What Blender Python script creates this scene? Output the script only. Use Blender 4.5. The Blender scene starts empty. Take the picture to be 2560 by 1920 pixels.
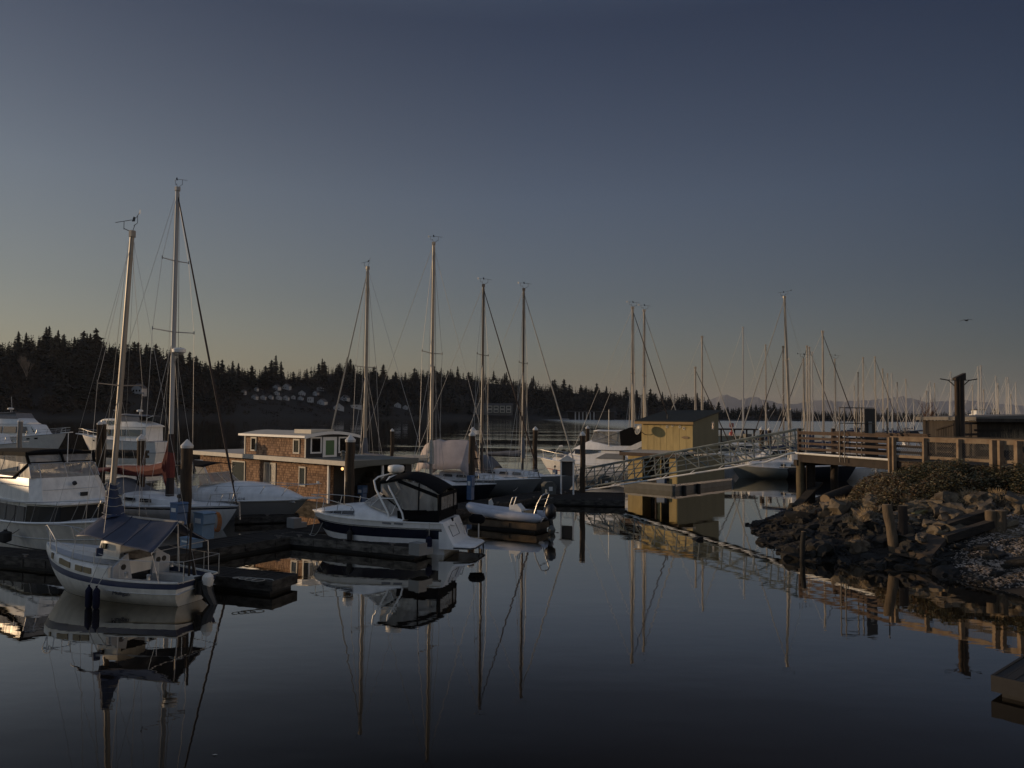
import bpy, math, random
from mathutils import Vector as V, Matrix as M4, noise as mnoise
R = math.radians
rnd = random.Random(7)
sc = bpy.context.scene
COL = sc.collection
# ---------------------------------------------------------------- camera
F = 1930.0; CH = 5.6
PITCH = math.atan(80/1930.0); ROLL = R(0.45)
cam_d = bpy.data.cameras.new('camera'); cam = bpy.data.objects.new('camera', cam_d); COL.objects.link(cam)
cam_d.sensor_width = 36.0; cam_d.lens = F/2560*36; cam_d.clip_end = 60000; cam_d.clip_start = .1
RM = M4.Rotation(math.pi/2+PITCH, 3, 'X') @ M4.Rotation(ROLL, 3, 'Z')
cam.matrix_world = M4.Translation((0, 0, CH)) @ RM.to_4x4()
sc.camera = cam
def ray(px, py): return RM @ V(((px-1280)/F, -(py-960)/F, -1))
def G(px, py, z=0.0):                       # point of the plane at height z seen at a photo position
    d = ray(px, py); t = (z-CH)/d.z
    return V((d.x*t, d.y*t, z))
def D(px, py, Y):                           # point at depth Y
    d = ray(px, py); t = Y/d.y
    return V((d.x*t, Y, CH+d.z*t))
# ---------------------------------------------------------------- mesh builder
class MB:
    def __init__(s): s.v = []; s.f = []; s.m = []; s.mi = 0
    def add(s, vs, fs):
        o = len(s.v); s.v += [tuple(p) for p in vs]
        for f in fs: s.f.append([i+o for i in f]); s.m.append(s.mi)
        return s
    def box(s, x0, x1, y0, y1, z0, z1):
        return s.add([(x0,y0,z0),(x1,y0,z0),(x1,y1,z0),(x0,y1,z0),(x0,y0,z1),(x1,y0,z1),(x1,y1,z1),(x0,y1,z1)],
            [(0,3,2,1),(4,5,6,7),(0,1,5,4),(1,2,6,5),(2,3,7,6),(3,0,4,7)])
    def obox(s, c, size, rot=(0,0,0)):
        from mathutils import Euler
        m = Euler(rot).to_matrix(); c = V(c); h = [q/2 for q in size]
        vs = [c + m @ V((sx*h[0], sy*h[1], sz*h[2])) for sz in (-1,1) for sx, sy in ((-1,-1),(1,-1),(1,1),(-1,1))]
        return s.add(vs, [(0,3,2,1),(4,5,6,7),(0,1,5,4),(1,2,6,5),(2,3,7,6),(3,0,4,7)])
    def bar(s, a, b, w, h=None):            # rectangular bar from a to b
        a = V(a); b = V(b); h = h or w; d = (b-a).normalized()
        u = d.cross(V((0,0,1)))
        if u.length < 1e-4: u = V((1,0,0))
        u.normalize(); w_ = u.cross(d).normalized()
        vs = [p + u*(sx*w/2) + w_*(sy*h/2) for p in (a, b) for sx, sy in ((-1,-1),(1,-1),(1,1),(-1,1))]
        return s.add(vs, [(0,3,2,1),(4,5,6,7),(0,1,5,4),(1,2,6,5),(2,3,7,6),(3,0,4,7)])
    def tube(s, pts, r, n=6, caps=True):
        pts = [V(p) for p in pts]; k = len(pts)
        rs = list(r) if isinstance(r, (list, tuple)) else [r]*k
        vs = []; fs = []; u = None
        for i, p in enumerate(pts):
            d = (pts[min(i+1,k-1)]-pts[max(i-1,0)]).normalized()
            if u is None:
                u = d.cross(V((0,0,1)))
                if u.length < 1e-3: u = d.cross(V((0,1,0)))
            u = (u - d*u.dot(d)).normalized(); w = d.cross(u)
            for j in range(n):
                a = 2*math.pi*j/n
                vs.append(p + (u*math.cos(a)+w*math.sin(a))*rs[i])
        for i in range(k-1):
            for j in range(n):
                j2 = (j+1) % n
                fs.append((i*n+j, i*n+j2, (i+1)*n+j2, (i+1)*n+j))
        if caps: fs.append(tuple(range(n))[::-1]); fs.append(tuple((k-1)*n+j for j in range(n)))
        return s.add(vs, fs)
    def lathe(s, prof, c=(0,0,0), n=12):    # prof list of (r,z)
        c = V(c); vs = []; fs = []; k = len(prof)
        for r, z in prof:
            for j in range(n):
                a = 2*math.pi*j/n; vs.append(c+V((r*math.cos(a), r*math.sin(a), z)))
        for i in range(k-1):
            for j in range(n):
                j2 = (j+1) % n; fs.append((i*n+j, i*n+j2, (i+1)*n+j2, (i+1)*n+j))
        fs.append(tuple(range(n))[::-1]); fs.append(tuple((k-1)*n+j for j in range(n)))
        return s.add(vs, fs)
    def prism(s, poly, lo, hi, axis='y'):   # poly of 2d points extruded along axis
        n = len(poly)
        def P(p, t): return {'y': (p[0], t, p[1]), 'x': (t, p[0], p[1]), 'z': (p[0], p[1], t)}[axis]
        vs = [P(p, lo) for p in poly] + [P(p, hi) for p in poly]
        fs = [tuple(range(n)), tuple(range(2*n-1, n-1, -1))]
        for i in range(n):
            j = (i+1) % n; fs.append((i, i+n, j+n, j))
        return s.add(vs, fs)
    def loft(s, rings, closed=True, caps=True):
        n = len(rings[0]); vs = [p for r in rings for p in r]; fs = []
        for i in range(len(rings)-1):
            for j in range(n if closed else n-1):
                j2 = (j+1) % n; fs.append((i*n+j, i*n+j2, (i+1)*n+j2, (i+1)*n+j))
        if caps and closed: fs.append(tuple(range(n))[::-1]); fs.append(tuple((len(rings)-1)*n+j for j in range(n)))
        return s.add(vs, fs)
    def sheet(s, fn, nu, nv):
        vs = [fn(i/nu, j/nv) for i in range(nu+1) for j in range(nv+1)]
        fs = [(i*(nv+1)+j, (i+1)*(nv+1)+j, (i+1)*(nv+1)+j+1, i*(nv+1)+j+1) for i in range(nu) for j in range(nv)]
        return s.add(vs, fs)
    def quadp(s, a, b, c, d): return s.add([a,b,c,d], [(0,1,2,3)])
    def rock(s, c, size, seed, rough=.35, sub=2, rot=0.0, flat=.75):
        import bmesh
        bm = bmesh.new(); bmesh.ops.create_icosphere(bm, subdivisions=sub, radius=1)
        o = V((seed*3.71, seed*1.37, seed*7.13)); ca, sa = math.cos(rot), math.sin(rot); vs = []
        for vv in bm.verts:
            p = vv.co.copy()
            k = 1 + rough*mnoise.noise(p*1.1+o) + rough*.6*mnoise.noise(p*2.6+o) + rough*.3*mnoise.noise(p*5+o)
            p = V((max(-flat,min(flat,p.x))*k*size[0], max(-flat,min(flat,p.y))*k*size[1], max(-flat,min(flat,p.z))*k*size[2]))
            vs.append(V(c)+V((p.x*ca-p.y*sa, p.x*sa+p.y*ca, p.z)))
        fs = [tuple(q.index for q in f.verts) for f in bm.faces]; bm.free()
        return s.add(vs, fs)
    def build(s, name, mats, parent=None, sm=35, solid=0.0):
        me = bpy.data.meshes.new(name); me.from_pydata(s.v, [], s.f)
        if not isinstance(mats, (list, tuple)): mats = [mats]
        for m in mats: me.materials.append(m)
        if len(mats) > 1: me.polygons.foreach_set('material_index', s.m)
        me.update()
        if sm:
            me.polygons.foreach_set('use_smooth', [True]*len(me.polygons))
            try: me.set_sharp_from_angle(angle=R(sm))
            except Exception: pass
        o = bpy.data.objects.new(name, me); COL.objects.link(o)
        if parent is not None: o.parent = parent
        if solid:
            q = o.modifiers.new('thickness', 'SOLIDIFY'); q.thickness = solid; q.offset = 0
        return o
def tag(o, label=None, cat=None, group=None, kind=None):
    if label: o['label'] = label
    if cat: o['category'] = cat
    if group: o['group'] = group
    if kind: o['kind'] = kind
    return o
def empty(name, loc, rz=0.0, label=None, cat=None, group=None):
    o = bpy.data.objects.new(name, None); COL.objects.link(o); o.location = loc; o.rotation_euler = (0,0,rz)
    o.empty_display_size = .2
    return tag(o, label, cat, group)
def copy_tree(o, parent=None):
    c = o.copy(); COL.objects.link(c)
    if parent is not None: c.parent = parent
    for ch in list(o.children): copy_tree(ch, c)
    return c
def lerp(a, b, t): return a+(b-a)*t
def clamp(t, a=0., b=1.): return max(a, min(b, t))
# ---------------------------------------------------------------- materials
def new_mat(name):
    m = bpy.data.materials.new(name); m.use_nodes = True
    nt = m.node_tree; b = nt.nodes['Principled BSDF']; return m, nt, b
def N(nt, t, **kw):
    n = nt.nodes.new(t)
    for k, v in kw.items():
        if k.startswith('i_'):
            key = k[2:]; key = int(key) if key.isdigit() else key.replace('_', ' ')
            n.inputs[key].default_value = v
        else: setattr(n, k, v)
    return n
def mat(name, c, rough=.6, var=.25, scale=3.0, metal=0.0, bump=0.0, bscale=None, c2=None, stretch=(1,1,1), spec=None, coat=0.0):
    """a base colour broken up by noise, with optional second colour and bump"""
    m, nt, b = new_mat(name)
    tc = N(nt, 'ShaderNodeTexCoord'); mp = N(nt, 'ShaderNodeMapping'); mp.inputs['Scale'].default_value = stretch
    nt.links.new(tc.outputs['Object'], mp.inputs['Vector'])
    n1 = N(nt, 'ShaderNodeTexNoise', i_Scale=scale, i_Detail=6.0, i_Roughness=.62); nt.links.new(mp.outputs[0], n1.inputs['Vector'])
    cr = N(nt, 'ShaderNodeValToRGB'); cr.color_ramp.elements[0].position = .32; cr.color_ramp.elements[1].position = .68
    d = c2 if c2 else tuple(q*(1-var) for q in c)
    cr.color_ramp.elements[0].color = (*d, 1); cr.color_ramp.elements[1].color = (*c, 1)
    nt.links.new(n1.outputs[0], cr.inputs[0]); nt.links.new(cr.outputs[0], b.inputs['Base Color'])
    b.inputs['Roughness'].default_value = rough; b.inputs['Metallic'].default_value = metal
    if spec is not None: b.inputs['Specular IOR Level'].default_value = spec
    if coat: b.inputs['Coat Weight'].default_value = coat
    if bump:
        n2 = N(nt, 'ShaderNodeTexNoise', i_Scale=bscale or scale*4, i_Detail=5.0); nt.links.new(mp.outputs[0], n2.inputs['Vector'])
        bp = N(nt, 'ShaderNodeBump', i_Strength=bump, i_Distance=.02); nt.links.new(n2.outputs[0], bp.inputs['Height'])
        nt.links.new(bp.outputs[0], b.inputs['Normal'])
    return m
MT = {}
MT['gel'] = mat('white_gelcoat', (.82,.81,.78), .34, .2, 1.3, stretch=(2,2,.6), coat=.2)
MT['gel_old'] = mat('aged_white_gelcoat', (.80,.765,.69), .42, .27, 1.5, stretch=(2.2,2.2,.5))
MT['deckgrey'] = mat('pale_grey_deck', (.50,.51,.52), .6, .2, 2.0)
MT['hullgrey'] = mat('grey_hull_paint', (.22,.22,.21), .4, .15, 1.0)
MT['hullshade'] = mat('shaded_white_gelcoat', (.30,.29,.27), .4, .1, 1.0)  # white hull with its shade painted in as taupe
MT['navy'] = mat('navy_gelcoat', (.012,.014,.028), .25, .2, 1.5)
MT['stripe'] = mat('blue_stripe', (.040,.050,.10), .4, .25, 2.0)
MT['faded'] = mat('faded_blue_stripe', (.19,.20,.22), .5, .25, 2.0)
MT['black'] = mat('black_canvas', (.008,.008,.009), .9, .3, 5.0, bump=.15, spec=.12)
MT['blackwin'] = mat('black_window_cover', (.006,.006,.006), .5, .3, 2.0, spec=.2)
MT['fendernavy'] = mat('dark_navy_fender', (.012,.013,.032), .8, .3, 4.0, spec=.2)
MT['blackpl'] = mat('black_plastic', (.015,.015,.016), .45, .2, 4.0)
MT['rubber'] = mat('dark_rubber', (.02,.019,.018), .8, .3, 6.0)
MT['tarp'] = mat('blue_tarp', (.046,.054,.088), .5, .35, 2.5, bump=.25, bscale=4)
MT['bluecloth'] = mat('blue_sail_cloth', (.020,.036,.085), .8, .4, 4.0, bump=.4, bscale=9)
MT['red'] = mat('dark_red_canvas', (.17,.030,.020), .85, .35, 4.0, bump=.4, bscale=7)
MT['tan'] = mat('dusty_pink_tarp', (.44,.38,.36), .7, .2, 2.0, bump=.3, bscale=5)
MT['greycloth'] = mat('grey_canvas', (.16,.17,.19), .8, .25, 3.0, bump=.2)
MT['alu'] = mat('anodised_mast', (.33,.29,.235), .5, .25, 1.5, metal=.2)
MT['whitemast'] = mat('white_mast_paint', (.34,.34,.335), .4, .12, 1.0)
MT['darkmast'] = mat('bronze_mast', (.075,.06,.048), .5, .25, 1.5)
MT['steel'] = mat('stainless_steel', (.50,.49,.47), .35, .15, 4.0, metal=.6)
MT['wire'] = mat('rigging_wire', (.52,.50,.46), .5, .2, 3.0, metal=.1)
MT['darkwire'] = mat('furled_dark_sail', (.035,.022,.018), .8, .3, 3.0)
MT['rope'] = mat('white_rope', (.42,.40,.35), .9, .3, 10.0)
MT['orange'] = mat('orange_hose', (.42,.16,.035), .6, .3, 5.0)
MT['glass'] = mat('dark_window_glass', (.012,.012,.012), .06, .2, 1.0, spec=.6)
MT['curtain'] = mat('curtained_window', (.15,.14,.125), .5, .45, 5.0, stretch=(4,1,.4))
MT['white'] = mat('white_paint', (.74,.73,.69), .5, .15, 2.0)
MT['cream'] = mat('cream_trim', (.50,.46,.38), .6, .2, 3.0)
MT['pedblue'] = mat('pedestal_blue', (.07,.13,.24), .5, .25, 4.0)
MT['cabblue'] = mat('faded_blue_cabinet', (.17,.26,.36), .55, .25, 3.0)
MT['dock'] = mat('wet_dock_planks', (.030,.025,.020), .85, .5, 1.6, bump=.6, bscale=8, spec=.2)
MT['dockside'] = mat('weathered_dock_fascia', (.105,.094,.080), .9, .6, 2.2, c2=(.016,.014,.012), bump=.5, stretch=(1,1,2.5), spec=.2)
MT['pile'] = mat('weathered_piling', (.085,.055,.032), .95, .6, 2.0, c2=(.018,.014,.010), bump=.8, bscale=7, stretch=(3,3,.35))
MT['pilegrey'] = mat('grey_piling', (.24,.23,.21), .85, .3, 2.0, stretch=(3,3,.4))
MT['cap'] = mat('white_pile_cap', (.62,.61,.58), .5, .2, 3.0)
MT['wood'] = mat('brown_railing_wood', (.075,.045,.029), .8, .5, 3.0, bump=.4, stretch=(1,1,1))
MT['woodpale'] = mat('pale_railing_wood', (.25,.19,.125), .85, .5, 2.0, c2=(.14,.088,.05), bump=.4, bscale=9)
MT['wooddark'] = mat('dark_pier_timber', (.034,.023,.016), .85, .5, 2.0, bump=.5)
MT['litpost'] = mat('sunlit_post', (.13,.095,.050), .9, .5, 2.5, c2=(.085,.065,.035), bump=.6)  # sunlit yellow-brown of one pier pile put into its colour
MT['log'] = mat('old_driftwood', (.048,.036,.024), .95, .5, 2.5, c2=(.016,.013,.010), bump=.8, bscale=10, stretch=(.5,3,3))
MT['stump'] = mat('weathered_stub', (.145,.105,.065), .9, .5, 2.5, bump=.8, stretch=(3,3,.5))
MT['cut'] = mat('cut_wood_end', (.24,.17,.10), .85, .3, 6.0)
MT['gang'] = mat('grey_green_gangway', (.20,.225,.21), .6, .3, 3.0, metal=.0)
MT['yellow'] = mat('yellow_siding', (.40,.305,.125), .75, .3, 1.4, stretch=(2,2,.5))
MT['olive'] = mat('olive_siding', (.10,.105,.060), .75, .2, 1.2, bump=.2, stretch=(1,1,.2))
MT['darkroof'] = mat('dark_metal_roof', (.028,.034,.034), .7, .3, 2.0, spec=.15)
MT['greygreen'] = mat('grey_float_paint', (.11,.112,.10), .7, .35, 1.5)
MT['trawler'] = mat('sage_hull', (.24,.255,.23), .5, .2, 1.0)
MT['navyhull'] = mat('dark_blue_hull', (.011,.013,.020), .4, .2, 1.0)
MT['roofing'] = mat('pale_roof_membrane', (.46,.43,.37), .8, .2, 1.0)
MT['shaderoof'] = mat('shaded_sage_roof', (.13,.135,.118), .7, .2, 1.0)  # sage, darkened to carry the shade on the unlit roof half
MT['darkwall'] = mat('shaded_brown_wall', (.045,.040,.036), .85, .35, 2.0)
MT['green'] = mat('green_door', (.030,.12,.035), .5, .2, 2.0)
MT['barn'] = mat('old_grey_barn_wood', (.055,.043,.032), .9, .5, 1.5, c2=(.024,.019,.015), bump=.5, stretch=(3,3,.4))
MT['barnroof'] = mat('grey_shed_roof', (.17,.155,.135), .8, .3, 1.0)
MT['rust'] = mat('rusty_galvanised', (.16,.14,.12), .6, .4, 3.0)
MT['pink'] = mat('faded_red_buoy', (.42,.13,.10), .5, .2, 3.0)
MT['redpaint'] = mat('red_paint', (.35,.05,.04), .5, .2, 3.0)
MT['rock1'] = mat('brown_rock', (.185,.145,.095), .95, .5, 1.3, c2=(.040,.030,.020), bump=1.0, bscale=6)
MT['rock2'] = mat('grey_rock', (.155,.125,.092), .95, .5, 1.6, c2=(.030,.025,.018), bump=1.0, bscale=6)
MT['rockdark'] = mat('weedy_wet_rock', (.017,.014,.010), .85, .5, 1.5, c2=(.007,.006,.004), bump=1.0, bscale=7)
MT['slab'] = mat('concrete_slab', (.070,.050,.034), .9, .4, 1.2, bump=.4)
MT['mossrock'] = mat('yellow_lichen_rock', (.20,.165,.065), .9, .5, 2.0, bump=.8)
MT['bank'] = mat('muddy_bank', (.020,.015,.010), .95, .6, .8, c2=(.008,.006,.004), bump=1.0, bscale=5)
MT['leafd'] = mat('dark_leaf', (.042,.044,.017), .7, .4, .6)
MT['leafm'] = mat('olive_leaf', (.10,.085,.034), .7, .4, .6)
MT['leafb'] = mat('brown_bramble', (.12,.068,.032), .8, .4, .6)
MT['leafp'] = mat('pale_leaf', (.24,.215,.125), .65, .3, .6)
MT['straw'] = mat('straw_grass', (.34,.25,.145), .85, .4, 2.0)
MT['shell'] = mat('oyster_shell', (.38,.315,.26), .75, .5, 1.0, c2=(.13,.105,.085))
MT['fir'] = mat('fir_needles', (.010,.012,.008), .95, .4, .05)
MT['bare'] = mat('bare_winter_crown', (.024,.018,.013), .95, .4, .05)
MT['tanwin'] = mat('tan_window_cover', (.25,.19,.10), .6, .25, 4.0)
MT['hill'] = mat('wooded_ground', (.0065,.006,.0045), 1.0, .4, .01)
MT['field'] = mat('dark_shore_grass', (.030,.027,.018), 1.0, .4, .02)
MT['twig'] = mat('pale_bare_twigs', (.22,.18,.14), .9, .3, 1.0)
MT['redtwig'] = mat('red_brown_twigs', (.11,.055,.035), .9, .3, 3.0)
MT['dockpale'] = mat('pale_weathered_fascia', (.20,.18,.15), .9, .6, 2.0, c2=(.02,.018,.016), bump=.5, stretch=(1,1,2.5), spec=.2)
MT['hwall'] = mat('far_house_wall', (.46,.45,.43), .8, .25, .1)
MT['hroof'] = mat('far_house_roof', (.085,.08,.078), .85, .3, .1)
MT['mountain'] = mat('blue_grey_mountain', (.095,.10,.105), 1.0, .5, .0005, c2=(.14,.145,.15))
def shingle_mat():
    m, nt, b = new_mat('cedar_shingles')
    tc = N(nt, 'ShaderNodeTexCoord'); sx = N(nt, 'ShaderNodeSeparateXYZ'); nt.links.new(tc.outputs['Object'], sx.inputs[0])
    ad = N(nt, 'ShaderNodeMath', operation='ADD'); nt.links.new(sx.outputs[0], ad.inputs[0]); nt.links.new(sx.outputs[1], ad.inputs[1])
    cb = N(nt, 'ShaderNodeCombineXYZ'); nt.links.new(ad.outputs[0], cb.inputs[0]); nt.links.new(sx.outputs[2], cb.inputs[1])
    br = N(nt, 'ShaderNodeTexBrick', i_Scale=1.0, i_Mortar_Size=.006, i_Brick_Width=.12, i_Row_Height=.15, i_Bias=-.1)
    br.inputs['Color1'].default_value = (.46,.28,.165,1); br.inputs['Color2'].default_value = (.14,.068,.034,1); br.inputs['Mortar'].default_value = (.05,.03,.018,1)
    nt.links.new(cb.outputs[0], br.inputs['Vector'])
    n1 = N(nt, 'ShaderNodeTexNoise', i_Scale=1.1, i_Detail=5.0); nt.links.new(tc.outputs['Object'], n1.inputs['Vector'])
    mx = N(nt, 'ShaderNodeMix', data_type='RGBA', blend_type='MULTIPLY'); mx.inputs[0].default_value = .75
    cr = N(nt, 'ShaderNodeValToRGB'); cr.color_ramp.elements[0].position = .3; cr.color_ramp.elements[1].position = .7
    cr.color_ramp.elements[0].color = (.45,.40,.38,1); cr.color_ramp.elements[1].color = (1.25,1.2,1.1,1)
    nt.links.new(n1.outputs[0], cr.inputs[0]); nt.links.new(br.outputs[0], mx.inputs[6]); nt.links.new(cr.outputs[0], mx.inputs[7])
    nt.links.new(mx.outputs[2], b.inputs['Base Color'])
    bp = N(nt, 'ShaderNodeBump', i_Strength=.9, i_Distance=.03); nt.links.new(br.outputs[1], bp.inputs['Height']); bp.invert = True
    nt.links.new(bp.outputs[0], b.inputs['Normal']); b.inputs['Roughness'].default_value = .9
    return m
MT['shingle'] = shingle_mat()
def vinyl_mat():
    m, nt, b = new_mat('clear_vinyl')
    out = nt.nodes['Material Output']
    tr = N(nt, 'ShaderNodeBsdfTransparent'); tr.inputs[0].default_value = (.72,.71,.68,1)
    tc = N(nt, 'ShaderNodeTexCoord'); n1 = N(nt, 'ShaderNodeTexNoise', i_Scale=1.1, i_Detail=2.0, i_Distortion=.6)
    mp = N(nt, 'ShaderNodeMapping'); mp.inputs['Scale'].default_value = (2.5,2.5,.7)
    nt.links.new(tc.outputs['Object'], mp.inputs[0]); nt.links.new(mp.outputs[0], n1.inputs['Vector'])
    cr = N(nt, 'ShaderNodeValToRGB'); cr.color_ramp.elements[0].position = .35; cr.color_ramp.elements[1].position = .7
    cr.color_ramp.elements[0].color = (.42,)*3+(1,); cr.color_ramp.elements[1].color = (.74,)*3+(1,)
    nt.links.new(n1.outputs[0], cr.inputs[0])
    b.inputs['Base Color'].default_value = (.34,.325,.30,1); b.inputs['Roughness'].default_value = .22
    bp = N(nt, 'ShaderNodeBump', i_Strength=.35, i_Distance=.05); nt.links.new(n1.outputs[0], bp.inputs['Height']); nt.links.new(bp.outputs[0], b.inputs['Normal'])
    mx = N(nt, 'ShaderNodeMixShader'); nt.links.new(cr.outputs[0], mx.inputs[0]); nt.links.new(tr.outputs[0], mx.inputs[1]); nt.links.new(b.outputs[0], mx.inputs[2])
    nt.links.new(mx.outputs[0], out.inputs[0]); return m
MT['vinyl'] = vinyl_mat()
def glow_mat():
    m, nt, b = new_mat('lit_bulb'); b.inputs['Emission Color'].default_value = (1,.55,.2,1); b.inputs['Emission Strength'].default_value = 3.0; return m
MT['bulb'] = glow_mat()
# ================================================================ light, sky, air
SUN_EL = 6.5; SUN_DIR = V((-.972, .22, 0)).normalized()*math.cos(R(SUN_EL)); SUN_DIR.z = math.sin(R(SUN_EL))
w = bpy.data.worlds.new("World"); sc.world = w; w.use_nodes = True
nt = w.node_tree; bg = nt.nodes['Background']
sky = N(nt, 'ShaderNodeTexSky', sky_type='NISHITA', sun_disc=False)
sky.sun_elevation = R(SUN_EL); sky.sun_rotation = -math.atan2(SUN_DIR.x, SUN_DIR.y); sky.altitude = 0; sky.air_density = 1.0; sky.dust_density = 1.0; sky.ozone_density = 1.5
hs = N(nt, 'ShaderNodeHueSaturation'); hs.inputs['Saturation'].default_value = .62
nt.links.new(sky.outputs[0], hs.inputs['Color'])
# evening sky: glow towards the sun, darker aside; overhead and opposite raised as added fill
tcw = N(nt, 'ShaderNodeTexCoord'); nrm = N(nt, 'ShaderNodeVectorMath', operation='NORMALIZE'); nt.links.new(tcw.outputs['Generated'], nrm.inputs[0])
dt = N(nt, 'ShaderNodeVectorMath', operation='DOT_PRODUCT'); dt.inputs[1].default_value = SUN_DIR; nt.links.new(nrm.outputs[0], dt.inputs[0])
ra = N(nt, 'ShaderNodeValToRGB'); mr = N(nt, 'ShaderNodeMapRange'); mr.inputs['From Min'].default_value = -1; nt.links.new(dt.outputs['Value'], mr.inputs[0]); nt.links.new(mr.outputs[0], ra.inputs[0])
def setramp(r, pts):
    e = r.color_ramp.elements
    while len(e) < len(pts): e.new(.5)
    for el, (p, c) in zip(e, pts): el.position = p; el.color = (*c, 1)
setramp(ra, [(0.0,(1.1,1.05,1.0)),(.16,(.8,.8,.82)),(.325,(.185,.24,.325)),(.61,(.715,.745,.815)),(.86,(1.33,1.25,1.17))])
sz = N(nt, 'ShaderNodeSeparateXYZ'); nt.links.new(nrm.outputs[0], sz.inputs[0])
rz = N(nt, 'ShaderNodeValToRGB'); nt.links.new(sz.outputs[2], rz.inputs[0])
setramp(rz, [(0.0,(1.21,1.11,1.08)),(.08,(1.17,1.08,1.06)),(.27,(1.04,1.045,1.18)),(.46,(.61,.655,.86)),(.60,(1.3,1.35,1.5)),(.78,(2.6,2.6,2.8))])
m1 = N(nt, 'ShaderNodeMix', data_type='RGBA', blend_type='MULTIPLY'); m1.inputs[0].default_value = 1
m2 = N(nt, 'ShaderNodeMix', data_type='RGBA', blend_type='MULTIPLY'); m2.inputs[0].default_value = 1
nt.links.new(hs.outputs[0], m1.inputs[6]); nt.links.new(ra.outputs[0], m1.inputs[7]); nt.links.new(m1.outputs[2], m2.inputs[6]); nt.links.new(rz.outputs[0], m2.inputs[7])
mb = N(nt, 'ShaderNodeMapRange', interpolation_type='SMOOTHSTEP'); mb.inputs['From Min'].default_value = .15; mb.inputs['From Max'].default_value = -.6; mb.inputs['To Min'].default_value = 1; mb.inputs['To Max'].default_value = 2.1; nt.links.new(sz.outputs[1], mb.inputs[0])  # added fill: sky behind the camera brightened for the camera-facing sides
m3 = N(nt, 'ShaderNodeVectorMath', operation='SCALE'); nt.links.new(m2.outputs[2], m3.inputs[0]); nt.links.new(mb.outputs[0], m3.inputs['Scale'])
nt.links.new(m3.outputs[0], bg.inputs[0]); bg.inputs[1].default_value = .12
sl = bpy.data.lights.new('sun', 'SUN'); so = bpy.data.objects.new('sun', sl); COL.objects.link(so)
sl.energy = 4.5; sl.angle = R(.5); sl.color = (1, .70, .42)
so.rotation_euler = SUN_DIR.to_track_quat('Z', 'Y').to_euler()
sc.view_settings.view_transform = 'Standard'; sc.view_settings.look = 'None'; sc.view_settings.exposure = -0.75; sc.view_settings.gamma = 1
sc.cycles.max_bounces = 8; sc.cycles.transparent_max_bounces = 12; sc.cycles.volume_bounces = 0; sc.cycles.caustics_reflective = False; sc.cycles.caustics_refractive = False
# air
def haze():
    b = MB(); b.box(-12000, 20000, -300, 26500, -4, 760)
    m = bpy.data.materials.new('haze_air'); m.use_nodes = True; t = m.node_tree; t.nodes.remove(t.nodes['Principled BSDF'])
    pv = N(t, 'ShaderNodeVolumePrincipled'); pv.inputs['Color'].default_value = (.86,.88,.95,1); pv.inputs['Density'].default_value = 0.000016
    pv.inputs['Anisotropy'].default_value = .2
    t.links.new(pv.outputs[0], t.nodes['Material Output'].inputs['Volume'])
    o = b.build('haze', m, sm=0); tag(o, kind='stuff')
haze()
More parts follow.
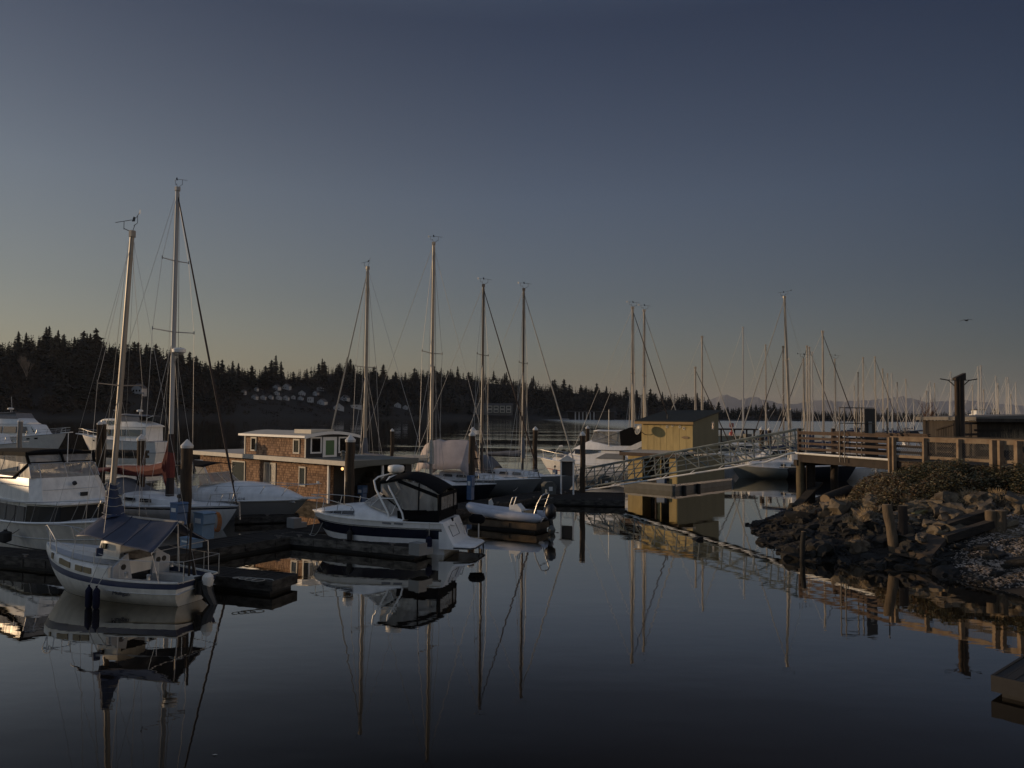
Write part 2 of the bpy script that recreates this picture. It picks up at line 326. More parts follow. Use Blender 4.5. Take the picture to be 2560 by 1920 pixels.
# ================================================================ water
def water():
    m, t, b = new_mat('harbour_water')
    b.inputs['Base Color'].default_value = (.0055,.0045,.0035,1); b.inputs['Roughness'].default_value = .012; b.inputs['IOR'].default_value = 1.34
    tc = N(t, 'ShaderNodeTexCoord'); sx = N(t, 'ShaderNodeSeparateXYZ'); t.links.new(tc.outputs['Object'], sx.inputs[0])
    def noise(scale, st, det, dist=0.):
        mp = N(t, 'ShaderNodeMapping'); mp.inputs['Scale'].default_value = st; t.links.new(tc.outputs['Object'], mp.inputs[0])
        n = N(t, 'ShaderNodeTexNoise', i_Scale=scale, i_Detail=det, i_Distortion=dist); t.links.new(mp.outputs[0], n.inputs['Vector']); return n.outputs[0]
    def mth(op, a, c, d=None):
        n = N(t, 'ShaderNodeMath', operation=op)
        for i, q in enumerate((a, c, d)):
            if q is None: continue
            if isinstance(q, (int, float)): n.inputs[i].default_value = q
            else: t.links.new(q, n.inputs[i])
        return n.outputs[0]
    def ramp(v, a, c):
        n = N(t, 'ShaderNodeMapRange', interpolation_type='SMOOTHSTEP'); n.inputs['From Min'].default_value = a; n.inputs['From Max'].default_value = c
        t.links.new(v, n.inputs[0]); return n.outputs[0]
    calm = mth('ADD', mth('MULTIPLY', noise(.55, (.7,1.3,1), 2.0), .0048), mth('MULTIPLY', noise(2.6, (.6,1.4,1), 2.0), .0009))
    wind = mth('ADD', mth('MULTIPLY', noise(.34, (.45,1,1), 3.0, .3), .16), mth('MULTIPLY', noise(1.6, (.6,1,1), 2.0), .02))
    patch = ramp(noise(.022, (.35,1.5,1), 3.0), .43, .60)
    far = ramp(sx.outputs[1], 66, 105); rt = ramp(sx.outputs[0], -34, -6)
    rt2 = mth('MAXIMUM', rt, mth('MULTIPLY', patch, .25))
    far2 = ramp(sx.outputs[1], 150, 320)
    msk = mth('MULTIPLY', mth('MULTIPLY', far, rt2), mth('MAXIMUM', patch, mth('MULTIPLY', far2, ramp(sx.outputs[0], 60, 110))))
    hgt = mth('ADD', calm, mth('MULTIPLY', wind, msk))
    bp = N(t, 'ShaderNodeBump', i_Strength=1.0, i_Distance=1.0); t.links.new(hgt, bp.inputs['Height']); t.links.new(bp.outputs[0], b.inputs['Normal'])
    gl = N(t, 'ShaderNodeBsdfGlossy', i_Roughness=.012, i_Color=(1,.975,.93,1)); t.links.new(bp.outputs[0], gl.inputs['Normal'])
    rgh = mth('ADD', mth('MULTIPLY', mth('MULTIPLY', far2, ramp(sx.outputs[0], 20, 80)), .20), .012); t.links.new(rgh, gl.inputs['Roughness'])
    df = N(t, 'ShaderNodeBsdfDiffuse'); df.inputs[0].default_value = (.015,.011,.007,1)
    lw = N(t, 'ShaderNodeLayerWeight', i_Blend=.5); t.links.new(bp.outputs[0], lw.inputs['Normal'])
    cr = N(t, 'ShaderNodeValToRGB'); setramp(cr, [(.40,(.025,)*3),(.585,(.048,)*3),(.67,(.20,)*3),(.772,(.60,)*3),(.87,(.80,)*3),(1.0,(.97,)*3)]); t.links.new(lw.outputs['Facing'], cr.inputs[0])
    mx = N(t, 'ShaderNodeMixShader'); t.links.new(cr.outputs[0], mx.inputs[0]); t.links.new(df.outputs[0], mx.inputs[1]); t.links.new(gl.outputs[0], mx.inputs[2]); t.links.new(mx.outputs[0], t.nodes['Material Output'].inputs[0])
    q = MB(); q.add([(-11900,-290,0),(19900,-290,0),(19900,26000,0),(-11900,26000,0)], [(0,1,2,3)])
    tag(q.build('water', m, sm=0), kind='structure')
water()
# ================================================================ far shore
SKY = [(-500,850),(-300,838),(0,850),(35,834),(70,828),(100,834),(115,826),(165,834),(225,820),(240,824),(262,850),(280,860),(320,846),(360,842),(385,862),(450,866),(472,885),(520,900),(560,905),(600,910),
 (640,918),(690,912),(740,926),(765,918),(790,907),(860,904),(900,908),(940,916),(980,926),(1060,919),(1150,918),(1200,936),(1240,932),(1300,946),(1340,951),(1400,956),(1500,966),(1600,980),(1700,986),(1750,994),(1800,1013),
 (1830,1021),(1860,1010),(1900,1007),(1930,1007),(1960,1016),(2000,1023),(2050,1028),(2200,1028),(2420,1032),(2900,1034)]
SHO = [(-500,560),(-200,600),(300,720),(700,1000),(1100,1290),(1700,1480),(2000,1540),(2900,1540)]
def interp(tb, x):
    if x <= tb[0][0]: return tb[0][1]
    for (a, p), (b, q) in zip(tb, tb[1:]):
        if x <= b: return lerp(p, q, (x-a)/(b-a))
    return tb[-1][1]
def hyz(px): return 1040+.00785*(px-1280)
def shoreY(px): return interp(SHO, px)
def ridgeY(px): return shoreY(px)+interp([(-500,260),(600,330),(1500,330),(1800,180),(2900,160)], px)
TREE = 27.0
def ridgeH(px):
    y = sum(interp(SKY, px+d) for d in (-30,-15,0,15,30))/5
    h = CH + (hyz(px)-y)*ridgeY(px)/F
    return max(3.0, h-interp([(0,22),(1500,21),(1800,17),(2900,13)], px))
def hillH(X, Y):
    px = 1280+F*X/max(Y, 1); a = shoreY(px); b = ridgeY(px); t = (Y-a)/(b-a); h = ridgeH(px)
    if t <= 0: return -2.0
    if t < .08: return 2.5*t/.08
    k = (t-.08)/.92
    if t > 1: return h*max(.0, 1-.25*(t-1))
    return 2.5+(h-2.5)*(k*.75+.25*k*k*(3-2*k)) + 3*mnoise.noise(V((X*.01, Y*.01, 0)))*k*(1-k)*4
b = MB(); cols = list(range(-500, 2920, 20)); tt = [-.02, 0, .04, .08, .2, .35, .5, .65, .8, .9, 1, 1.2, 1.8]
vs = []
for px in cols:
    a, c = shoreY(px), ridgeY(px)
    for t in tt:
        Y = a+(c-a)*t; X = (px-1280)*Y/F; vs.append((X, Y, hillH(X, Y)))
k = len(tt); b.add(vs, [(i*k+j, (i+1)*k+j, (i+1)*k+j+1, i*k+j+1) for i in range(len(cols)-1) for j in range(k-1)])
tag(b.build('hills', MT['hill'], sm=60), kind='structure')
def conifer(b, base, h, r, rg, tiers=12, br=7, mi=0):
    b.mi = mi; bx, by, bz = base; lean = rg.uniform(-.03,.03)*h; prof = rg.uniform(.6,1.0); fat = rg.uniform(.75,1.2)
    for i in range(tiers):
        f = i/(tiers-1); n = max(3, int(br*(1-.5*f)))
        rr = r*fat*(1-f)**prof*rg.uniform(.6,1.15)+.10*r
        a0 = rg.random()*6.28
        for j in range(n):
            if rg.random() < .10: continue
            z = h*(.12+.85*min(1,f+rg.uniform(-.5,.5)/tiers)); cx = bx+lean*f
            a = a0+6.28*j/n+rg.uniform(-.4,.4); q = rr*rg.uniform(.45,1.3); dz = -q*rg.uniform(.05,.45)+q*.1
            ca, sa = math.cos(a), math.sin(a); wv = .42*q+.02*h; up = h*rg.uniform(.03,.07)
            b.add([(cx,by,bz+z+up),(cx+ca*q*.6-sa*wv,by+sa*q*.6+ca*wv,bz+z+dz*.5-.2*up),(cx+ca*q,by+sa*q,bz+z+dz),(cx+ca*q*.6+sa*wv,by+sa*q*.6-ca*wv,bz+z+dz*.5)], [(0,1,2),(0,2,3)])
    b.add([(bx+lean-.012*h,by,bz+h*.90),(bx+lean+.012*h,by,bz+h*.90),(bx+lean,by,bz+h*1.0)], [(0,1,2)])
def bush(b, base, h, r, rg, n=46, mi=1):
    b.mi = mi; bx, by, bz = base
    for i in range(n):
        while True:
            p = V((rg.uniform(-1,1), rg.uniform(-1,1), rg.uniform(-1,1)))
            if .3 < p.length < 1: break
        c = V((bx+p.x*r, by+p.y*r, bz+h*.55+p.z*h*.45)); s = r*.28
        b.add([c+V((rg.uniform(-s,s),rg.uniform(-s,s),rg.uniform(-s,s))) for _ in range(3)], [(0,1,2)])
rg = random.Random(11)
b = MB()
HOUSEZONE = [(596,770,1003),(740,830,1003),(780,912,1024),(975,1025,1022),(318,385,985),(1180,1285,1034),(1415,1540,1044)]
def blocked(px, X, Y):      # keep the hillside in front of a house open
    py = hyz(px)-(hillH(X, Y)-CH)*F/Y
    for a, c, yb in HOUSEZONE:
        if a < px < c and py > yb-10-(22 if a == 596 else 0) : return True
    return False
n = 0
while n < 3900:
    px = rg.uniform(-300, 2500); a, c = shoreY(px), ridgeY(px)
    t = rg.random()**.7*1.05
    if t < .06: continue
    Y = a+(c-a)*t; X = (px-1280)*Y/F; n += 1
    big = px < 1780
    z = hillH(X, Y)-1
    if blocked(px, X, Y):
        if rg.random() < .75: bush(b, (X,Y,z), rg.uniform(3,5.5), rg.uniform(3,6), rg, 22)
        continue
    if mnoise.noise(V((X*.012, Y*.012, 3.0))) + .5*(.45-t) > .1 and big: bush(b, (X,Y,z), rg.uniform(9,17), rg.uniform(5,9), rg)
    else:
        h = (rg.uniform(17,30) if big else rg.uniform(12,20))*(1 if t < .8 else .72)
        conifer(b, (X,Y,z), h, h*rg.uniform(.22,.36), rg, 8, 6)
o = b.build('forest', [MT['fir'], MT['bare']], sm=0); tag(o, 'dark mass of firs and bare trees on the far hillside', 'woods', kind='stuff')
# conifers one can tell apart on the skyline
protos = []
for i in range(5):
    b = MB(); r2 = random.Random(50+i); conifer(b, (0,0,0), 1.0*26, 26*(.25+.035*i), r2, 19, 9)
    o = b.build('crown', MT['fir'], sm=0); o2 = MB(); o2.tube([(0,0,-1),(0,0,25)], [.5,.08], 5); tr = o2.build('trunk', MT['wooddark'], sm=60); protos.append((o, tr))
used = [False]*5
def skytree(px, ytop, hm, lab, grp, k=None):
    global used
    Y = ridgeY(px)*rg.uniform(.97,1.0); top = D(px, ytop, Y); k = rg.randrange(5) if k is None else k
    s = hm/26.0
    r = empty('conifer', (top.x, Y, top.z-hm), rg.random()*6.28, lab, 'tree', grp); r.scale = (s,s,s)
    o, t = protos[k]
    if used[k]: o = o.copy(); COL.objects.link(o); t = t.copy(); COL.objects.link(t)
    used[k] = True; o.parent = r; t.parent = r
px = -40.0
while px < 1800:
    dm = interp(SKY, px)
    skytree(px, dm+(rg.uniform(-12,0) if rg.random() < .3 else rg.uniform(0,18)), rg.uniform(22,36), 'dark conifer standing along the skyline of the wooded hill', 'skyline conifers')
    px += rg.choice((6,9,14,22,34))*rg.uniform(.8,1.25)*(1.15 if px < 620 else .8)
while px < 2010:
    skytree(px, interp(SKY, px)+rg.uniform(-4,7), rg.uniform(13,20), 'small fir on the low dark point across the bay', 'firs on the low point'); px += rg.uniform(8,16)
skytree(689, 888, 46, 'tallest fir on the skyline, rising above the far white houses', None, 1)
skytree(703, 903, 36, 'narrow fir close beside the tallest skyline fir', None, 0)
skytree(678, 900, 38, 'ragged fir on the near side of the tallest skyline fir', None, 2)
# the pale bare tree on the left hillside
def branchy(b, p, d, L, r, depth, rg, spread=.55, n=3, gravity=.0):
    q = V(p)+V(d)*L; m = V(p)+V(d)*L*.5+V((rg.uniform(-1,1),rg.uniform(-1,1),0))*L*.05
    b.tube([p, m, q], [r, r*.8, r*.6], 4, caps=False)
    if depth == 0: return
    for i in range(n):
        dd = (V(d)+V((rg.uniform(-1,1),rg.uniform(-1,1),rg.uniform(-.4,.7)))*spread); dd.z += gravity; dd.normalize()
        st = V(p)+V(d)*L*rg.uniform(.55,1.0)
        branchy(b, st, dd, L*rg.uniform(.55,.8), r*.55, depth-1, rg, spread, n, gravity)
def baretree(px, pyb, Y, h, matn, label, seed, r0, sp=.5, n=4, depth=4, cat='tree', grav=.25):
    rg2 = random.Random(seed); p = D(px, pyb, Y); t = empty('bare_tree', p, 0, label, cat)
    b = MB(); b.tube([(0,0,-1),(0,0,h*.3)], [r0, r0*.75], 6); b.build('trunk', MT[matn], t)
    b = MB()
    for i in range(n+1):
        d = V((rg2.uniform(-.6,.6), rg2.uniform(-.6,.6), 1)).normalized(); branchy(b, (0,0,h*rg2.uniform(.15,.3)), d, h*.3, r0*.6, depth, rg2, sp, n, grav)
    b.build('crown', MT[matn], t)
baretree(66, 960, 790, 30, 'twig', 'pale leafless tree standing out against the dark wooded hillside', 3, .5, .5, 4, 4)
# ================================================================ far houses
def march(px, py):
    d = ray(px, py); Y = 500.0
    while Y < 1900:
        X = d.x/d.y*Y; Z = CH+d.z/d.y*Y
        if hillH(X, Y) >= Z: return V((X, Y, Z))
        Y += 2
    return D(px, py, ridgeY(px))
def house_parts(W, Dp, H, rh):
    b = MB(); b.box(-W/2, W/2, -Dp/2, Dp/2, -3, H); b.prism([(-W/2,H),(W/2,H),(0,H+rh)], -Dp/2, Dp/2-.01, 'y'); wl = b
    b = MB(); e = .5
    for s in (-1, 1):
        b.prism([(s*(W/2+e),H-rh*e*2/W),(s*(W/2+e),H-rh*e*2/W+.3),(0,H+rh+.32),(0,H+rh+.02)], -Dp/2-e, Dp/2+e, 'y')
    wins = []
    for i in range(3):
        x = -W*.3+W*.3*i; q = MB(); q.box(x-W*.07, x+W*.07, -Dp/2-.05, -Dp/2+.1, H*.35, H*.72); wins.append(q)
    return wl, b, wins
HL = [(609,985,8,'tiny gabled white house at the hillside row, first of the cluster'),(637,998,10,'white gabled house, first in the bottom row'),(658,999,10,'white gabled house, second in the bottom row'),
 (677,998,8,'low white house between the second and third gables of the bottom row'),(697,999,10,'white gabled house, third in the bottom row'),(715,1000,11,'wide gabled white house, fourth in the bottom row'),
 (733,998,8,'small pale house between the wide gable and the boxy house'),(752,1001,10,'white house next to the tall boxy house'),(776,1006,12,'tall boxy white house at the end of the bottom row'),
 (717,972,15,'large pale house high above the bottom row'),(692,974,13,'low pale house beside the large upper house'),(755,988,13,'pale house in the middle row below the upper houses'),(801,975,14,'white two-storey house alone high on the slope'),
 (692,988,10,'small house in the middle row under the low pale house'),(806,1011,16,'white sloping house just past the boxy house'),(846,1024,20,'broad white house low by the shore behind the bare stay'),(863,1001,15,'dim grey house on the slope over the broad white one'),
 (890,1019,22,'long low white house at the waterside'),(994,1018,15,'white triple-gabled house between two sailboat masts'),(1013,1023,11,'small white house beside the triple-gabled one'),(641,978,7,'tiny house above the first bottom gable'),
 (790,988,10,'faint house between the middle row and the lone upper house')]
for i, (px, py, W, lab) in enumerate(HL):
    p = march(px, py); H = 5.5 if i != 8 else 10
    r = empty('far_house', p+V((0,0,-.5)), R(rg.uniform(-25,25)), lab, 'house', 'white houses across the water')
    a, c, wins = house_parts(W*.78, W*.65, H*.82, W*.28 if i not in (8,12,17) else .8)
    a.build('wall', MT['hwall'], r, sm=0); c.build('roof', MT['hroof'], r, sm=0)
    for q in wins[:2]: q.build('window', MT['curtain'], r, sm=0)
# large house above the first motor yachts
p = march(348, 984); r = empty('far_house', p, R(-12), 'large pale house with gable and long deck high on the wooded hillside', 'house', 'white houses across the water')
a, c, wins = house_parts(13, 9, 6, 5); a.build('wall', MT['hwall'], r, sm=0); c.build('roof', MT['hroof'], r, sm=0)
for q in wins: q.build('window', MT['glass'], r, sm=0)
b = MB(); b.box(-13,13,-8.5,-4.7,-.6,.3); b.box(-13,13,-8.5,-8.3,.3,1.3)
for i in range(9): b.box(-12.9+i*3.2,-12.7+i*3.2,-8.4,-8.2,-5,0)
b.build('deck', MT['hwall'], r, sm=0)
# shore condominium with white balcony frames
Yc = shoreY(1235)+22; p = D(1234, 1033, Yc); W = 95*Yc/F; r = empty('apartment_building', p, R(3), 'long waterfront apartment block with white arched balcony frames', 'building')
b = MB(); b.box(-W/2, W/2, 0, 14, -3, 14); b.build('wall', mat('condo_grey', (.12,.115,.105), .8, .2, .1), r, sm=0)
b = MB(); b.prism([(-1,14),(15,14),(13,17.5),(1,17.5)], -W/2-1, W/2+1, 'x'); b.build('roof', MT['hroof'], r, sm=0)
for i in range(4):
    x = -W*.10+i*W*.165
    for z in (1.0, 7.2):
        b = MB(); q = W*.055
        for sx in (-q, q): b.box(x+sx-.6, x+sx+.6, -2, 0, z, z+5)
        b.box(x-q-.6, x+q+.6, -2, 0, z+4.6, z+6); b.box(x-q-.6, x+q+.6, -2, 0, z, z+1.1)
        b.build('balcony', MT['cream'], r, sm=0)
for i in range(6):
    b = MB(); x = -W*.46+i*W*.06; b.box(x-.9, x+.9, -.15, .1, 3, 10); b.build('window', MT['curtain'], r, sm=0)
# open boathouse
Yc = shoreY(1478)-15; p = D(1478, 1044.5, Yc); p.z = 0; W = 116*Yc/F; r = empty('boathouse', p, 0, 'dark open boathouse on the far shore with pale upright posts', 'boathouse')
b = MB(); b.box(-W/2-2, W/2+2, -3, 24, 14, 15.4); b.build('roof', MT['hroof'], r, sm=0)
b = MB(); b.box(-W/2, W/2, 12, 24, 0, 14); b.box(W*.1, W/2, 0, 12, 0, 14); b.build('wall', MT['darkwall'], r, sm=0)
for i in range(6):
    b = MB(); x = -W*.34+i*W*.08; b.box(x-1.1, x+1.1, 0, 2, 0, 14); b.build('post', MT['hwall'], r, sm=0)
b = MB(); b.box(-W/2-14, -W/2+2, -2, 6, .3, 1.6); b.build('float', MT['hwall'], r, sm=0)
# ================================================================ mountains beyond the bay
MTN = [(1480,1038),(1600,1030),(1680,1016),(1740,1004),(1775,1000),(1800,990),(1815,986),(1835,993),(1852,1000),(1880,992),(1900,996),(1950,1009),(1990,1010),(2030,1002),(2060,1000),(2100,1004),(2150,1001),(2190,999),(2230,994),(2258,990),(2290,999),(2320,1006),(2370,1002),(2420,1000),(2500,1010),(2560,1014),(2700,1020),(3000,1030)]
b = MB(); vs = []; cols = list(range(1480, 3001, 6)); K = 7
for px in cols:
    y = interp(MTN, px)+2.2*mnoise.noise(V((px*.09,0,0)))+1.2*mnoise.noise(V((px*.3,4,0)))
    Hm = CH+(hyz(px)-y)*21500/F
    for j in range(K):
        t = j/(K-1); Y = 18000+3500*t; X = (px-1280)*Y/F
        vs.append((X, Y+320*mnoise.noise(V((px*.05, t*3, 1))), Hm*(t**1.2)*(1+.25*(1-t)*mnoise.noise(V((px*.06, t*4, 2))))-3*(1-t)))
    vs.append(((px-1280)*25500/F, 25500, -3))
k = K+1; b.add(vs, [(i*k+j, (i+1)*k+j, (i+1)*k+j+1, i*k+j+1) for i in range(len(cols)-1) for j in range(k-1)])
tag(b.build('mountains', MT['mountain'], sm=20), kind='structure')
# ================================================================ boats: hulls and rigs
class Hull:
    def __init__(s, L, B, zs, zb, dip=.0, stern=.75, sm=.45, pw=2.2, rake=.8, draft=.35, kind='sail', tr=.0, flare=.5):
        s.L, s.B, s.zs, s.zb, s.dip, s.stern, s.sm, s.pw, s.rake, s.draft, s.kind, s.tr, s.flare = L,B,zs,zb,dip,stern,sm,pw,rake,draft,kind,tr,flare
    def half(s, u):
        if u < s.sm: f = s.stern+(1-s.stern)*math.sin(math.pi/2*u/s.sm)
        else: f = max(0., 1-((u-s.sm)/(1-s.sm))**s.pw)
        return f*s.B/2
    def sheer(s, u): return s.zs+(s.zb-s.zs)*u**1.6-s.dip*math.sin(math.pi*u)
    def pt(s, u, t, side):
        sh = s.sheer(u); z = -s.draft*(1-t/.22) if t < .22 else sh*((t-.22)/.78)
        if s.kind == 'sail': pr = math.sin(math.pi/2*min(1., t**.62*1.06))
        else: pr = min(1., (t/.20)*.86) if t < .20 else .86+.14*((t-.20)/.8)
        pr = pr**(1+s.flare*2.2*u**3) * (1-(1-t)*s.flare*.55*u**2)
        x = u*s.L - s.rake*(1-t)**1.15*u**5 + s.tr*(1-t)*(1-u)**8
        return (x, side*s.half(u)*pr, z)
    def build(s, parent, mats, bands=None, name='hull', nu=22, ts=None):
        """bands: list of (t_low, t_high, material index)"""
        ts = ts or [0,.08,.16,.20,.22,.30,.40,.50,.60,.70,.80,.88,.94,1]
        if bands:
            for a, c, _ in bands: ts = sorted(set(ts+[a, c]))
        b = MB(); us = [i/nu for i in range(nu)]+[.985, 1.0]
        k = len(ts)
        ring = lambda u: [s.pt(u,t,1) for t in ts[::-1]]+[s.pt(u,t,-1) for t in ts[1:]]
        rings = [ring(u) for u in us]; n = len(rings[0]); o = len(b.v); b.v += [p for r in rings for p in r]
        for i in range(len(rings)-1):
            for j in range(n-1):
                tm = (ts[k-1-j]+ts[k-2-j])/2 if j < k-1 else (ts[j-k+1]+ts[j-k+2])/2
                mi = 0
                for a, c, m in bands or ():
                    if a <= tm <= c: mi = m
                b.f.append([o+i*n+j, o+i*n+j+1, o+(i+1)*n+j+1, o+(i+1)*n+j]); b.m.append(mi)
        for j in range(k-1):         # transom strips keep the bands
            a, c = j, n-1-j
            tm = (ts[k-1-j]+ts[k-2-j])/2; mi = 0
            for lo, hi, m in bands or ():
                if lo <= tm <= hi: mi = m
            b.f.append([o+a, o+c, o+c-1, o+a+1] if a+1 != c-1 else [o+a, o+c, o+a+1]); b.m.append(mi)
        return b.build(name, mats, parent, sm=40)
    def deck(s, parent, m, u0=0., u1=1., drop=.03, camber=.06, name='deck', hole=None):
        b = MB(); nu = 24; nv = 8
        vs = []; fs = []
        for i in range(nu+1):
            u = lerp(u0, u1, i/nu)
            for j in range(nv+1):
                y = lerp(1,-1,j/nv); h = s.half(u)*.985
                vs.append((u*s.L, y*h, s.sheer(u)-drop+camber*(1-y*y)))
        for i in range(nu):
            for j in range(nv):
                if hole and hole[0] < lerp(u0,u1,(i+.5)/nu) < hole[1] and 1 < j < nv-2+0: continue
                fs.append((i*(nv+1)+j, i*(nv+1)+j+1, (i+1)*(nv+1)+j+1, (i+1)*(nv+1)+j))
        b.add(vs, fs); return b.build(name, m, parent, sm=40)
    def rail(s, parent, m, r=.03, t=1., name='rub_rail', dz=0.0, u0=0., u1=1.):
        b = MB()
        for side in (1, -1):
            b.tube([V(s.pt(lerp(u0,u1,i/20), t, side))+V((0,side*r*.4,dz)) for i in range(21)], r, 5)
        return b.build(name, m, parent)
def shell(b, secs, n=10):
    """superstructure: secs = list of (x, half_width_bottom, half_width_top, z_bottom, z_top)"""
    rings = []
    for x, wb, wt, zb, zt in secs:
        rings.append([(x,wb,zb),(x,lerp(wb,wt,.55),lerp(zb,zt,.5)),(x,wt,zt-.05),(x,wt*.86,zt),(x,0,zt+.05),(x,-wt*.86,zt),(x,-wt,zt-.05),(x,-lerp(wb,wt,.55),lerp(zb,zt,.5)),(x,-wb,zb)])
    return b.loft(rings, closed=False, caps=False).add([p for r in (rings[0], rings[-1]) for p in r], [tuple(range(9)), tuple(range(17,8,-1))])
def sidewin(parent, m, pts, name='window', th=.03, both=True):
    """a window as a slightly proud panel: pts list of (x,y,z) on one side; mirrored on the other"""
    out = []
    for sd in ((1,-1) if both else (1,)):
        n = len(pts); b = MB(); off = V((0,sd*th,0))
        a = [V((p[0], p[1]*sd, p[2])) for p in pts]
        b.add([p-off for p in a]+[p+off for p in a], [tuple(range(n)) if sd < 0 else tuple(range(n))[::-1], tuple(range(n,2*n)) if sd > 0 else tuple(range(n,2*n))[::-1]]+[(i,(i+1)%n,(i+1)%n+n,i+n) for i in range(n)])
        out.append(b.build(name, m, parent, sm=0))
    return out
def framewin(parent, c, u, w, h, mg, mf, fw=.06, depth=.06, name='window'):
    """framed window centred at c on a wall with horizontal direction u; the outward normal is u x z"""
    u = V(u).normalized(); nrm = u.cross(V((0,0,1))); c = V(c)
    P = lambda a, z, d: c+u*a+V((0,0,z))+nrm*d
    def slab(b, a0, a1, z0, z1, d0, d1):
        vs = [P(a,z,d) for d in (d0,d1) for a,z in ((a0,z0),(a1,z0),(a1,z1),(a0,z1))]
        b.add(vs, [(0,3,2,1),(4,5,6,7),(0,1,5,4),(1,2,6,5),(2,3,7,6),(3,0,4,7)])
    b = MB(); slab(b, -w/2, w/2, -h/2, h/2, -.02, .02); o = b.build(name, mg, parent, sm=0)
    b = MB()
    slab(b,-w/2-fw,-w/2,-h/2-fw,h/2+fw,-.02,depth); slab(b,w/2,w/2+fw,-h/2-fw,h/2+fw,-.02,depth)
    slab(b,-w/2,w/2,h/2,h/2+fw,-.02,depth); slab(b,-w/2,w/2,-h/2-fw,-h/2,-.02,depth)
    b.build('frame', mf, o, sm=0); return o
def vane(b, p, s=1.0, dirv=(1,0)):
    p = V(p); d = V((dirv[0], dirv[1], 0)).normalized()
    b.tube([p, p+V((0,0,.25*s))], .012*s, 4); q = p+V((0,0,.25*s))
    b.tube([q-d*.25*s+V((0,0,.05*s)), q+d*.28*s-V((0,0,.03*s))], .010*s, 4)
    e = q-d*.25*s; b.add([e, e+V((0,0,.16*s))-d*.05*s, e-d*.12*s+V((0,0,.13*s)), e-d*.1*s], [(0,1,2,3)])
def mast_parts(root, x, z0, ztop, r, m, spreaders, rake=0.0, wind=True, wr=.009, fs=None, bs=None, beam=1.4, jib=None, jibr=.05, zfs=1.0, L=None, lower=True, deckz=1.0, swept=.0, details=True):
    """mast with spreaders, shrouds and stays. fs / bs: x of forestay / backstay feet with their z"""
    top = V((x-rake, 0, ztop)); base = V((x, 0, z0)); at = lambda z: base.lerp(top, (z-z0)/(ztop-z0))
    b = MB(); b.tube([base, at(z0+(ztop-z0)*.6), top], [r, r, r*.8], 8); b.tube([top-V((0,0,.15)), top+V((0,0,.05))], r*1.25, 6)
    mo = b.build('mast', m, root)
    for zf, hl in spreaders:
        p = at(zf)
        for sd in (1, -1):
            b = MB(); b.tube([p, p+V((-swept*hl, sd*hl, .05*hl))], [r*.28, r*.2], 5); e = p+V((-swept*hl, sd*hl, .05*hl)); b.tube([e-V((0,0,.06)), e+V((0,0,.1))], r*.3, 4); b.build('spreader', m, mo)
    if wind and details:
        b = MB(); b.tube([top, top+V((.35,0,.15))], .012, 4); vane(b, top+V((.35,0,.12)), 1.0, (1,.3)); b.build('wind_vane', MT['blackpl'], mo)
        b = MB(); b.tube([top, top+V((-.1,.0,.25))], .012, 4); vane(b, top+V((-.30,.1,.25)), .9, (.8,-.5)); b.tube([top+V((-.3,.1,.25)), top+V((-.05,0,.2))], .01, 4); b.build('anemometer', MT['blackpl'], mo)
    if details:
        for k, (dx, dy) in enumerate(((.22,.10),(-.16,-.14),(.10,.22))):
            b = MB(); b.tube([base+V((dx*1.6,dy*1.6,.25)), at(ztop-.3)+V((dx*.4,dy*.4,0))], wr*.8, 4); b.build('halyard', MT['rope'], mo)
    if fs:
        a = V((fs[0],0,fs[1])); c = at(ztop-.25)
        if jib: b = MB(); b.tube([a, a.lerp(c,.12), a.lerp(c,.5), a.lerp(c,.93), c], [jibr*.5,jibr*1.15,jibr,jibr*.6,jibr*.4], 6); b.build('furled_jib', jib, root)
        else: b = MB(); b.tube([a, c], wr, 4); b.build('forestay', MT['wire'], root)
    if bs: b = MB(); b.tube([V((bs[0],0,bs[1])), at(ztop-.05)], wr, 4); b.build('backstay', MT['wire'], root)
    for sd in (1, -1):
        foot = V((x-.15, sd*beam, deckz))
        if spreaders:
            zf, hl = spreaders[-1]; e = at(zf)+V((-swept*hl, sd*hl, .05*hl))
            if len(spreaders) > 1: z1, h1 = spreaders[0]; pts = [foot, at(z1)+V((-swept*h1,sd*h1,0)), e, at(ztop-.3)]
            else: pts = [foot, e, at(ztop-.3)]
        else: pts = [foot, at(ztop-.3)]
        b = MB(); b.tube(pts, wr, 4); b.build('shroud', MT['wire'], root)
        if lower and spreaders:
            for dx in (.5, -.7):
                b = MB(); b.tube([foot+V((dx,0,0)), at(spreaders[0][0]-.2)], wr, 4); b.build('lower_shroud', MT['wire'], root)
    return mo, at
def pulpit(root, h, u0, ht, r=.014, name='bow_rail', m=None, tipx=.15, mid=True, posts=(.0,.5,.95)):
    m = m or MT['steel']; b = MB()
    P = lambda u, sd, dz: V((u*h.L, sd*h.half(u)*.93, h.sheer(u)+dz))
    pts = [P(lerp(u0,.99,i/8), 1, ht*(.9+.1*i/8)) for i in range(9)]+[V((h.L+tipx,0,h.sheer(1)+ht*1.02))]+[P(lerp(.99,u0,i/8), -1, ht*(1-.1*i/8)) for i in range(9)]
    b.tube(pts, r, 5)
    if mid: b.tube([p-V((0,0,ht*.45)) for p in pts], r*.8, 4)
    for q in posts:
        u = lerp(u0, .99, q)
        for sd in (1,-1): b.tube([P(u-.015,sd,0), P(u,sd,ht*(.9+.1*q))], r, 5)
    return b.build(name, m, root)
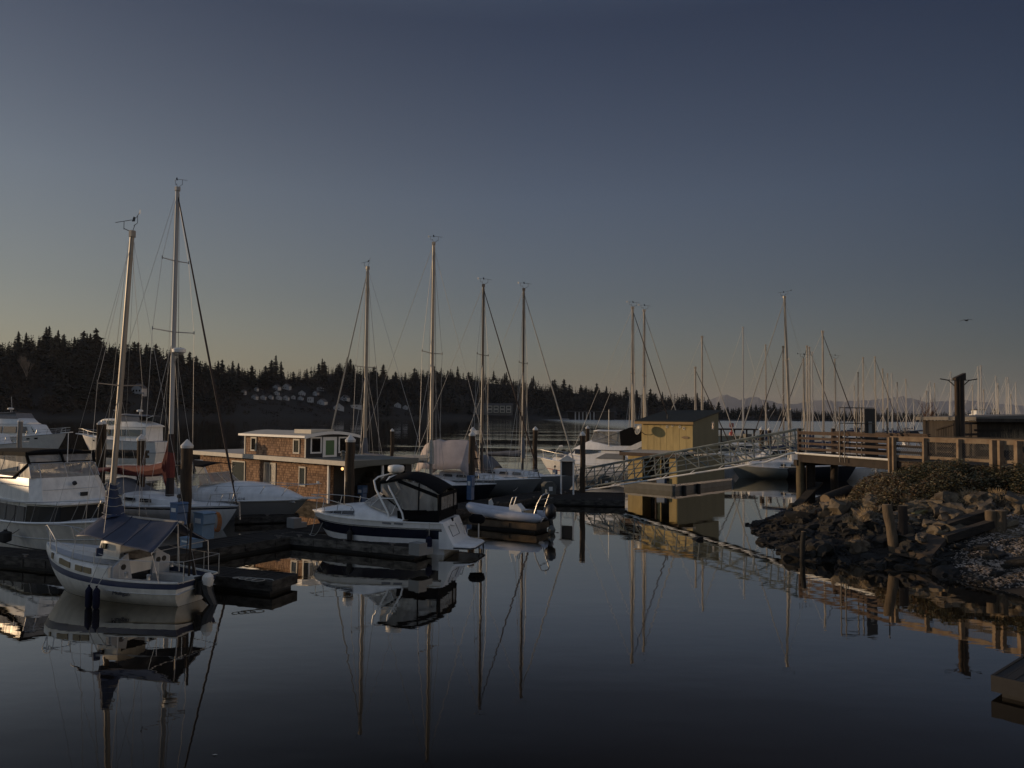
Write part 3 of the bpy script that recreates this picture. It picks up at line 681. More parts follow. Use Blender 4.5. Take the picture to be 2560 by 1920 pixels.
def lifelines(root, h, u0, u1, n, ht, r=.010, inset=.96, m=None):
    b = MB(); P = lambda u, sd, dz: V((u*h.L, sd*h.half(u)*inset, h.sheer(u)+dz))
    for sd in (1,-1):
        us = [lerp(u0,u1,i/n) for i in range(n+1)]
        for u in us: b.tube([P(u,sd,0), P(u,sd,ht)], r*1.3, 4)
        for z in (ht, ht*.5): b.tube([P(u,sd,z) for u in us], r*.6, 4)
    return b.build('lifeline_rail', m or MT['steel'], root)
def place_axis(tip, yaw_deg=None, stern=None):
    d = V(tip)-V(stern); return math.atan2(d.y, d.x)
def sailboat(label, mastpos, head, L, xm, B, zs, zb, ztop, hullm, bands=None, mats=None, group=None, mastm='alu', r=.09, spreaders=((6.5,1.0),), jib=None, boom='cover', boomm='bluecloth', boomlen=3.8,
             cabin=True, detail=1, wr=.009, rake=.0, sterns=.7, name='sailboat', fold=0.0, deckm='gel', dodger=None, wind=True, boomz=None, lower=True):
    """a moored sloop placed by its mast position and heading; x runs from stern 0 to bow L"""
    ca, sa = math.cos(head), math.sin(head)
    root = empty(name, (mastpos[0]-ca*xm, mastpos[1]-sa*xm, 0), head, label, 'sailboat', group)
    h = Hull(L, B, zs, zb, dip=.06, stern=sterns, sm=.45, pw=2.1, rake=L*.11, draft=.3, kind='sail', tr=L*.03)
    h.build(root, mats or [MT[hullm]], bands, nu=16 if detail < 2 else 22)
    h.deck(root, MT[deckm]); h.rail(root, MT['white'] if hullm != 'gel' else MT['deckgrey'], .025)
    cz = zs
    if cabin:
        b = MB(); x0, x1 = L*.30, L*.74; zc = h.sheer(.5)
        secs = [(x0, B*.31, B*.27, zc-.05, zc+.52),(lerp(x0,x1,.5), B*.30, B*.26, zc-.05, zc+.46),(lerp(x0,x1,.85), B*.20, B*.17, zc-.02, zc+.30),(x1, B*.12, B*.10, zc, zc+.10)]
        shell(b, secs); co = b.build('cabin_trunk', MT['gel'], root)
        for k in range(3 if detail else 1):
            xa = x0+L*.03+k*L*.10; w = L*.07
            yb = B*.30
            sidewin(co, MT['glass'], [(xa,yb,zc+.17),(xa+w,yb*.995,zc+.17),(xa+w-.05,yb*.97,zc+.33),(xa+.05,yb*.97,zc+.34)])
        b = MB(); b.prism([(x0-L*.16,zc-.0),(x0,zc),(x0,zc+.30),(x0-L*.16,zc+.24)], B*.24, B*.30, 'y'); b.prism([(x0-L*.16,zc-.0),(x0,zc),(x0,zc+.30),(x0-L*.16,zc+.24)], -B*.30, -B*.24, 'y'); b.build('cockpit_coaming', MT['gel'], root)
        cz = zc+.45
    z0 = cz
    mo, at = mast_parts(root, xm, z0-.1, ztop, r, MT[mastm], spreaders, rake, wind, wr, (L-.1, zb+.05), (.1, zs+.05), B*.42, jib=MT[jib] if jib else None, deckz=zs, lower=lower and detail > 0, details=detail > 0)
    bz = boomz or z0+1.0
    b = MB(); b.tube([(xm-.05,0,bz),(xm-boomlen,0,bz+.05)], .06, 6); bo = b.build('boom', MT[mastm], root)
    if boom == 'cover':
        b = MB(); pts = []; rr = []
        for i in range(9):
            t = i/8; pts.append((xm-.02-boomlen*.97*t, .02*math.sin(i*2.3), bz+.16+.10*(1-t)*math.cos(i*1.7)*.4+.12*(1-t))); rr.append(lerp(.24,.11,t)*(1+.08*math.sin(i*3.1)))
        b.tube(pts, rr, 8)
        b.tube([(xm,0,bz-.1),(xm,0,bz+.9),(xm-.02,0,bz+1.5)], [r*2.0, r*1.9, r*1.15], 8); b.build('sail_cover', MT[boomm], bo)
    if dodger:
        b = MB(); x0 = L*.30; w = B*.32
        b.sheet(lambda u, v: (x0+.9-1.5*u-(.0 if u < .9 else 0), w*math.cos(math.pi*v), zs+.35+(.35+.85*math.sin(math.pi/2*min(1,u*1.6)))*math.sin(math.pi*v)**.6), 6, 10)
        b.build('dodger', MT[dodger], root, solid=.02)
    if detail:
        pulpit(root, h, .90, .60, r=.016); lifelines(root, h, .12, .90, 6 if detail > 1 else 4, .58)
        b = MB(); us = (.0,.06)
        pts = [V((.08*L,h.half(.08)*.95,zs+.6)),V((0,h.half(0)*.95,zs+.6)),V((0,-h.half(0)*.95,zs+.6)),V((.08*L,-h.half(.08)*.95,zs+.6))]
        b.tube(pts, .014, 5)
        for p in pts: b.tube([p, p-V((0,0,.6))], .014, 5)
        b.build('stern_rail', MT['steel'], root)
    return root, h, at
def text_obj(name, cu, root):
    t = bpy.data.objects.new('tmp_text', cu); COL.objects.link(t); dg = bpy.context.evaluated_depsgraph_get(); me = bpy.data.meshes.new_from_object(t.evaluated_get(dg))
    bpy.data.objects.remove(t); o = bpy.data.objects.new(name, me); COL.objects.link(o); o.parent = root; return o
# ================================================================ the small sloop with the blue tarp
def frame(stern, tip):
    d = V((tip[0]-stern[0], tip[1]-stern[1], 0)); return d.length, math.atan2(d.y, d.x)
def lash(b, pts, r=.012): b.tube(pts, r, 4)
def fender(pos, h, r, m, label, rope_to=None, ball=False):
    f = empty('fender', pos, 0, label, 'fender')
    b = MB(); prof = [(.02,0),(r*.6,.05),(r,.14*h+.02),(r*1.03,h*.5),(r,h*.86),(r*.6,h*.95),(r*.3,h),(r*.3,h+.05)]
    b.lathe(prof, n=10); b.build('body', MT[m], f)
    if rope_to is not None:
        b = MB(); q = V(rope_to)-V(pos); b.tube([(0,0,h), q], .012, 4); b.build('rope', MT['rope'] if m != 'rubber' else MT['rubber'], f)
    return f
def little_sloop():
    tip = G(116,1359,1.38); s2 = G(438,1461,.72); d = (V((tip.x,tip.y,0))-V((s2.x,s2.y,0))).normalized(); n = V((-d.y*-1, d.x*-1, 0))
    far = V((d.y, -d.x, 0)); far = far if far.y > 0 else -far
    st = V((s2.x,s2.y,0))+far*.80
    L, hd = frame(st, tip)
    root = empty('sailboat', (st.x,st.y,0), hd, 'small white sloop with a blue tarp over its boom and blue stripe, nearest boat', 'sailboat')
    h = Hull(L, 2.45, .76, 1.24, dip=.06, stern=.64, sm=.42, pw=2.3, rake=1.15, draft=.3, kind='sail', tr=.35, flare=.35)
    h.build(root, [MT['gel_old'], MT['stripe'], MT['rubber']], [(.80,.965,1),(0,.225,2)], nu=26)
    h.deck(root, MT['deckgrey'], 0, .37, drop=.34, name='cockpit_floor')
    h.rail(root, MT['gel_old'], .035, u0=0, u1=.37)
    # raised foredeck
    b = MB(); us = [.36,.42,.50,.58,.66,.74,.82,.9,.96,.99]; rings = []
    for u in us:
        w = h.half(u); z = h.sheer(u); k = .42-.26*u
        rings.append([(u*L,w*.985,z-.02),(u*L,w*.975,z+k-.05),(u*L,w*.92,z+k),(u*L,w*.4,z+k+.05),(u*L,-w*.4,z+k+.05),(u*L,-w*.92,z+k),(u*L,-w*.975,z+k-.05),(u*L,-w*.985,z-.02)])
    b.loft(rings, closed=False).add(rings[0], [tuple(range(8))]); b.add(rings[-1], [tuple(range(7,-1,-1))]); fd = b.build('raised_foredeck', MT['gel_old'], root, sm=50)
    b = MB(); b.add([(u*L, sd*h.half(u)*.86, h.sheer(u)+.42-.26*u+.045) for u in us for sd in (1,-1)], [(2*i,2*i+2,2*i+3,2*i+1) for i in range(len(us)-1)]); b.build('deck', MT['deckgrey'], root)
    for ua, ub, mm in ((.465,.515,'tanwin'),(.525,.575,'tanwin'),(.62,.72,'tanwin'),(.80,.825,'tanwin')):
        zz = lambda u: h.sheer(u)+.045
        sidewin(fd, MT[mm], [(ua*L,h.half(ua)*.985,zz(ua)),(ub*L,h.half(ub)*.985,zz(ub)),(ub*L,h.half(ub)*.98,zz(ub)+.16),(ua*L,h.half(ua)*.98,zz(ua)+.16)], th=.025)
    # bulkhead of the cockpit, dark companionway, instruments
    b = MB(); x = .36*L-.03
    for sd in (1,-1):
        b = MB(); b.prism([(sd*.34,.45),(sd*1.10,.55),(sd*1.08,1.10),(sd*.55,1.42)] if sd > 0 else [(sd*.34,.45),(sd*.55,1.42),(sd*1.08,1.10),(sd*1.10,.55)], x-.05, x+.03, 'x'); b.build('bulkhead', MT['deckgrey'], root)
    b = MB(); b.prism([(-.45,.40),(.45,.40),(.62,1.45),(-.62,1.45)], x+.031, x+.06, 'x'); b.build('companionway', MT['glass'], root, sm=0)
    for y in (.72,-.62,-.85):
        b = MB(); b.tube([(x-.07,y,1.05),(x-.02,y,1.05)], .085, 10); b.build('compass', MT['blackpl'], root)
    # cabin trunk under the tarp
    b = MB(); shell(b, [(.40*L,.58,.52,1.2,1.80),(.48*L,.56,.50,1.2,1.80),(.55*L,.48,.40,1.2,1.74),(.58*L,.38,.30,1.2,1.5)]); ct = b.build('cabin_trunk', MT['gel_old'], root)
    sidewin(ct, MT['glass'], [(.49*L,.565,1.50),(.52*L,.545,1.50),(.52*L,.525,1.66),(.49*L,.54,1.66)], th=.03)
    # cockpit seats and motor cover
    b = MB()
    for sd in (1,-1): b.box(.35, .35*L, min(sd*.42,sd*.70), max(sd*.42,sd*.70), .45, .66)
    b.build('cockpit_bench', MT['gel_old'], root)
    # tarp over the boom
    xr0, xr1 = .57*L, .125*L
    def tf(u, v):
        x = lerp(xr0, xr1, u); y = lerp(1.14, -1.14, v); a = abs(y)/1.14
        ridge = lerp(2.58, 2.42, u)-.10*math.sin(math.pi*u); eave = lerp(2.02, 1.64, u)
        sag = .06*math.sin(u*math.pi*3)**2*(1-a)*a*2
        fr = clamp((.12-u)/.12)
        return (x+.25*fr*a - .10*a*u, y*(1-.10*fr), lerp(ridge, eave, a**.85)-sag+.03*mnoise.noise(V((x*1.5,y*1.5,0)))-.10*fr*a)
    b = MB(); b.sheet(tf, 22, 22); tp = b.build('tarp', MT['tarp'], root, sm=80, solid=.012)
    b = MB()
    for u in (.34,.62):
        b.tube([V(tf(u, j/14))+V((0,0,.012)) for j in range(15)], .016, 5)
    b.build('seam', MT['tarp'], tp)
    b = MB(); b.tube([V(tf(1, j/10))-V((0,0,.03)) for j in range(11)], .010, 5); b.tube([tf(1,1), V(tf(1,0))], .011, 5)
    b.tube([tf(1,0), V((.5,1.0,.75))], .008, 5); b.tube([tf(1,1), V((.5,-1.0,.75))], .008, 5); b.tube([tf(.98,.5), (xr1-.05,0,.9)], .02, 6)
    b.build('tarp_pole', MT['steel'], root)
    # mast wrapped in the blue sail
    mo, at = mast_parts(root, .575*L, 1.3, 11.25, .082, MT['alu'], [(6.45,.86)], .62, True, .0055, (L-.05,1.35), (.05,.78), 1.05, deckz=1.1)
    b = MB(); x = .575*L-.05; pts = []; rr = []
    for i in range(12):
        t = i/11; pts.append((x-.03-.16*(1-t)**1.5+.02*math.sin(i*2.1), .02*math.cos(i*1.7), lerp(2.30,3.42,t))); rr.append(lerp(.34,.12,t)*(1+.10*math.sin(i*2.6)))
    b.tube(pts, rr, 10); b.build('furled_sail', MT['bluecloth'], root, sm=60)
    b = MB(); b.tube([(x,0,2.42),(.10*L,0,2.34)], .055, 8); b.build('boom', MT['alu'], root)
    b = MB()
    for z in (2.5,2.75,3.0,3.25,3.4):
        k = [V((x-.03-.1+ (.36-.2*(z-2.3))*math.cos(a*.5236), (.36-.2*(z-2.3))*math.sin(a*.5236), z+.03*math.sin(a))) for a in range(13)]; b.tube(k, .010, 4)
    b.build('lashing', MT['rope'], root)
    # rails
    b = MB(); P = lambda u, sd, dz: V((u*L, sd*h.half(u)*.90, h.sheer(u)+.40-.26*u+dz))
    top = [P(.80,1,.42),P(.86,1,.56),P(.93,1,.62),P(.98,1,.62),V((L+.05,0,1.95)),P(.98,-1,.62),P(.93,-1,.62),P(.86,-1,.56),P(.80,-1,.42)]
    b.tube(top, .015, 6)
    b.tube([V((L+.05,0,1.95)), V((L-.22,0,1.40))], .014, 5)
    for sd in (1,-1):
        b.tube([P(.80,sd,.42), P(.78,sd,0)], .014, 5); b.tube([P(.90,sd,.60), P(.88,sd,0)], .014, 5); b.tube([P(.90,sd,.58), P(.85,sd,.35), P(.80,sd,.40)], .011, 5)
    b.build('bow_rail', MT['steel'], root)
    b = MB()
    for sd in (1,-1):
        pts = [P(.80,sd,.40), P(.62,sd,.34), V((.46*L,sd*h.half(.46)*.93,h.sheer(.46)+.66)), V((.30*L,sd*h.half(.3)*.95,1.36)), V((.10*L,sd*h.half(.1)*.97,1.34)), V((-.12,sd*h.half(0)*.93,1.36))]
        b.tube(pts, .009, 5)
        for p in pts[1:3]: b.tube([p, p-V((0,0,.66 if p.x < .5*L else .34))], .014, 5)
        for p in pts[3:]: b.tube([p, V((p.x,p.y,.74))], .010, 5)
    b.tube([V((-.12,h.half(0)*.93,1.36)), V((-.16,0,1.36)), V((-.12,-h.half(0)*.93,1.36))], .009, 5)
    b.build('safety_rail', MT['steel'], root)
    # outboard on the transom
    b = MB(); ob = [(-.02,.30),(-.42,.34),(-.46,.62),(-.30,.72),(-.04,.62)]
    om = MB(); om.tube([(-.22,-.12,.42),(-.24,-.12,.60),(-.25,-.12,.80),(-.24,-.12,.90)], [.12,.17,.16,.08], 10); o1 = om.build('outboard_motor', MT['gel_old'], root)
    om = MB(); om.tube([(-.18,-.12,.62),(-.26,-.12,.30),(-.52,-.16,-.12)], [.19,.17,.10], 8); om.obox((-.08,-.12,.48),(.22,.36,.40)); om.tube([(-.55,-.12,-.02),(-.20,-.12,-.06)], .07, 8); om.build('lower_unit', MT['blackpl'], o1)
    b = MB(); b.box(-.02, .04, -.34, .12, .28, .80); b.build('motor_well', MT['blackpl'], root, sm=0)
    # flag staff bundle and winch heads
    b = MB(); b.tube([(.30,.05,.80),(.26,.05,2.35)], .035, 6); b.tube([(.36,.18,.80),(.30,.10,2.2)], .012, 4); b.tube([(.25,-.12,.8),(.28,-.06,1.5)], .05, 6); b.build('flag_staff', MT['wooddark'], root)
    for xx, yy in ((.30*L,.88),(.30*L,-.88),(.16*L,.9)):
        b = MB(); b.lathe([(.06,0),(.05,.06),(.065,.14),(.05,.16)], (xx,yy,.80), 8); b.build('winch', MT['steel'], root)
    b = MB(); b.tube([(.44*L,1.06,1.40),(.44*L,1.06,1.62)], .10, 8); b.build('bucket', MT['bluecloth'], root)
    # name on the topside
    cu = bpy.data.curves.new('boat_name', 'FONT'); cu.body = 'Mulligan'; cu.size = .20; cu.shear = .42; cu.space_character = .92; cu.extrude = .002; cu.materials.append(MT['stripe'])
    o = text_obj('name_lettering', cu, root)
    ua, ub = .345, .235
    pa = V(h.pt(ua,.56,1)); pb = V(h.pt(ub,.56,1)); up = (V(h.pt(.29,.72,1))-V(h.pt(.29,.50,1))).normalized(); ex = (pb-pa).normalized(); nz = ex.cross(up).normalized(); up = nz.cross(ex)
    m = M4((ex, up, nz)).transposed().to_4x4(); m.translation = pa+nz*.022; o.matrix_local = m
    return root, h, st, hd
SL, SLH, sls, slhd = little_sloop()
p = G(221,1519); fender((p.x,p.y,-.06), .66, .095, 'fendernavy', 'dark blue fender hanging nearer the bow on the small sloop', p+V((.12,.35,1.35))-V((0,0,0)))
p = G(240,1522); fender((p.x,p.y,-.06), .66, .095, 'fendernavy', 'dark blue fender hanging nearer the stern on the small sloop', p+V((.18,.35,1.2)))
# ================================================================ black-topped flybridge cruiser at the frame edge
def cabin_cruiser():
    tip = V((-15.6,30.6,0)); L = 10.4; hd = math.atan2(-.60,.80); st = tip-V((math.cos(hd),math.sin(hd),0))*L
    root = empty('cabin_cruiser', (st.x,st.y,0), hd, 'white flybridge cabin cruiser with black-framed canvas enclosure, cut by the frame', 'motorboat')
    h = Hull(L, 3.6, .95, 1.35, dip=.03, stern=.86, sm=.5, pw=2.6, rake=1.3, draft=.4, kind='power', flare=.6)
    h.build(root, [MT['gel_old'], MT['rubber']], [(0,.235,1)]); h.deck(root, MT['gel']); h.rail(root, MT['gel'], .05); h.rail(root, MT['deckgrey'], .02, t=.55, name='spray_rail')
    xc = L-4.25       # front corner of the house
    b = MB(); shell(b, [(1.2,1.52,1.46,.9,1.86),(xc,1.52,1.44,.9,1.86),(xc+1.5,1.20,.85,.95,1.80),(xc+1.75,1.05,.7,.95,1.3)]); b.build('deckhouse', MT['gel_old'], root)
    for i in range(5):
        xa = 1.5+i*(xc-1.6)/5; xb = xa+(xc-1.6)/5-.12
        sidewin(root, MT['curtain'], [(xa,1.535,1.02),(xb,1.535,1.02),(xb,1.50,1.68),(xa,1.50,1.68)], name='side_window')
    b = MB(); rr = [(xc-.05,1.555,1.02,1.49,1.76),(xc+.75,1.44,1.02,1.28,1.76),(xc+1.52,1.24,1.02,.92,1.76)]
    for sd in (1,-1): b.add([q for x, y0, z0, y1, z1 in rr for q in ((x,sd*y0,z0),(x,sd*y1,z1))], [(0,2,3,1),(2,4,5,3)])
    b.add([(xc+1.84,1.0,1.02),(xc+1.62,.88,1.76),(xc+1.84,-1.0,1.02),(xc+1.62,-.88,1.76)], [(0,2,3,1)])
    b.add([(xc+1.52,1.24,1.02),(xc+1.84,1.0,1.02),(xc+1.62,.88,1.76),(xc+1.52,.92,1.76)], [(0,1,2,3)]); b.add([(xc+1.52,-1.24,1.02),(xc+1.84,-1.0,1.02),(xc+1.62,-.88,1.76),(xc+1.52,-.92,1.76)], [(0,1,2,3)])
    b.build('windscreen', MT['blackwin'], root, sm=0, solid=.02)
    b = MB(); b.prism([(.9,1.62),(xc+.1,1.62),(xc+1.75,1.05),(xc+1.9,.6),(xc+1.9,-.6),(xc+1.75,-1.05),(xc+.1,-1.62),(.9,-1.62)], 1.85, 1.92, 'z'); b.build('house_roof', MT['gel'], root, sm=0)
    # flybridge coaming
    z0, z1 = 1.92, 2.86; xf = xc+.35; rk = .55
    b = MB()
    ring = lambda z, k, w: [(1.0,w,z),(xf-rk*k,w,z),(xf+.35-rk*k,w-.35,z),(xf+.35-rk*k,-w+.35,z),(xf-rk*k,-w,z),(1.0,-w,z)]
    rings = [ring(z0,0,1.55),ring(z0+.5,.5,1.50),ring(z1,1,1.40)]
    b.loft(rings, closed=True, caps=True); b.build('flybridge', MT['gel_old'], root, sm=20)
    b = MB(); b.tube([(xf+.37-rk*.45,y,z0+.46) for y in (1.1,-1.1)], .012, 4); b.tube([(1.0,-1.52,z0+.62),(xf-.3,-1.50,z0+.62)], .02, 4); b.build('moulding_line', MT['deckgrey'], root)
    b = MB(); b.obox((xf+.28,.45,z0+.22),(.06,.30,.16)); b.build('vent', MT['rubber'], root); b = MB(); b.tube([(xf+.12,.1,z1-.22),(xf+.2,.1,z1-.28)], .09, 8); b.build('horn', MT['blackpl'], root)
    # windshield frame
    xw = xf+.30-rk; b = MB(); wz = z1+.58
    fp = [(xw-1.2,-1.40,z1),(xw-.15,-1.38,z1),(xw,-1.05,z1),(xw,1.05,z1),(xw-.15,1.38,z1),(xw-1.2,1.40,z1)]
    up = [(xw-1.5,-1.34,wz),(xw-.55,-1.32,wz),(xw-.42,-1.0,wz),(xw-.42,1.0,wz),(xw-.55,1.32,wz),(xw-1.5,1.34,wz)]
    for i in range(5): b.quadp(fp[i],fp[i+1],up[i+1],up[i])
    b.build('windshield', MT['vinyl'], root, sm=0)
    b = MB(); b.tube(up, .022, 5)
    for a, c in zip(fp, up): b.tube([a,c], .020, 5)
    b.tube([(xw,0,z1),(xw-.42,0,wz)], .02, 5); b.build('windshield_frame', MT['steel'], root)
    # canvas enclosure
    zc = 4.05; b = MB(); nx = xw-.75
    def cf(u, v):
        x = lerp(-.6, nx, u); y = lerp(1.36,-1.36,v); a = abs(y)/1.36
        return (x, y, zc-.05-.16*a**3-.12*(1-u)-.35*max(0,(.12-u)/.12)-.10*max(0,u-.93)/.07)
    b.sheet(cf, 12, 10); cp = b.build('canopy', MT['black'], root, sm=80, solid=.02)
    b = MB(); wy = 1.35
    edge = [(nx,wy,zc-.2),(nx,-wy,zc-.2)]
    b.quadp((nx,-wy,zc-.24),(nx,wy,zc-.24),up[3+1],up[1]); b.quadp((-.5,-wy,zc-.4),(nx,-wy,zc-.24),up[1],(-.5,-1.45,z1-.25)); b.quadp((-.5,wy,zc-.4),(nx,wy,zc-.24),up[4],(-.5,1.45,z1-.25))
    b.build('clear_panel', MT['vinyl'], root, sm=0)
    b = MB()
    for sd in (1,-1):
        b.bar((nx,sd*wy,zc-.22),V(up[1 if sd < 0 else 4]),.12,.05); b.bar((-.5,sd*wy*1.01,zc-.33),(nx,sd*wy*1.01,zc-.20),.05,.16)
        b.bar((nx*.42,sd*wy*1.01,zc-.25),(nx*.42-.25,sd*1.44,z1-.15),.10,.04); b.bar(V(up[1 if sd < 0 else 4]),(xw-1.75,sd*1.42,z1-.05),.14,.05); b.bar((xw-1.75,sd*1.42,z1-.05),(-.5,sd*1.46,z1-.22),.22,.05)
    b.bar(V(up[1])+V((.01,0,.02)),V(up[4])+V((.01,0,.02)),.05,.10); b.bar((nx,0,zc-.16),(xw-.42,0,wz),.05,.12); b.bar((nx+.01,-wy,zc-.2),(nx+.01,wy,zc-.2),.05,.12)
    b.build('canvas_frame', MT['black'], root, sm=0)
    # rails, antennas
    b = MB(); P = lambda u, sd, dz: V((u*L, sd*h.half(u)*.95, h.sheer(u)+dz))
    for sd in (1,-1):
        top = [P(u,sd,.86-.1*(1-u)) for u in (.15,.3,.45,.6,.72,.84,.92,.97)]+[V((L+.2,0,2.25))]; b.tube(top, .018, 5)
        for u in (.2,.32,.44,.56,.68,.79,.88,.95): b.tube([P(u-.025,sd,0), P(u+.01,sd,.84)], .015, 4)
    b.build('deck_rail', MT['steel'], root)
    for x, y, z, dx, H in ((2.6,-1.5,2.5,.5,2.1),(xw-.45,.15,wz,.02,1.3)):
        b = MB(); b.tube([(x,y,z),(x+dx,y,z+H)], .016, 5); b.tube([(x,y,z-.05),(x,y,z+.25)], .03, 5); b.build('antenna', MT['white'], root)
    b = MB(); b.tube([(xf+.2,1.5,2.2),(xf+.6,1.5,4.3)], .014, 5); b.build('antenna', MT['blackpl'], root)
    return root, h
CC, CCH = cabin_cruiser()
p = D(12,1365,31.6); fender((p.x,p.y,.28), .50, .23, 'rubber', 'big black round fender hanging from the flybridge cabin cruiser', p+V((.15,.4,1.3)))
# ================================================================ white cruiser with radar arch, bow towards the walkway
def express_cruiser():
    tip = G(768,1249,1.15); tip.z = 0; L = 9.6; hd = math.atan2(-.36,.933); st = tip-V((math.cos(hd),math.sin(hd),0))*L
    root = empty('express_cruiser', (st.x,st.y,0), hd, 'white open cruiser with radar arch and black bimini before the shingled houseboat', 'motorboat')
    h = Hull(L, 3.1, .95, 1.18, dip=.0, stern=.88, sm=.45, pw=2.3, rake=1.7, draft=.4, kind='power', flare=.75)
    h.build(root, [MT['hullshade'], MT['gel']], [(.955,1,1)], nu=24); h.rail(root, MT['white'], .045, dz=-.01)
    b = MB(); rings = []
    for i in range(15):
        u = lerp(.36,.985,i/14); w = h.half(u)*.97; z = h.sheer(u); hh = .92*math.sin(math.pi/2*min(1,(1-u)/.45))**.9*(1-.12*max(0,.5-u)*4)
        rings.append([(u*L,w*math.cos(math.pi*j/12)*(1 if abs(j-6) < 5 else 1),z+hh*math.sin(math.pi*j/12)**.62) for j in range(13)])
    b.loft(rings, closed=False).add(rings[0], [tuple(range(13))]); b.build('foredeck', MT['gel'], root, sm=50)
    b = MB()
    for sd in (1,-1): b.prism([(.1,.9),(.37*L,.95),(.37*L,1.75),(.30*L,1.62),(.1,1.35)], min(sd*1.28,sd*1.44), max(sd*1.28,sd*1.44), 'y')
    b.box(.0,.15,-1.3,1.3,.6,1.3); b.build('cockpit_side', MT['gel'], root)
    z0 = 1.82; b = MB(); fp = [(.33*L-.7,-1.32,1.6),(.44*L,-1.1,z0),(.50*L,-.5,z0+.06),(.50*L,.5,z0+.06),(.44*L,1.1,z0),(.33*L-.7,1.32,1.6)]; up = [(.33*L-1.1,-1.22,2.2),(.38*L,-1.0,2.36),(.42*L,-.45,2.40),(.42*L,.45,2.40),(.38*L,1.0,2.36),(.33*L-1.1,1.22,2.2)]
    for i in range(5): b.quadp(fp[i],fp[i+1],up[i+1],up[i])
    b.build('windshield', MT['vinyl'], root, sm=0)
    b = MB(); b.tube(up,.02,5); b.tube(fp,.02,5)
    for a, c in zip(fp,up): b.tube([a,c],.018,5)
    b.build('windshield_frame', MT['cream'], root)
    b = MB()
    for sd in (1,-1): b.prism([(.16*L,1.3),(.23*L,1.3),(.145*L,2.75),(.085*L,2.75)], min(sd*1.22,sd*1.40), max(sd*1.22,sd*1.40), 'y')
    b.prism([(.085*L,2.70),(.145*L,2.70),(.14*L,2.92),(.08*L,2.92)], -1.40, 1.40, 'y'); b.build('radar_arch', MT['gel'], root, sm=20)
    b = MB(); b.sheet(lambda u, v: (lerp(.14*L,.40*L,u), lerp(1.25,-1.25,v), 2.86+.14*math.sin(math.pi*v)-.12*u), 6, 8); b.build('bimini', MT['black'], root, sm=80, solid=.03)
    for sd in (1,-1): b = MB(); b.tube([(.40*L,sd*1.2,2.76),(.30*L,sd*1.3,1.7)],.018,5); b.tube([(.28*L,sd*1.22,2.85),(.32*L,sd*1.3,1.7)],.018,5); b.build('bimini_frame', MT['cream'], root)
    b = MB(); b.prism([(L-.55,h.sheer(.95)+.02),(L+.75,h.sheer(1)+.06),(L+.75,h.sheer(1)+.13),(L-.55,h.sheer(.95)+.10)], -.26, .26, 'y'); b.build('bow_pulpit', MT['gel'], root)
    b = MB(); P = lambda u, sd, dz: V((u*L, sd*h.half(u)*.9, h.sheer(u)+dz))
    for sd in (1,-1):
        b.tube([P(u,sd,.75) for u in (.45,.6,.75,.88,.96)]+[V((L+.72,sd*.2,2.0))], .016, 5)
        for u in (.50,.64,.78,.90): b.tube([P(u-.03,sd,.08), P(u+.015,sd,.75)], .016, 4)
    b.tube([(L+.72,.2,2.0),(L+.72,-.2,2.0)], .016, 5); b.tube([(L+.70,0,1.3),(L+.72,0,2.0)], .014, 4); b.build('bow_rail', MT['steel'], root)
    b = MB(); b.tube([(L+.72,-.1,2.02),(L+.72,-.1,2.14)], .07, 8); b.build('spotlight', MT['white'], root)
    # registration marks low on the white flank
    cu = bpy.data.curves.new('registration', 'FONT'); cu.body = 'WN 1140 NE'; cu.size = .17; cu.extrude = .002; cu.materials.append(MT['blackpl'])
    o = text_obj('registration_lettering', cu, root)
    pa = V(h.pt(.60,1,-1)); pb = V(h.pt(.72,1,-1)); ex = (pb-pa).normalized(); nz = V((ex.y,-ex.x,0)).normalized(); up_ = nz.cross(ex)
    m = M4((ex, up_, nz)).transposed().to_4x4(); m.translation = pa+nz*.035+V((0,0,.05)); o.matrix_local = m
    for x, y in ((.55*L,.6),(.53*L,.45)):
        b = MB(); b.tube([(x,-y,z0+.1),(x,-y,z0+.24)], .05, 6); b.build('deck_light', MT['blackpl'], root)
    # white sheer fender strip
    for u in (.54,.93):
        b = MB(); q = V(h.pt(u,.90,-1)); b.tube([q+V((-.3,-.02,0)), q+V((.3,-.02,.03))], .035, 6); b.build('hawse_plate', MT['steel'], root)
    return root, h
EC, ECH = express_cruiser()
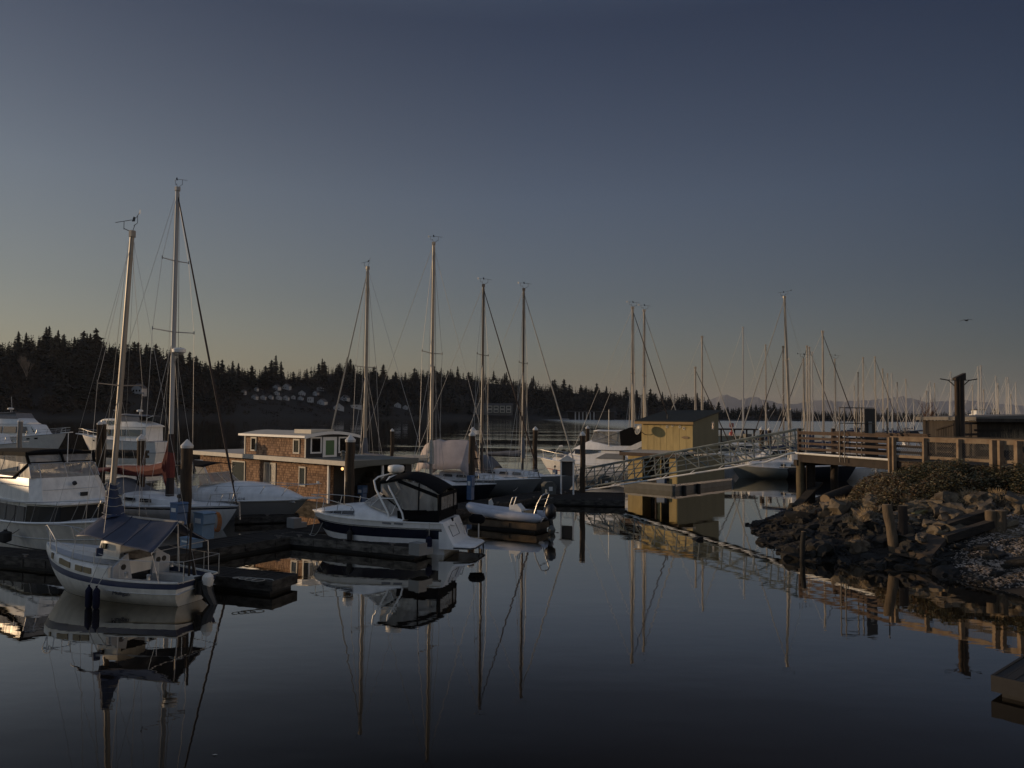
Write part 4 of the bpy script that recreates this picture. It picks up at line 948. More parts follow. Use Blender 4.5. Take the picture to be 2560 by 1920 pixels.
# ================================================================ white and navy cruiser with black canvas
def navy_cruiser():
    tip = G(783,1277,1.42); tip.z = 0; sc_ = G(1111,1372,.25); d0 = V((-.905,.425,0)); st = V((sc_.x,sc_.y,0))+V((.425,.905,0))*1.12
    L, hd = frame(st, tip); L -= .35; st = tip-V((math.cos(hd),math.sin(hd),0))*L
    root = empty('sport_cruiser', (st.x,st.y,0), hd, 'white cruiser with wide navy hull band and black cockpit canvas at the finger dock', 'motorboat')
    h = Hull(L, 2.75, 1.28, 1.46, dip=.02, stern=.90, sm=.5, pw=2.6, rake=1.35, draft=.4, kind='power', tr=-.12, flare=.6)
    h.build(root, [MT['gel'], MT['navy']], [(.60,.83,1)], nu=26); h.rail(root, MT['gel'], .03); h.rail(root, MT['blackpl'], .014, t=.85, name='rub_rail')
    b = MB(); rings = []
    for i in range(18):
        u = lerp(.26,.985,i/17); w = h.half(u)*.97; z = h.sheer(u)-.01; k = (1-u)/.7; hh = .58*math.sin(math.pi/2*min(1,k*1.25))**.8*lerp(.30,1,clamp((u-.26)/.26))
        rings.append([(u*L,w*math.cos(math.pi*j/12),z+hh*math.sin(math.pi*j/12)**.55) for j in range(13)])
    b.loft(rings, closed=False).add(rings[0], [tuple(range(13))]); b.build('foredeck', MT['gel'], root, sm=50)
    def side(u, f): w = h.half(u)*.97; z = h.sheer(u)-.01; k = (1-u)/.7; hh = .58*math.sin(math.pi/2*min(1,k*1.25))**.8; a = f*math.pi; return V((u*L, w*math.cos(a), z+hh*math.sin(a)**.55))
    b = MB(); fb = MB()
    for sd in (1,-1):
        us = [.60+.285*i/12 for i in range(13)]; tp = [.030+.095*math.sin(math.pi*min(1,(i/12)*.55+.42))**.8*(1 if i < 12 else 0) for i in range(13)]
        lo_ = [V((side(u,.028).x, side(u,.028).y*sd*1.012, side(u,.028).z+.004)) for u in us]; hi_ = [V((side(u,f).x, side(u,f).y*sd*1.012, side(u,f).z+.004)) for u, f in zip(us,tp)]
        o_ = len(b.v); b.add([q for p in zip(lo_,hi_) for q in p], [(2*i,2*i+1,2*i+3,2*i+2) for i in range(12)])
        fb.tube(lo_+hi_[::-1]+[lo_[0]], .016, 4)
        for i in (4,7): fb.tube([lo_[i],hi_[i]], .016, 4)
    cw = b.build('cabin_window', MT['glass'], root, sm=0, solid=.01); fb.build('frame', MT['deckgrey'], cw)
    # windshield
    z0 = 1.86; b = MB(); fp = [(.34*L,1.22,1.55),(.50*L,1.02,z0-.02),(.585*L,.45,z0+.06),(.585*L,-.45,z0+.06),(.50*L,-1.02,z0-.02),(.34*L,-1.22,1.55)]; up = [(.30*L,1.08,2.22),(.42*L,.92,2.32),(.475*L,.42,2.34),(.475*L,-.42,2.34),(.42*L,-.92,2.32),(.30*L,-1.08,2.22)]
    for i in range(5): b.quadp(fp[i],fp[i+1],up[i+1],up[i])
    b.build('windshield', MT['vinyl'], root, sm=0)
    b = MB(); b.tube(up,.020,5); b.tube(fp,.020,5)
    for a, c in zip(fp,up): b.tube([a,c],.018,5)
    b.build('windshield_frame', MT['steel'], root)
    # canvas: top, skirt, clear panels with black seams
    zt = 3.10; xA, xB, xC = .44*L, .30*L, .02*L
    def cf(u, v):
        x = lerp(xA, xC-.10, u); y = lerp(1.18,-1.18,v); a = abs(y)/1.18
        prof = lerp(3.02,3.20,min(1,u/.35)) - (.62*max(0,(u-.45)/.55)**1.5)
        return (x, y*(1-.02*u), prof-.20*a**2.6)
    b = MB(); b.sheet(cf, 18, 12); b.build('canopy', MT['black'], root, sm=80, solid=.02)
    b = MB()
    ZS = 1.36
    for sd in (1,-1):
        b.quadp((xC-.02,sd*1.17,ZS+.42),(.30*L,sd*1.24,ZS+.36),(.30*L,sd*1.20,ZS+.02),(xC-.02,sd*1.2,ZS-.02))
    b.quadp((xC-.06,1.17,ZS+.42),(xC-.06,-1.17,ZS+.42),(xC+.02,-1.2,ZS-.02),(xC+.02,1.2,ZS-.02)); b.build('canvas_skirt', MT['black'], root, sm=0, solid=.02)
    T = lambda x, sd: V(cf(clamp((xA-x)/(xA-(xC-.10))), 0 if sd > 0 else 1))-V((0,0,.02))
    b = MB()
    for sd in (1,-1):
        xs = [xC+.02, .15*L, .30*L, .42*L]; low = [V((xC-.02,sd*1.17,ZS+.40)), V((.15*L,sd*1.22,ZS+.37)), V((.30*L,sd*1.16,1.78)), V((.42*L,sd*.93,2.30))]
        for i in range(3): b.quadp(low[i], low[i+1], T(xs[i+1],sd), T(xs[i],sd))
    b.quadp((xC-.06,1.15,ZS+.40),(xC-.06,-1.15,ZS+.40),T(xC-.06,-1),T(xC-.06,1)); b.build('clear_panel', MT['vinyl'], root, sm=0)
    b = MB()
    for sd in (1,-1):
        b.bar(T(xC-.02,sd), (xC-.04,sd*1.17,ZS+.2), .16, .06); b.bar(T(.155*L,sd), (.155*L,sd*1.225,ZS+.2), .05, .05); b.bar((.42*L,sd*.94,2.30),(.26*L,sd*1.2,1.72),.10,.05); b.bar((.26*L,sd*1.2,1.72),(.1*L,sd*1.225,ZS+.40),.10,.05)
        b.bar(T(xC,sd)+V((0,0,-.10)), T(.30*L,sd)+V((0,0,-.04)), .04, .14); b.bar(T(.30*L,sd),T(.43*L,sd),.04,.10)
    b.bar((xC-.07,-.62,ZS+.3),T(xC-.07,-1)+V((0,.55,.06)),.05,.05); b.bar(T(xC-.05,-1)-V((0,0,.02)),T(xC-.05,1)-V((0,0,.02)),.06,.14); b.build('canvas_seam', MT['black'], root, sm=0)
    b = MB()
    for sd in (1,-1): b.tube([(.30*L,sd*1.16,1.75),(.19*L,sd*1.15,2.95)],.016,5); b.tube([(.12*L,sd*1.18,1.8),(.07*L,sd*1.14,2.6)],.014,5); b.tube([(.33*L,sd*1.1,2.7),(.22*L,sd*1.15,2.3)],.014,5)
    b.build('canvas_bow', MT['steel'], root)
    # radar arch of two bent tubes and the radar dome
    b = MB()
    for dx in (0,-.62):
        for sd in (1,-1):
            b.tube([(.355*L+dx,sd*1.26,1.36),(.365*L+dx,sd*1.24,1.62),(.455*L+dx*1.0,sd*1.18,2.55),(.475*L+dx*.9,sd*1.10,2.90),(.455*L+dx*.8,sd*.95,3.04),(.43*L+dx*.8,0,3.10)], .040, 8)
    for sd in (1,-1): b.tube([(.42*L,sd*1.2,2.2),(.42*L-.6,sd*1.2,2.2)], .025, 6)
    b.tube([(.43*L,0,3.10),(.43*L-.5,0,3.10)], .04, 6); b.build('radar_arch', MT['gel'], root)
    b = MB(); b.lathe([(.12,-.12),(.28,-.06),(.34,0),(.345,.16),(.31,.22),(.15,.25)], (.43*L-.25,0,3.24), 16); b.build('radar_dome', MT['white'], root, sm=50)
    # stern: transom block, swim platform, shore motor on a bracket
    b = MB(); rings = []
    for x, w, zt_ in ((.10,1.20,1.33),(-.06,1.19,1.30),(-.20,1.17,1.0),(-.46,1.14,.48),(-.56,1.13,.41),(-1.12,1.0,.37),(-1.30,.75,.34)): rings.append([(x,w,.24),(x,w,zt_-.05),(x,w*.94,zt_),(x,-w*.94,zt_),(x,-w,zt_-.05),(x,-w,.24)])
    b.loft(rings, closed=True); b.build('swim_platform', MT['gel'], root, sm=40)
    b = MB(); b.obox((-.075,-.05,1.17),(.06,.18,.36)); b.build('step_pad', MT['black'], root)
    b = MB(); b.bar((-.36,.75,.70),(-.36,-.2,.70),.02,.02); b.bar((-.36,.75,.70),(-.17,.75,1.12),.02,.02); b.bar((-.36,-.2,.70),(-.17,-.2,1.12),.02,.02); b.build('hatch_line', MT['faded'], root, sm=0)
    b = MB(); b.tube([(-.50,1.14,.30),(-1.12,1.02,.28),(-1.31,.76,.27),(-1.31,-.76,.27),(-1.12,-1.02,.28),(-.50,-1.14,.30)],.03,6); b.build('platform_edge', MT['blackpl'], root)
    b = MB(); b.tube([(-.19,.75,1.12),(-.24,.75,.95)],.03,6); b.tube([(-.24,.2,1.05),(-.19,.55,1.13)],.018,5); b.build('transom_rail', MT['steel'], root)
    b = MB(); b.tube([(-.52,-.45,.62),(-.40,-.45,1.05),(-.32,-.45,1.05)],.02,5); b.build('grab_rail', MT['steel'], root)
    b = MB(); b.tube([(-1.0,-.85,.36),(-1.0,-.85,1.05)], .03, 6); br = b.build('bracket', MT['steel'], root)
    b = MB(); b.tube([(-1.25,-.85,1.18),(-1.1,-.85,1.22),(-.75,-.85,1.24),(-.60,-.85,1.18)], [.12,.20,.20,.12], 8); b.build('motor_cover', MT['black'], br)
    b = MB(); b.tube([(-1.28,-.55,.3),(-1.30,-.55,-.2)], .03, 6); b.tube([(-1.28,.1,.3),(-1.30,.1,-.2)], .03, 6); b.build('boarding_ladder', MT['rubber'], root)
    b = MB(); P = lambda u, sd, dz: V((u*L, sd*h.half(u)*.93, h.sheer(u)+dz))
    for sd in (1,-1):
        b.tube([P(.62,sd,.48),P(.70,sd,.55),P(.80,sd,.62),P(.90,sd,.66),P(.97,sd,.67),V((L+.1,0,2.12))], .018, 5)
        for u in (.74,.86,.955): b.tube([P(u,sd,.1 if u < .9 else .0), P(u-.015,sd,.63)], .015, 5)
        b.tube([P(.62,sd,.48),P(.60,sd,.30)], .018, 5)
    b.build('bow_rail', MT['steel'], root)
    for u0 in (.335,.255):
        b = MB(); q0 = V(h.pt(u0+.06,.955,1)); q1 = V(h.pt(u0,.945,1)); b.bar(q0+V((0,.01,0)), q1+V((0,.01,0)), .012, .07); b.build('emblem', MT['faded'], root)
    for i in range(9):
        b = MB(); q = V(h.pt(.42-.026*i,.44,1)); b.obox(q+V((0,.012,0)), (.07,.012,.085), (0,0,hd*0)); b.build('registration_mark', MT['faded'], root)
    b = MB(); b.tube([(.55,1.30,.20),(.55,1.32,.62),(.45,1.32,.95),(.60,1.30,.98)], .045, 6); b.build('boat_hook', MT['rubber'], root)
    return root, h, st, hd
NC, NCH, ncs, nchd = navy_cruiser()
nq = NC.matrix_basis @ V(NCH.pt(.645,.5,1)); fender((nq.x-.02,nq.y-.16,.38), .48, .11, 'rubber', 'black fender on the side of the navy-banded cruiser by the finger dock', (nq.x,nq.y-.05,1.75))
nq = NC.matrix_basis @ V((.42,1.46,0)); fender((nq.x,nq.y,.30), .46, .13, 'fendernavy', 'dark fender at the stern corner of the navy-banded cruiser', (nq.x,nq.y+.1,1.3))
# ================================================================ flybridge cruiser lit by the sun
def flybridge_cruiser():
    tip = D(1352,1153,70); tip.z = 0; hd = math.atan2(.45,-.893); L = 10.0; st = tip-V((math.cos(hd),math.sin(hd),0))*L
    root = empty('flybridge_cruiser', (st.x,st.y,0), hd, 'cream white flybridge cruiser with slanted side window next to the yellow floating house', 'motorboat')
    h = Hull(L, 3.4, 1.35, 1.85, dip=.05, stern=.88, sm=.48, pw=2.4, rake=1.8, draft=.4, kind='power', flare=.7)
    h.build(root, [MT['gel'], MT['redpaint']], [(.60,.63,1)]); h.deck(root, MT['gel']); h.rail(root, MT['white'], .04)
    b = MB(); shell(b, [(1.0,1.50,1.40,1.3,2.75),(.50*L,1.50,1.36,1.4,2.78),(.62*L,1.40,1.05,1.5,2.72),(.72*L,1.2,.8,1.55,2.2),(.86*L,.7,.45,1.65,1.95)]); b.build('deckhouse', MT['gel'], root, sm=45)
    sidewin(root, MT['hullgrey'], [(.16*L,1.50,2.05),(.42*L,1.50,2.05),(.33*L,1.44,2.50),(.18*L,1.44,2.50)], name='side_window')
    b = MB(); rr = [(.40*L,1.42,2.58,1.40,2.80),(.50*L,1.45,2.42,1.39,2.80),(.62*L,1.26,2.36,1.1,2.78)]
    for sd in (1,-1): b.add([q for x, y0, z0, y1, z1 in rr for q in ((x,sd*y0*1.015,z0),(x,sd*y1*1.015,z1))], [(0,2,3,1),(2,4,5,3)])
    b.quadp((.66*L,1.1,2.4),(.66*L,-1.1,2.4),(.62*L,-1.02,2.8),(.62*L,1.02,2.8)); b.build('windscreen', MT['glass'], root, sm=0, solid=.02)
    b = MB(); shell(b, [(.0,1.40,1.25,3.0,3.62),(.10*L,1.52,1.42,2.8,3.2),(.28*L,1.55,1.45,2.78,3.18),(.48*L,1.50,1.35,2.78,3.55),(.56*L,1.35,1.0,2.78,3.25),(.64*L,1.15,.7,2.78,2.9)]); b.build('flybridge', MT['gel'], root, sm=45)
    b = MB()
    for sd in (1,-1): b.prism([(.06*L,2.9),(.17*L,2.9),(-.06*L,3.95),(-.15*L,3.95)], min(sd*1.34,sd*1.5), max(sd*1.34,sd*1.5), 'y')
    b.prism([(-.15*L,3.85),(-.06*L,3.85),(-.06*L,4.0),(-.15*L,4.0)], -1.5, 1.5, 'y'); b.build('radar_arch', MT['gel'], root, sm=20)
    b = MB(); b.quadp((.20*L,1.35,3.3),(.46*L,1.3,3.5),(.44*L,1.2,4.35),(.20*L,1.3,4.35)); b.quadp((.20*L,-1.35,3.3),(.46*L,-1.3,3.5),(.44*L,-1.2,4.35),(.20*L,-1.3,4.35)); b.quadp((.46*L,1.3,3.5),(.46*L,-1.3,3.5),(.44*L,-1.2,4.35),(.44*L,1.2,4.35)); b.build('clear_panel', MT['vinyl'], root, sm=0)
    b = MB(); b.sheet(lambda u, v: (lerp(.0,.45*L,u), lerp(1.32,-1.32,v), 4.36+.10*math.sin(math.pi*v)+.18*math.sin(math.pi*clamp(u*2.2))*(u < .46)), 10, 8); b.build('bimini', MT['white'], root, sm=80, solid=.02)
    b = MB(); b.prism([(.0,3.2),(.20*L,3.2),(.21*L,4.38),(.12*L,4.72),(.04*L,4.55),(-.05*L,4.0)], -1.36, 1.36, 'y'); b.build('black_cover', MT['black'], root, sm=0)
    b = MB(); b.tube([(.20*L,1.36,3.3),(.44*L,1.25,4.35)],.02,4); b.tube([(.46*L,1.32,3.5),(.22*L,1.32,4.3)],.02,4); b.tube([(.30*L,1.5,3.1),(.30*L,1.5,6.2)],.025,5); b.build('bimini_frame', MT['steel'], root)
    pulpit(root, h, .62, .75, r=.022, tipx=.5)
    b = MB(); b.prism([(L-.6,1.8),(L+.7,1.92),(L+.7,2.0),(L-.6,1.9)], -.3, .3, 'y'); b.build('bow_pulpit', MT['gel'], root)
    b = MB(); b.tube([(L-1.2,.2,1.9),(L-1.9,.2,2.9)],.025,5); b.tube([(L-1.9,.2,2.9),(L-2.2,.2,2.95)],.12,6); b.build('davit', MT['white'], root)
    b = MB(); b.sheet(lambda u, v: (lerp(.70*L,.82*L,u), lerp(.8,-.8,v), 2.05+.35*math.sin(math.pi*u)*math.sin(math.pi*v)), 6, 6); b.build('deck_cover', MT['greycloth'], root, sm=60, solid=.02)
    return root
flybridge_cruiser()
# ================================================================ motor yachts at the far floats
def motor_yacht(label, tip, hd, L, B, z, fly=True, sofs=.0, wmat='curtain', tower=False):
    st = V((tip.x,tip.y,0))-V((math.cos(hd),math.sin(hd),0))*L
    root = empty('motor_yacht', (st.x,st.y,0), hd, label, 'motorboat')
    h = Hull(L, B, z*.8, z*1.25, dip=.05, stern=.88, sm=.5, pw=2.5, rake=L*.13, draft=.4, kind='power', flare=.7)
    h.build(root, [MT['white'], MT['rubber']], [(0,.235,1)], nu=18); h.deck(root, MT['gel']); h.rail(root, MT['deckgrey'], .05)
    zc = z*.85; H = z*1.05
    b = MB(); shell(b, [(.12*L,B*.42,B*.40,zc,zc+H),(.52*L,B*.42,B*.39,zc,zc+H),(.66*L,B*.36,B*.30,zc,zc+H*.95),(.76*L,B*.30,B*.2,zc,zc+H*.35),(.88*L,B*.16,B*.1,zc+.1,zc+H*.2)]); b.build('deckhouse', MT['white'], root, sm=45)
    for i, (a, c) in enumerate(((.16,.34),(.36,.52),(.54,.64))): sidewin(root, MT[wmat], [(a*L,B*(.43-.02*(i == 2)),zc+H*.38),(c*L,B*(.43-.045*(i == 2)),zc+H*.38),(c*L-.3*(i == 2),B*(.41-.05*(i == 2)),zc+H*.82),(a*L,B*.405,zc+H*.82)], name='side_window', th=.05)
    b = MB(); b.quadp((.70*L,B*.33,zc+H*.45),(.70*L,-B*.33,zc+H*.45),(.655*L,-B*.3,zc+H*.88),(.655*L,B*.3,zc+H*.88)); b.build('windscreen', MT['glass'], root, sm=0, solid=.04)
    for u in (.58,.66,.74): sidewin(root, MT['glass'], [tuple(V(h.pt(u,.80,1))),tuple(V(h.pt(u+.03,.80,1))),tuple(V(h.pt(u+.03,.88,1))),tuple(V(h.pt(u,.88,1)))], name='porthole', th=.04)
    if fly:
        zf = zc+H; b = MB(); shell(b, [(.10*L,B*.42,B*.38,zf,zf+.25),(.25*L,B*.40,B*.36,zf,zf+.85),(.50*L,B*.38,B*.32,zf,zf+.85),(.60*L,B*.3,B*.2,zf,zf+.2)]); b.build('flybridge', MT['white'], root, sm=45)
        b = MB()
        for sd in (1,-1): b.quadp((.20*L,sd*B*.37,zf+.8),(.50*L,sd*B*.33,zf+.8),(.46*L,sd*B*.30,zf+1.7),(.22*L,sd*B*.34,zf+1.7))
        b.quadp((.50*L,B*.33,zf+.8),(.50*L,-B*.33,zf+.8),(.46*L,-B*.30,zf+1.7),(.46*L,B*.30,zf+1.7)); b.build('clear_panel', MT['greycloth'], root, sm=0, solid=.03)
        b = MB(); b.sheet(lambda u, v: (lerp(.14*L,.47*L,u), B*lerp(.36,-.36,v), zf+1.72+.15*math.sin(math.pi*v)-.2*(1-u)), 5, 6); b.build('bimini', MT['navyhull'] if not tower else MT['greycloth'], root, sm=80, solid=.06)
        b = MB(); b.lathe([(.15,0),(.42,.06),(.42,.26),(.2,.34)], (.3*L,0,zf+2.15), 12); b.tube([(.3*L,0,zf+1.7),(.3*L,0,zf+2.2)], .06, 5); b.build('radar_dome', MT['white'], root)
        b = MB(); b.tube([(.22*L,B*.3,zf+1.6),(.2*L,B*.3,zf+4.2)],.03,4); b.build('antenna', MT['white'], root)
    pulpit(root, h, .66, .85, r=.03, tipx=.7, posts=(0,.3,.6,.95))
    b = MB(); b.prism([(L-.8,z*1.2),(L+.9,z*1.3),(L+.9,z*1.36),(L-.8,z*1.3)], -.35, .35, 'y'); b.build('bow_pulpit', MT['white'], root)
    return root
motor_yacht('large white motor yacht with enclosed flybridge and dark bimini, farther of the two', G(166,1082,2.55), R(-16), 15.5, 4.6, 2.0)
motor_yacht('white cabin boat with framed windows cut by the frame, in front of the large yacht', G(52,1112,1.6), R(-20), 10, 3.4, 1.5, fly=False, wmat='curtain')
t = G(206,1086,2.4); motor_yacht('white pilothouse trawler with raised wheelhouse moored beyond the red sail cover', t, R(166), 14.0, 4.4, 1.9, tower=True, wmat='glass')
tr_ = [o for o in sc.objects if str(o.get('label','')).startswith('white pilothouse trawler')][0]
b = MB(); shell(b, [(6.6,1.5,1.35,3.4,4.7),(9.3,1.4,1.2,3.4,4.75),(10.2,1.1,.8,3.4,4.5)]); wq = b.build('upper_wheelhouse', MT['white'], tr_, sm=45)
for xa in (6.9,7.8,8.7): sidewin(wq, MT['glass'], [(xa,1.47,3.95),(xa+.7,1.45,3.95),(xa+.7,1.40,4.5),(xa,1.41,4.5)], th=.05)
b = MB(); b.tube([(8.2,0,4.7),(8.2,0,6.6)],.05,5); b.tube([(8.2,-.6,6.0),(8.2,.6,6.0)],.035,5); b.build('signal_mast', MT['white'], tr_)
b = MB(); b.tube([(2.2,1.2,3.2),(2.0,1.2,4.9),(1.0,1.2,5.2)],.06,6); b.build('davit', MT['white'], tr_)
MT['floatwood'] = mat('brown_float_timber', (.15,.105,.062), .9, .5, 2.0, c2=(.06,.042,.026), bump=.5)
# ================================================================ floating docks
def dock(label, a, b_, width, h, side=1, z=.42, group='docks', name='dock', ext=0.0, cleats=2, fm='dockside', dm='dock'):
    """float whose visible edge runs from a to b_; side +1 puts the deck to the left of a->b_"""
    d = V((b_.x-a.x, b_.y-a.y, 0)); L = d.length; hd = math.atan2(d.y, d.x)
    root = empty(name, (a.x,a.y,0), hd, label, 'dock', group)
    y0, y1 = (0,width) if side > 0 else (-width,0)
    b = MB(); n = int(L/.16); r2 = random.Random(int(L*100))
    for i in range(n):
        x = i*L/n; b.box(x, x+L/n-.012, y0+.05, y1-.05, z-.045+r2.uniform(-.006,.006), z+r2.uniform(-.006,.006))
    b.build('deck', MT[dm], root, sm=0)
    b = MB(); b.box(-.02,L+.02,y0,y0+.05,z-.30,z+.02); b.box(-.02,L+.02,y1-.05,y1,z-.30,z+.02); b.box(-.06,-.02,y0,y1,z-.30,z+.02); b.box(L+.02,L+.06,y0,y1,z-.30,z+.02)
    e = y0 if side > 0 else y1; s = -1 if side > 0 else 1
    for i in range(int(L/1.3)):
        x = .4+i*1.3+r2.uniform(-.2,.2); b.box(x, x+r2.uniform(.15,.5), min(e,e+s*.04), max(e,e+s*.04), z-.24-r2.uniform(0,.08), z-.04)
    b.build('fascia', MT[fm], root, sm=0)
    b = MB(); b.box(.1,L-.1,y0+.12,y1-.12,-.35,z-.06); b.build('float', MT['rubber'], root, sm=0)
    for i in range(cleats):
        x = L*(i+.5)/cleats; b = MB(); b.tube([(x-.14,e-s*.15,z+.09),(x+.14,e-s*.15,z+.09)],.02,5); b.box(x-.05,x+.05,e-s*.15-.03,e-s*.15+.03,z,z+.08); b.build('cleat', MT['rust'], root)
    return root
dock('dark finger dock behind the blue-tarp sloop, with coiled rope on its end', G(-120,1406), G(676,1489), 1.3, .42, 1)
WA, WB = V((-14.5,27.8,0)), V((3.6,55.4,0))
dock('long main walkway dock running out past the houseboat to the gangway', V((-12.9,27.4,0)), V((4.9,54.2,0)), 2.1, .42, 1, cleats=8)
dock('finger dock with pale weathered fascia alongside the navy-banded cruiser', G(688,1364), G(1038,1399), 1.15, .42, 1, cleats=3, fm='dockpale')
dock('short wooden float carrying the inflatable boat', G(1172,1318), G(1338,1333), 1.6, .5, 1, z=.43, cleats=1, fm='floatwood')
dock('low dark landing float under the foot of the gangway', G(1318,1262), G(1560,1268), 5.2, .42, 1, z=.38)
dock('small dark finger float between the open cruiser and the houseboat', G(590,1312), G(745,1306), 1.0, .4, 1, z=.36, cleats=1)
dock('dark float alongside the white pilothouse trawler', G(232,1134), G(345,1137), 2.0, .5, 1, z=.5, cleats=1)
dock('wooden float with overhanging timber cap near the camera in the frame corner', G(2486,1742), G(2720,1800), 2.0, .5, 1, z=.40, cleats=0, fm='rubber', dm='rubber')
q = G(660,1452,.45); b = MB()
pts = [(q.x+.30*math.cos(i*.55)*(1-.012*i)-.02*i, q.y+.22*math.sin(i*.55)*(1-.012*i), .46+.002*i) for i in range(46)]; b.tube(pts, .014, 5)
tag(b.build('rope', MT['rope']), 'white rope lying coiled on the finger dock end behind the sloop', 'rope')
for px, py, m, lab in ((50,1398,'pink','faded red cylinder buoy hung on the finger dock edge'),(97,1406,'white','white round buoy beside the red one on the dock edge'),(123,1400,'white','white buoy hung on the dock close to the sloop bow')):
    p = G(px, py+12); f = empty('buoy', (p.x,p.y-.12,.02), R(20), lab, 'buoy', 'buoys hung along the finger dock')
    b = MB()
    if m == 'pink': b.tube([(-.28,0,.16),(-.24,0,.16),(.24,0,.16),(.28,0,.16)], [.10,.165,.165,.10], 12)
    else: b.lathe([(.04,0),(.13,.05),(.17,.16),(.13,.27),(.05,.32)], n=12)
    b.build('body', MT[m], f); b = MB(); b.tube([(0,0,.3),(0,.1,.44)], .02, 4); b.build('rope', MT['rubber'], f)
# ================================================================ pilings
def piling(px, ycap, Y, r, label, cap=True, m='pile', lean=0.0, group='dock pilings', zb=-.6):
    t = D(px, ycap, Y); f = empty('piling', (t.x,Y,0), rnd.random()*6, label, 'piling', group)
    b = MB(); n = 9; zt = t.z-(r*1.1 if cap else 0)
    pts = [(.02*math.sin(i*1.3)+lean*i/n, .02*math.cos(i*1.9), lerp(zb, zt, i/n)) for i in range(n+1)]
    b.tube(pts, [r*(1.03-.03*i/n)*(1+.02*math.sin(i*5)) for i in range(n+1)], 12); b.build('shaft', MT[m], f, sm=60)
    if cap:
        b = MB(); x = pts[-1][0]; y = pts[-1][1]; b.lathe([(r*1.12,-r*.55),(r*1.18,-.02),(r*1.12,.0),(.02,r*1.1)], (x,y,zt), 14); b.build('cap', MT['cap'], f, sm=20)
    return f
piling(468,1098,32.6,.225,'thick dark white-capped piling beside the blue dock cabinet')
piling(355,1085,41,.21,'white-capped piling standing in front of the pilothouse trawler')
piling(249,1052,52,.16,'slim dark piling, first of a pair beside the trawler bow'); piling(261,1051,52.3,.16,'slim dark piling, second of a pair beside the trawler bow')
piling(51,1046,70,.20,'grey white-capped piling in front of the large motor yacht', m='pilegrey')
piling(876,1086,41.3,.245,'brown white-capped piling at the corner of the shingled houseboat')
piling(981,1071,82,.19,'small pale-topped piling alone in the open water behind the houseboat')
piling(1180,1077,51.5,.205,'dark white-capped piling behind the blue pedestal and the pink boat tarp')
piling(1183,1067,58,.20,'second white cap showing just above the piling by the pink boat tarp')
piling(1338,1066,66,.195,'brown-lit white-capped piling behind the grey sailboat bows')
piling(1457,1078,53.4,.185,'white-capped piling at the foot of the gangway')
piling(1469,1064,80,.19,'small white-capped piling beyond the flybridge cruiser bow')
piling(1904,1066,88,.25,'dark squat piling beyond the gangway top, beside a mast foot'); piling(1924,1068,90,.22,'pale squat piling beyond the gangway top')
for i in range(11):
    piling(2318+i*9.0, 1049+.3*i, 118+3*i, .24, 'white-capped piling in the long row behind the board fence', group='row of white-capped pilings', m='pilegrey')
# ================================================================ shore power pedestals, dock boxes
def pedestal(px, pyb, z, h, w, m, label, cap=False, name='power_pedestal', Y=None):
    p = G(px,pyb,z) if Y is None else D(px,pyb,Y); f = empty(name, p, R(-35), label, 'power pedestal' if name == 'power_pedestal' else 'dock box')
    b = MB(); b.prism([(-w/2,0),(w/2,0),(w/2,h*.55),(w*.62,h*.6),(w*.62,h*.93),(w/2,h),(-w/2,h)], -w*.45, w*.45, 'y'); b.build('body', MT[m], f, sm=0)
    b = MB(); b.box(-w*.3,w*.3,-w*.48,-w*.44,h*.62,h*.80); b.build('socket_plate', MT['white'], f, sm=0)
    b = MB(); b.prism([(-w*.55,h),(w*.66,h),(w*.5,h+.05),(-w*.45,h+.05)], -w*.5, w*.5, 'y'); b.build('lid', MT[m], f, sm=0)
    if cap: b = MB(); b.lathe([(.03,h+.05),(.03,h+.20),(.09,h+.24),(.09,h+.34),(.02,h+.38)], n=8); b.build('lamp', MT['blackpl'], f)
    return f
pedestal(1176,1249,.45,1.42,.34,'pedblue','tall blue power pedestal in front of the dark white-capped piling')
pedestal(905,1256,.42,.95,.40,'pedblue','stubby blue power pedestal by the houseboat awning post')
pedestal(1387,1206,.45,.95,.28,'pedblue','blue power pedestal with dark lamp at the grey sailboat bow',True)
pedestal(446,1311,1.0,.85,.50,'pedblue','blue power pedestal with dark lamp behind the sloop tarp',True,Y=31.6)
pedestal(509,1346,.42,1.06,.62,'cabblue','tall faded blue dock cabinet with coiled orange hose','',name='dock_cabinet')
pedestal(478,1368,.42,.36,.62,'cabblue','low faded blue dock box seen below the tarp','',name='dock_box')
p = G(536,1332,.45); b = MB(); 
for k in range(4): b.tube([(p.x-.02+.17*math.cos(i*.42)+.03*k, p.y+.05*k, .95+.42*math.sin(i*.42)-.02*k) for i in range(16)], .022, 5)
tag(b.build('hose', MT['orange']), 'coiled orange hose hanging on the blue dock cabinet', 'hose')
